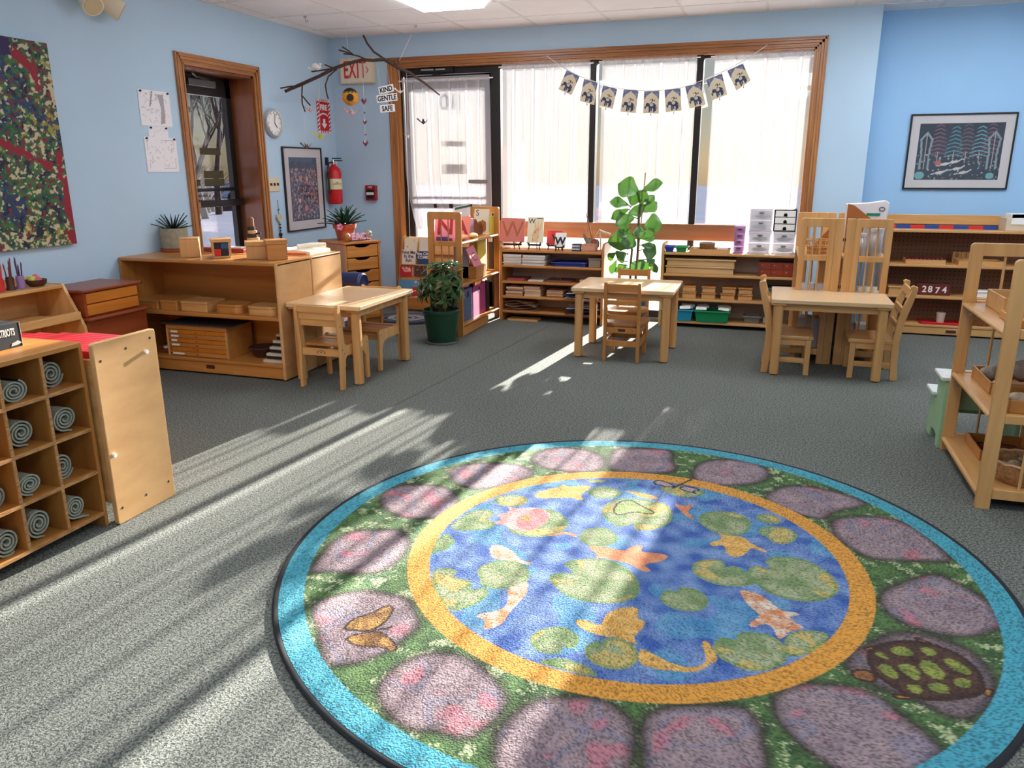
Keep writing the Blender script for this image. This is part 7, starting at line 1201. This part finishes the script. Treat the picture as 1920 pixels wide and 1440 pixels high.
t = thing('number_board', 'dark red board with the white number 2874 on the pegboard shelf', 'board', (5.18, -.02, .308)); part('board', box(5.065, 5.305, -.04, .02, .3085, .398), mat('board_red', (92, 26, 24), .5, var=.2, vs=14), t, bev=.002); part('front_panel', box(5.085, 5.295, -.044, -.04, .313, .392), mat('panel_red', (104, 30, 26), .5), t, bev=.001)
for ch, x, z in zip('2874', (5.122, 5.163, 5.213, 5.262), (.352, .352, .345, .35)): text(ch, .068, (x, -.0455, z), (1, 0, 0), (.0, 0, 1), WHITE, t, sx=.95, bold=.0015)
t = thing('red_tray', 'flat red tray on the bottom pegboard shelf', 'tray', (5.27, -.02, .088)); part('tray', box(5.13, 5.39, -.09, .08, .0885, .096), mat('tray_bright_red', (206, 28, 36), .4), t, bev=.003); part('lip', MB().box(5.122, 5.398, -.098, -.09, .09, .106).box(5.122, 5.13, -.09, .08, .09, .106).box(5.39, 5.398, -.09, .08, .09, .106), MATS['tray_bright_red'], t, bev=.002)
single('pale_cup', MB().lathe([(.026, .001), (.032, .078), (.029, .078), (.024, .006)], (5.265, -.03, .0965), 18), mat('cup_pale', (206, 186, 170), .6), 'pale tapered cup standing on the flat red tray', 'cup', sm=45); single('wood_strip', box(4.93, 5.10, -.09, -.06, .0885, .096), MAPLE, 'thin wooden strip on the bottom pegboard shelf', 'strip', bev=.001); wbox('white_pack', 'white packet seen between the slats of the nearest shelf', 5.52, -.02, .3082, .12, .1, .05, 0, PAPER); t = thing('round_basket', 'round brown basket at the right of the bottom pegboard shelf', 'basket', (5.55, -.0, .088)); part('bowl', MB().lathe([(.06, .001), (.09, .06), (.095, .08), (.088, .08), (.055, .01)], (5.55, -.0, .088), 22), MATS['wicker'], t, sm=45); wbox('pale_box', 'small pale box at the left end of the third pegboard shelf', 4.93, -.03, .3082, .13, .12, .065, 0, MAPLE)
# ============================================================ IN THE FOLDING SHELVES
t = thing('wire_basket', 'openwork wicker basket on the upper left folding shelf', 'basket', (4.255, -1.16, .706)); bs = MB()
for k in range(14): a = 2*PI*k/14; bs.tube([(4.255+.06*math.cos(a), -1.16+.075*math.sin(a), .709), (4.255+.072*math.cos(a+.3), -1.16+.09*math.sin(a+.3), .80)], .0025, 5)
part('uprights', bs, mat('raffia', (206, 156, 96), .8), t)['kind'] = 'stuff'
for z, s_ in ((.711, .92), (.735, .98), (.76, 1.02), (.803, 1.12)): part('hoop', MB().tube([(4.255+.066*s_*math.cos(a*PI/12), -1.16+.082*s_*math.sin(a*PI/12), z) for a in range(25)], .004, 6, caps=False), MATS['raffia'], t, sm=60)
part('woven_base', MB().lathe([(.062, .001), (.066, .05), (.06, .05)], (4.255, -1.16, .7065), 20, sy=1.2, cap1=False), mat('raffia_weave', (196, 146, 92), .9, bump=.8, bs=160), t)
def jar(x, y, z, r, h, label, c):
    t = thing('glass_jar', label, 'jar', (x, y, z), 0, 'jars on the upper right folding shelf'); part('glass', MB().lathe([(r*.9, .001), (r, .01), (r, h*.75), (r*.8, h*.86), (r*.8, h)], (x, y, z), 18, cap1=False), CLR, t, sm=50); part('lid', MB().lathe([(r*.84, h), (r*.84, h+.018)], (x, y, z), 18), mat('lid_pale', (210, 206, 206), .3, .3), t); part('contents', MB().lathe([(r*.82, .006), (r*.82, h*.5)], (x, y, z), 14), mat('fill_%d%d%d' % c, c, .9), t)
jar(4.51, -1.2, .7062, .04, .13, 'left glass jar on the upper right folding shelf', (150, 140, 150)); jar(4.60, -1.19, .7062, .042, .16, 'right glass jar with green filling on the upper right folding shelf', (96, 104, 90)); jar(4.56, -1.08, .7062, .036, .18, 'tall glass jar behind the other two on the folding shelf', (170, 170, 176))
single('white_jug', MB().lathe([(.045, .001), (.05, .12), (.045, .13), (.04, .12)], (4.22, -1.18, .3905), 18), mat('milky', (206, 208, 214), .35), 'milky white jug on the middle left folding shelf', 'jug', sm=45); single('white_jug', MB().box(4.265, 4.33, -1.24, -1.14, .391, .52), MATS['milky'], 'square milky container beside the white jug', 'container', bev=.008); single('blue_tub', box(4.335, 4.375, -1.22, -1.08, .391, .50), mat('deep_blue', (24, 44, 96), .4), 'deep blue tub on the middle left folding shelf', 'tub', bev=.005)
for k, x in enumerate((4.49, 4.535, 4.58, 4.62)): t = thing('ink_bottle', 'blue bottle with a white cap, %s in the row on the folding shelf' % ['first', 'second', 'third', 'last'][k], 'bottle', (x, -1.22, .39), 0, 'blue bottles on the middle right folding shelf'); part('bottle', MB().lathe([(.018, .0008), (.02, .004), (.02, .085), (.012, .095)], (x, -1.22, .39), 14), mat('bottle_blue', (28, 50, 120), .3), t, sm=45); part('cap', MB().lathe([(.02, .096), (.02, .125)], (x, -1.22, .39), 14), WHITE, t)
single('yellow_block', box(4.645, 4.665, -1.25, -1.15, .3905, .45), YEL, 'small yellow block beside the blue bottles', 'block', bev=.002)
for k, (x0, x1, h, c, lab) in enumerate([(4.16, 4.22, .20, (196, 200, 206), 'pale grey container, left on the bottom left folding shelf'), (4.225, 4.31, .20, (180, 184, 196), 'pale grey container, middle on the bottom left folding shelf'), (4.32, 4.365, .19, (30, 40, 66), 'navy container on the bottom left folding shelf')]): single('tall_container', box(x0, x1, -1.24, -1.1, .0925, .0925+h), mat('cont%d' % k, c, .4), lab, 'container', 'containers on the bottom left folding shelf', bev=.005)
single('pattern_tin', box(4.47, 4.64, -1.24, -1.1, .0925, .15), mat('tin_pattern', (150, 60, 60), .5, c2=(190, 196, 206), vs=40), 'red and white tin on the bottom right folding shelf', 'tin', bev=.003); single('white_carton', box(4.55, 4.66, -1.09, -.98, .0925, .24), PAPER, 'white carton on the bottom right folding shelf', 'carton', bev=.003)
t = thing('paper_bag', 'big white bag with a round grey stamp and green band standing on the folding shelves', 'bag', (4.55, -1.0, FZ))
part('bag', MB().prism([(4.43, .708), (4.67, .708), (4.69, 1.035), (4.665, 1.052), (4.56, 1.035), (4.425, 1.028)], -.92, -.86, 'y'), mat('bag_white', (222, 214, 214), .6, bump=.2, bs=20), t, bev=.006)
part('stamp', MB().tube([(4.648+.017*math.cos(a*PI/10), -.9215, .995+.013*math.sin(a*PI/10)) for a in range(21)], .003, 5, caps=False), mat('stamp_grey', (96, 92, 100), .7), t); part('green_band', box(4.555, 4.64, -.9225, -.9205, .95, .968), mat('band_green', (22, 130, 92), .5), t)
# ============================================================ NEAREST SHELF: TRAYS OF SHELLS
SH = mat('shell_grey', (176, 160, 140), .6, c2=(120, 108, 96), vs=30, bump=.4, bs=60); SHW = mat('shell_pale', (214, 196, 172), .55, c2=(170, 146, 120), vs=40, bump=.3, bs=50)
def tray4(name, label, x0, x1, y0, y1, z, h, m):
    t = thing(name, label, 'tray', ((x0+x1)/2, (y0+y1)/2, z), 0, 'wooden trays on the nearest shelf'); e = .008
    for nm, b in (('tray_wall', (x0, x0+e, y0, y1, z+.0005, z+h)), ('tray_wall', (x1-e, x1, y0, y1, z+.0005, z+h)), ('tray_end', (x0+e, x1-e, y0, y0+e, z+.0005, z+h)), ('tray_end', (x0+e, x1-e, y1-e, y1, z+.0005, z+h)), ('tray_floor', (x0+e, x1-e, y0+e, y1-e, z+.0005, z+.006))): S(*b, nm, m, t, .002)
    return t
def shell(label, c, s, m, seed):
    R = random.Random(seed); mb = MB(); p = Vector(c); mb.ball(p, s, s*.75, s*.62, 14, 10); n_ = len(mb.v)
    for i in range(n_): d = Vector(mb.v[i])-p; mb.v[i] = tuple(p+d*(1+.22*mnoise.noise(d*(2.2/s)+Vector((seed, 0, 0)))))
    q = thing('sea_shell', label, 'shell', (c[0], c[1], c[2]-s*.6), 0, 'sea shells in the trays'); part('shell_body', mb, m, q, sm=70)
    sp = [p+Vector((s*(.7-.1*k)*math.cos(k*.7), s*(.6-.09*k)*math.sin(k*.7), s*(.25+.05*k))) for k in range(7)]; part('whorl', MB().tube(sp, [s*.22*(1-.1*k) for k in range(7)], 8), m, q, sm=60)
NS1, NS2, NS3 = .6925, .3755, .0685
tray4('wooden_tray', 'wooden tray of blue-capped things on the top of the nearest shelf', 4.85, 5.08, -3.22, -2.96, NS1, .07, MAPLE); t = thing('blue_cap_jar', 'small jar with a blue cap in the wooden tray on the nearest shelf', 'jar', (4.925, -3.10, NS1+.007)); part('jar', MB().lathe([(.022, .0008), (.024, .02), (.02, .03)], (4.925, -3.10, NS1+.007), 14), PAPER, t, sm=45); part('cap', MB().lathe([(.026, .03), (.026, .085), (.022, .092)], (4.925, -3.10, NS1+.007), 16), mat('cap_blue', (28, 50, 140), .35), t, sm=45)
single('black_plate', MB().lathe([(.045, .001), (.062, .01), (.058, .012), (.04, .004)], (4.985, -3.02, NS1+.007), 20), BLACKM, 'round black plate in the wooden tray on the nearest shelf', 'plate', sm=45); tray4('wooden_tray', 'low amber wooden tray at the front of the top of the nearest shelf', 4.83, 5.08, -3.50, -3.27, NS1, .03, wood('amber_tray', (214, 146, 62), (190, 120, 44)))
tray4('wooden_tray', 'deep wooden tray of large shells on the middle of the nearest shelf', 4.84, 5.08, -3.26, -2.96, NS2, .05, HONEY); tray4('wooden_tray', 'white-edged curved wooden tray of shells, nearer on the middle shelf', 4.84, 5.08, -3.52, -3.29, NS2, .05, HONEY)
shell('big knobbly grey shell in the deep wooden tray', (4.90, -3.07, NS2+.045), .055, SH, 1); shell('pale flat shell in front of the knobbly one', (4.90, -3.18, NS2+.026), .035, SHW, 2); shell('tall grey conch seen through the slats of the nearest shelf', (5.01, -3.09, NS2+.07), .075, SH, 3); shell('pale conch in the nearer tray', (4.99, -3.38, NS2+.05), .05, SHW, 4); shell('small brown shell at the edge of the nearer tray', (4.90, -3.42, NS2+.035), .036, SHW, 5)
t = tray4('compartment_tray', 'dark compartment tray of bits on the bottom of the nearest shelf', 4.86, 5.08, -3.20, -2.95, NS3, .045, HONEY); S(4.868, 5.072, -3.08, -3.073, NS3+.006, NS3+.035, 'divider', REDWOOD, t, .001); S(4.965, 4.972, -3.19, -2.96, NS3+.006, NS3+.035, 'divider', REDWOOD, t, .001)
for k, (x, y) in enumerate(((4.92, -3.02), (4.92, -3.13), (5.02, -3.02), (5.02, -3.13))): single('seed_heap', MB().ball((x, y, NS3+.0135), .035, .04, .006, 10, 5), mat('seed_dark', (54, 36, 30), .9, bump=.8, bs=200), 'heap of dark seeds in the %s pocket of the compartment tray' % ['back left', 'front left', 'back right', 'front right'][k], 'seeds', 'seed heaps in the compartment tray', sm=60)
t = thing('shell_basket', 'wide woven basket of small shells on the bottom of the nearest shelf', 'basket', (4.965, -3.39, NS3)); part('weave', MB().lathe([(.085, .001), (.108, .03), (.115, .085), (.108, .085), (.10, .035), (.075, .01)], (4.965, -3.39, NS3), 30), mat('basket_tan', (190, 146, 98), .9, c2=(146, 100, 62), vs=70, bump=.8, bs=120), t, sm=40); part('rim', MB().tube([(4.965+.113*math.cos(a*PI/16), -3.39+.113*math.sin(a*PI/16), NS3+.086+.003*math.sin(a*4)) for a in range(33)], .006, 6, caps=False), mat('basket_rim', (206, 170, 124), .9), t, sm=60)
R = random.Random(8)
for k in range(12): a = k*2.4; r_ = .03+.045*(k/12); shell('small pale shell, number %s clockwise in the woven basket' % ['one', 'two', 'three', 'four', 'five', 'six', 'seven', 'eight', 'nine', 'ten', 'eleven', 'twelve'][k] if False else 'small pale shell in the woven basket, %s' % ['in the middle', 'near the middle at the left', 'near the middle at the back', 'near the middle at the right', 'near the middle in front', 'halfway out at the left', 'halfway out at the back', 'halfway out at the right', 'at the rim on the left', 'at the rim at the back', 'at the rim on the right', 'at the rim in front'][k], (4.965+r_*math.cos(a), -3.39+r_*math.sin(a), NS3+.05+.006*(k % 3)), .022, [SHW, SH][k % 3 == 2], 20+k)
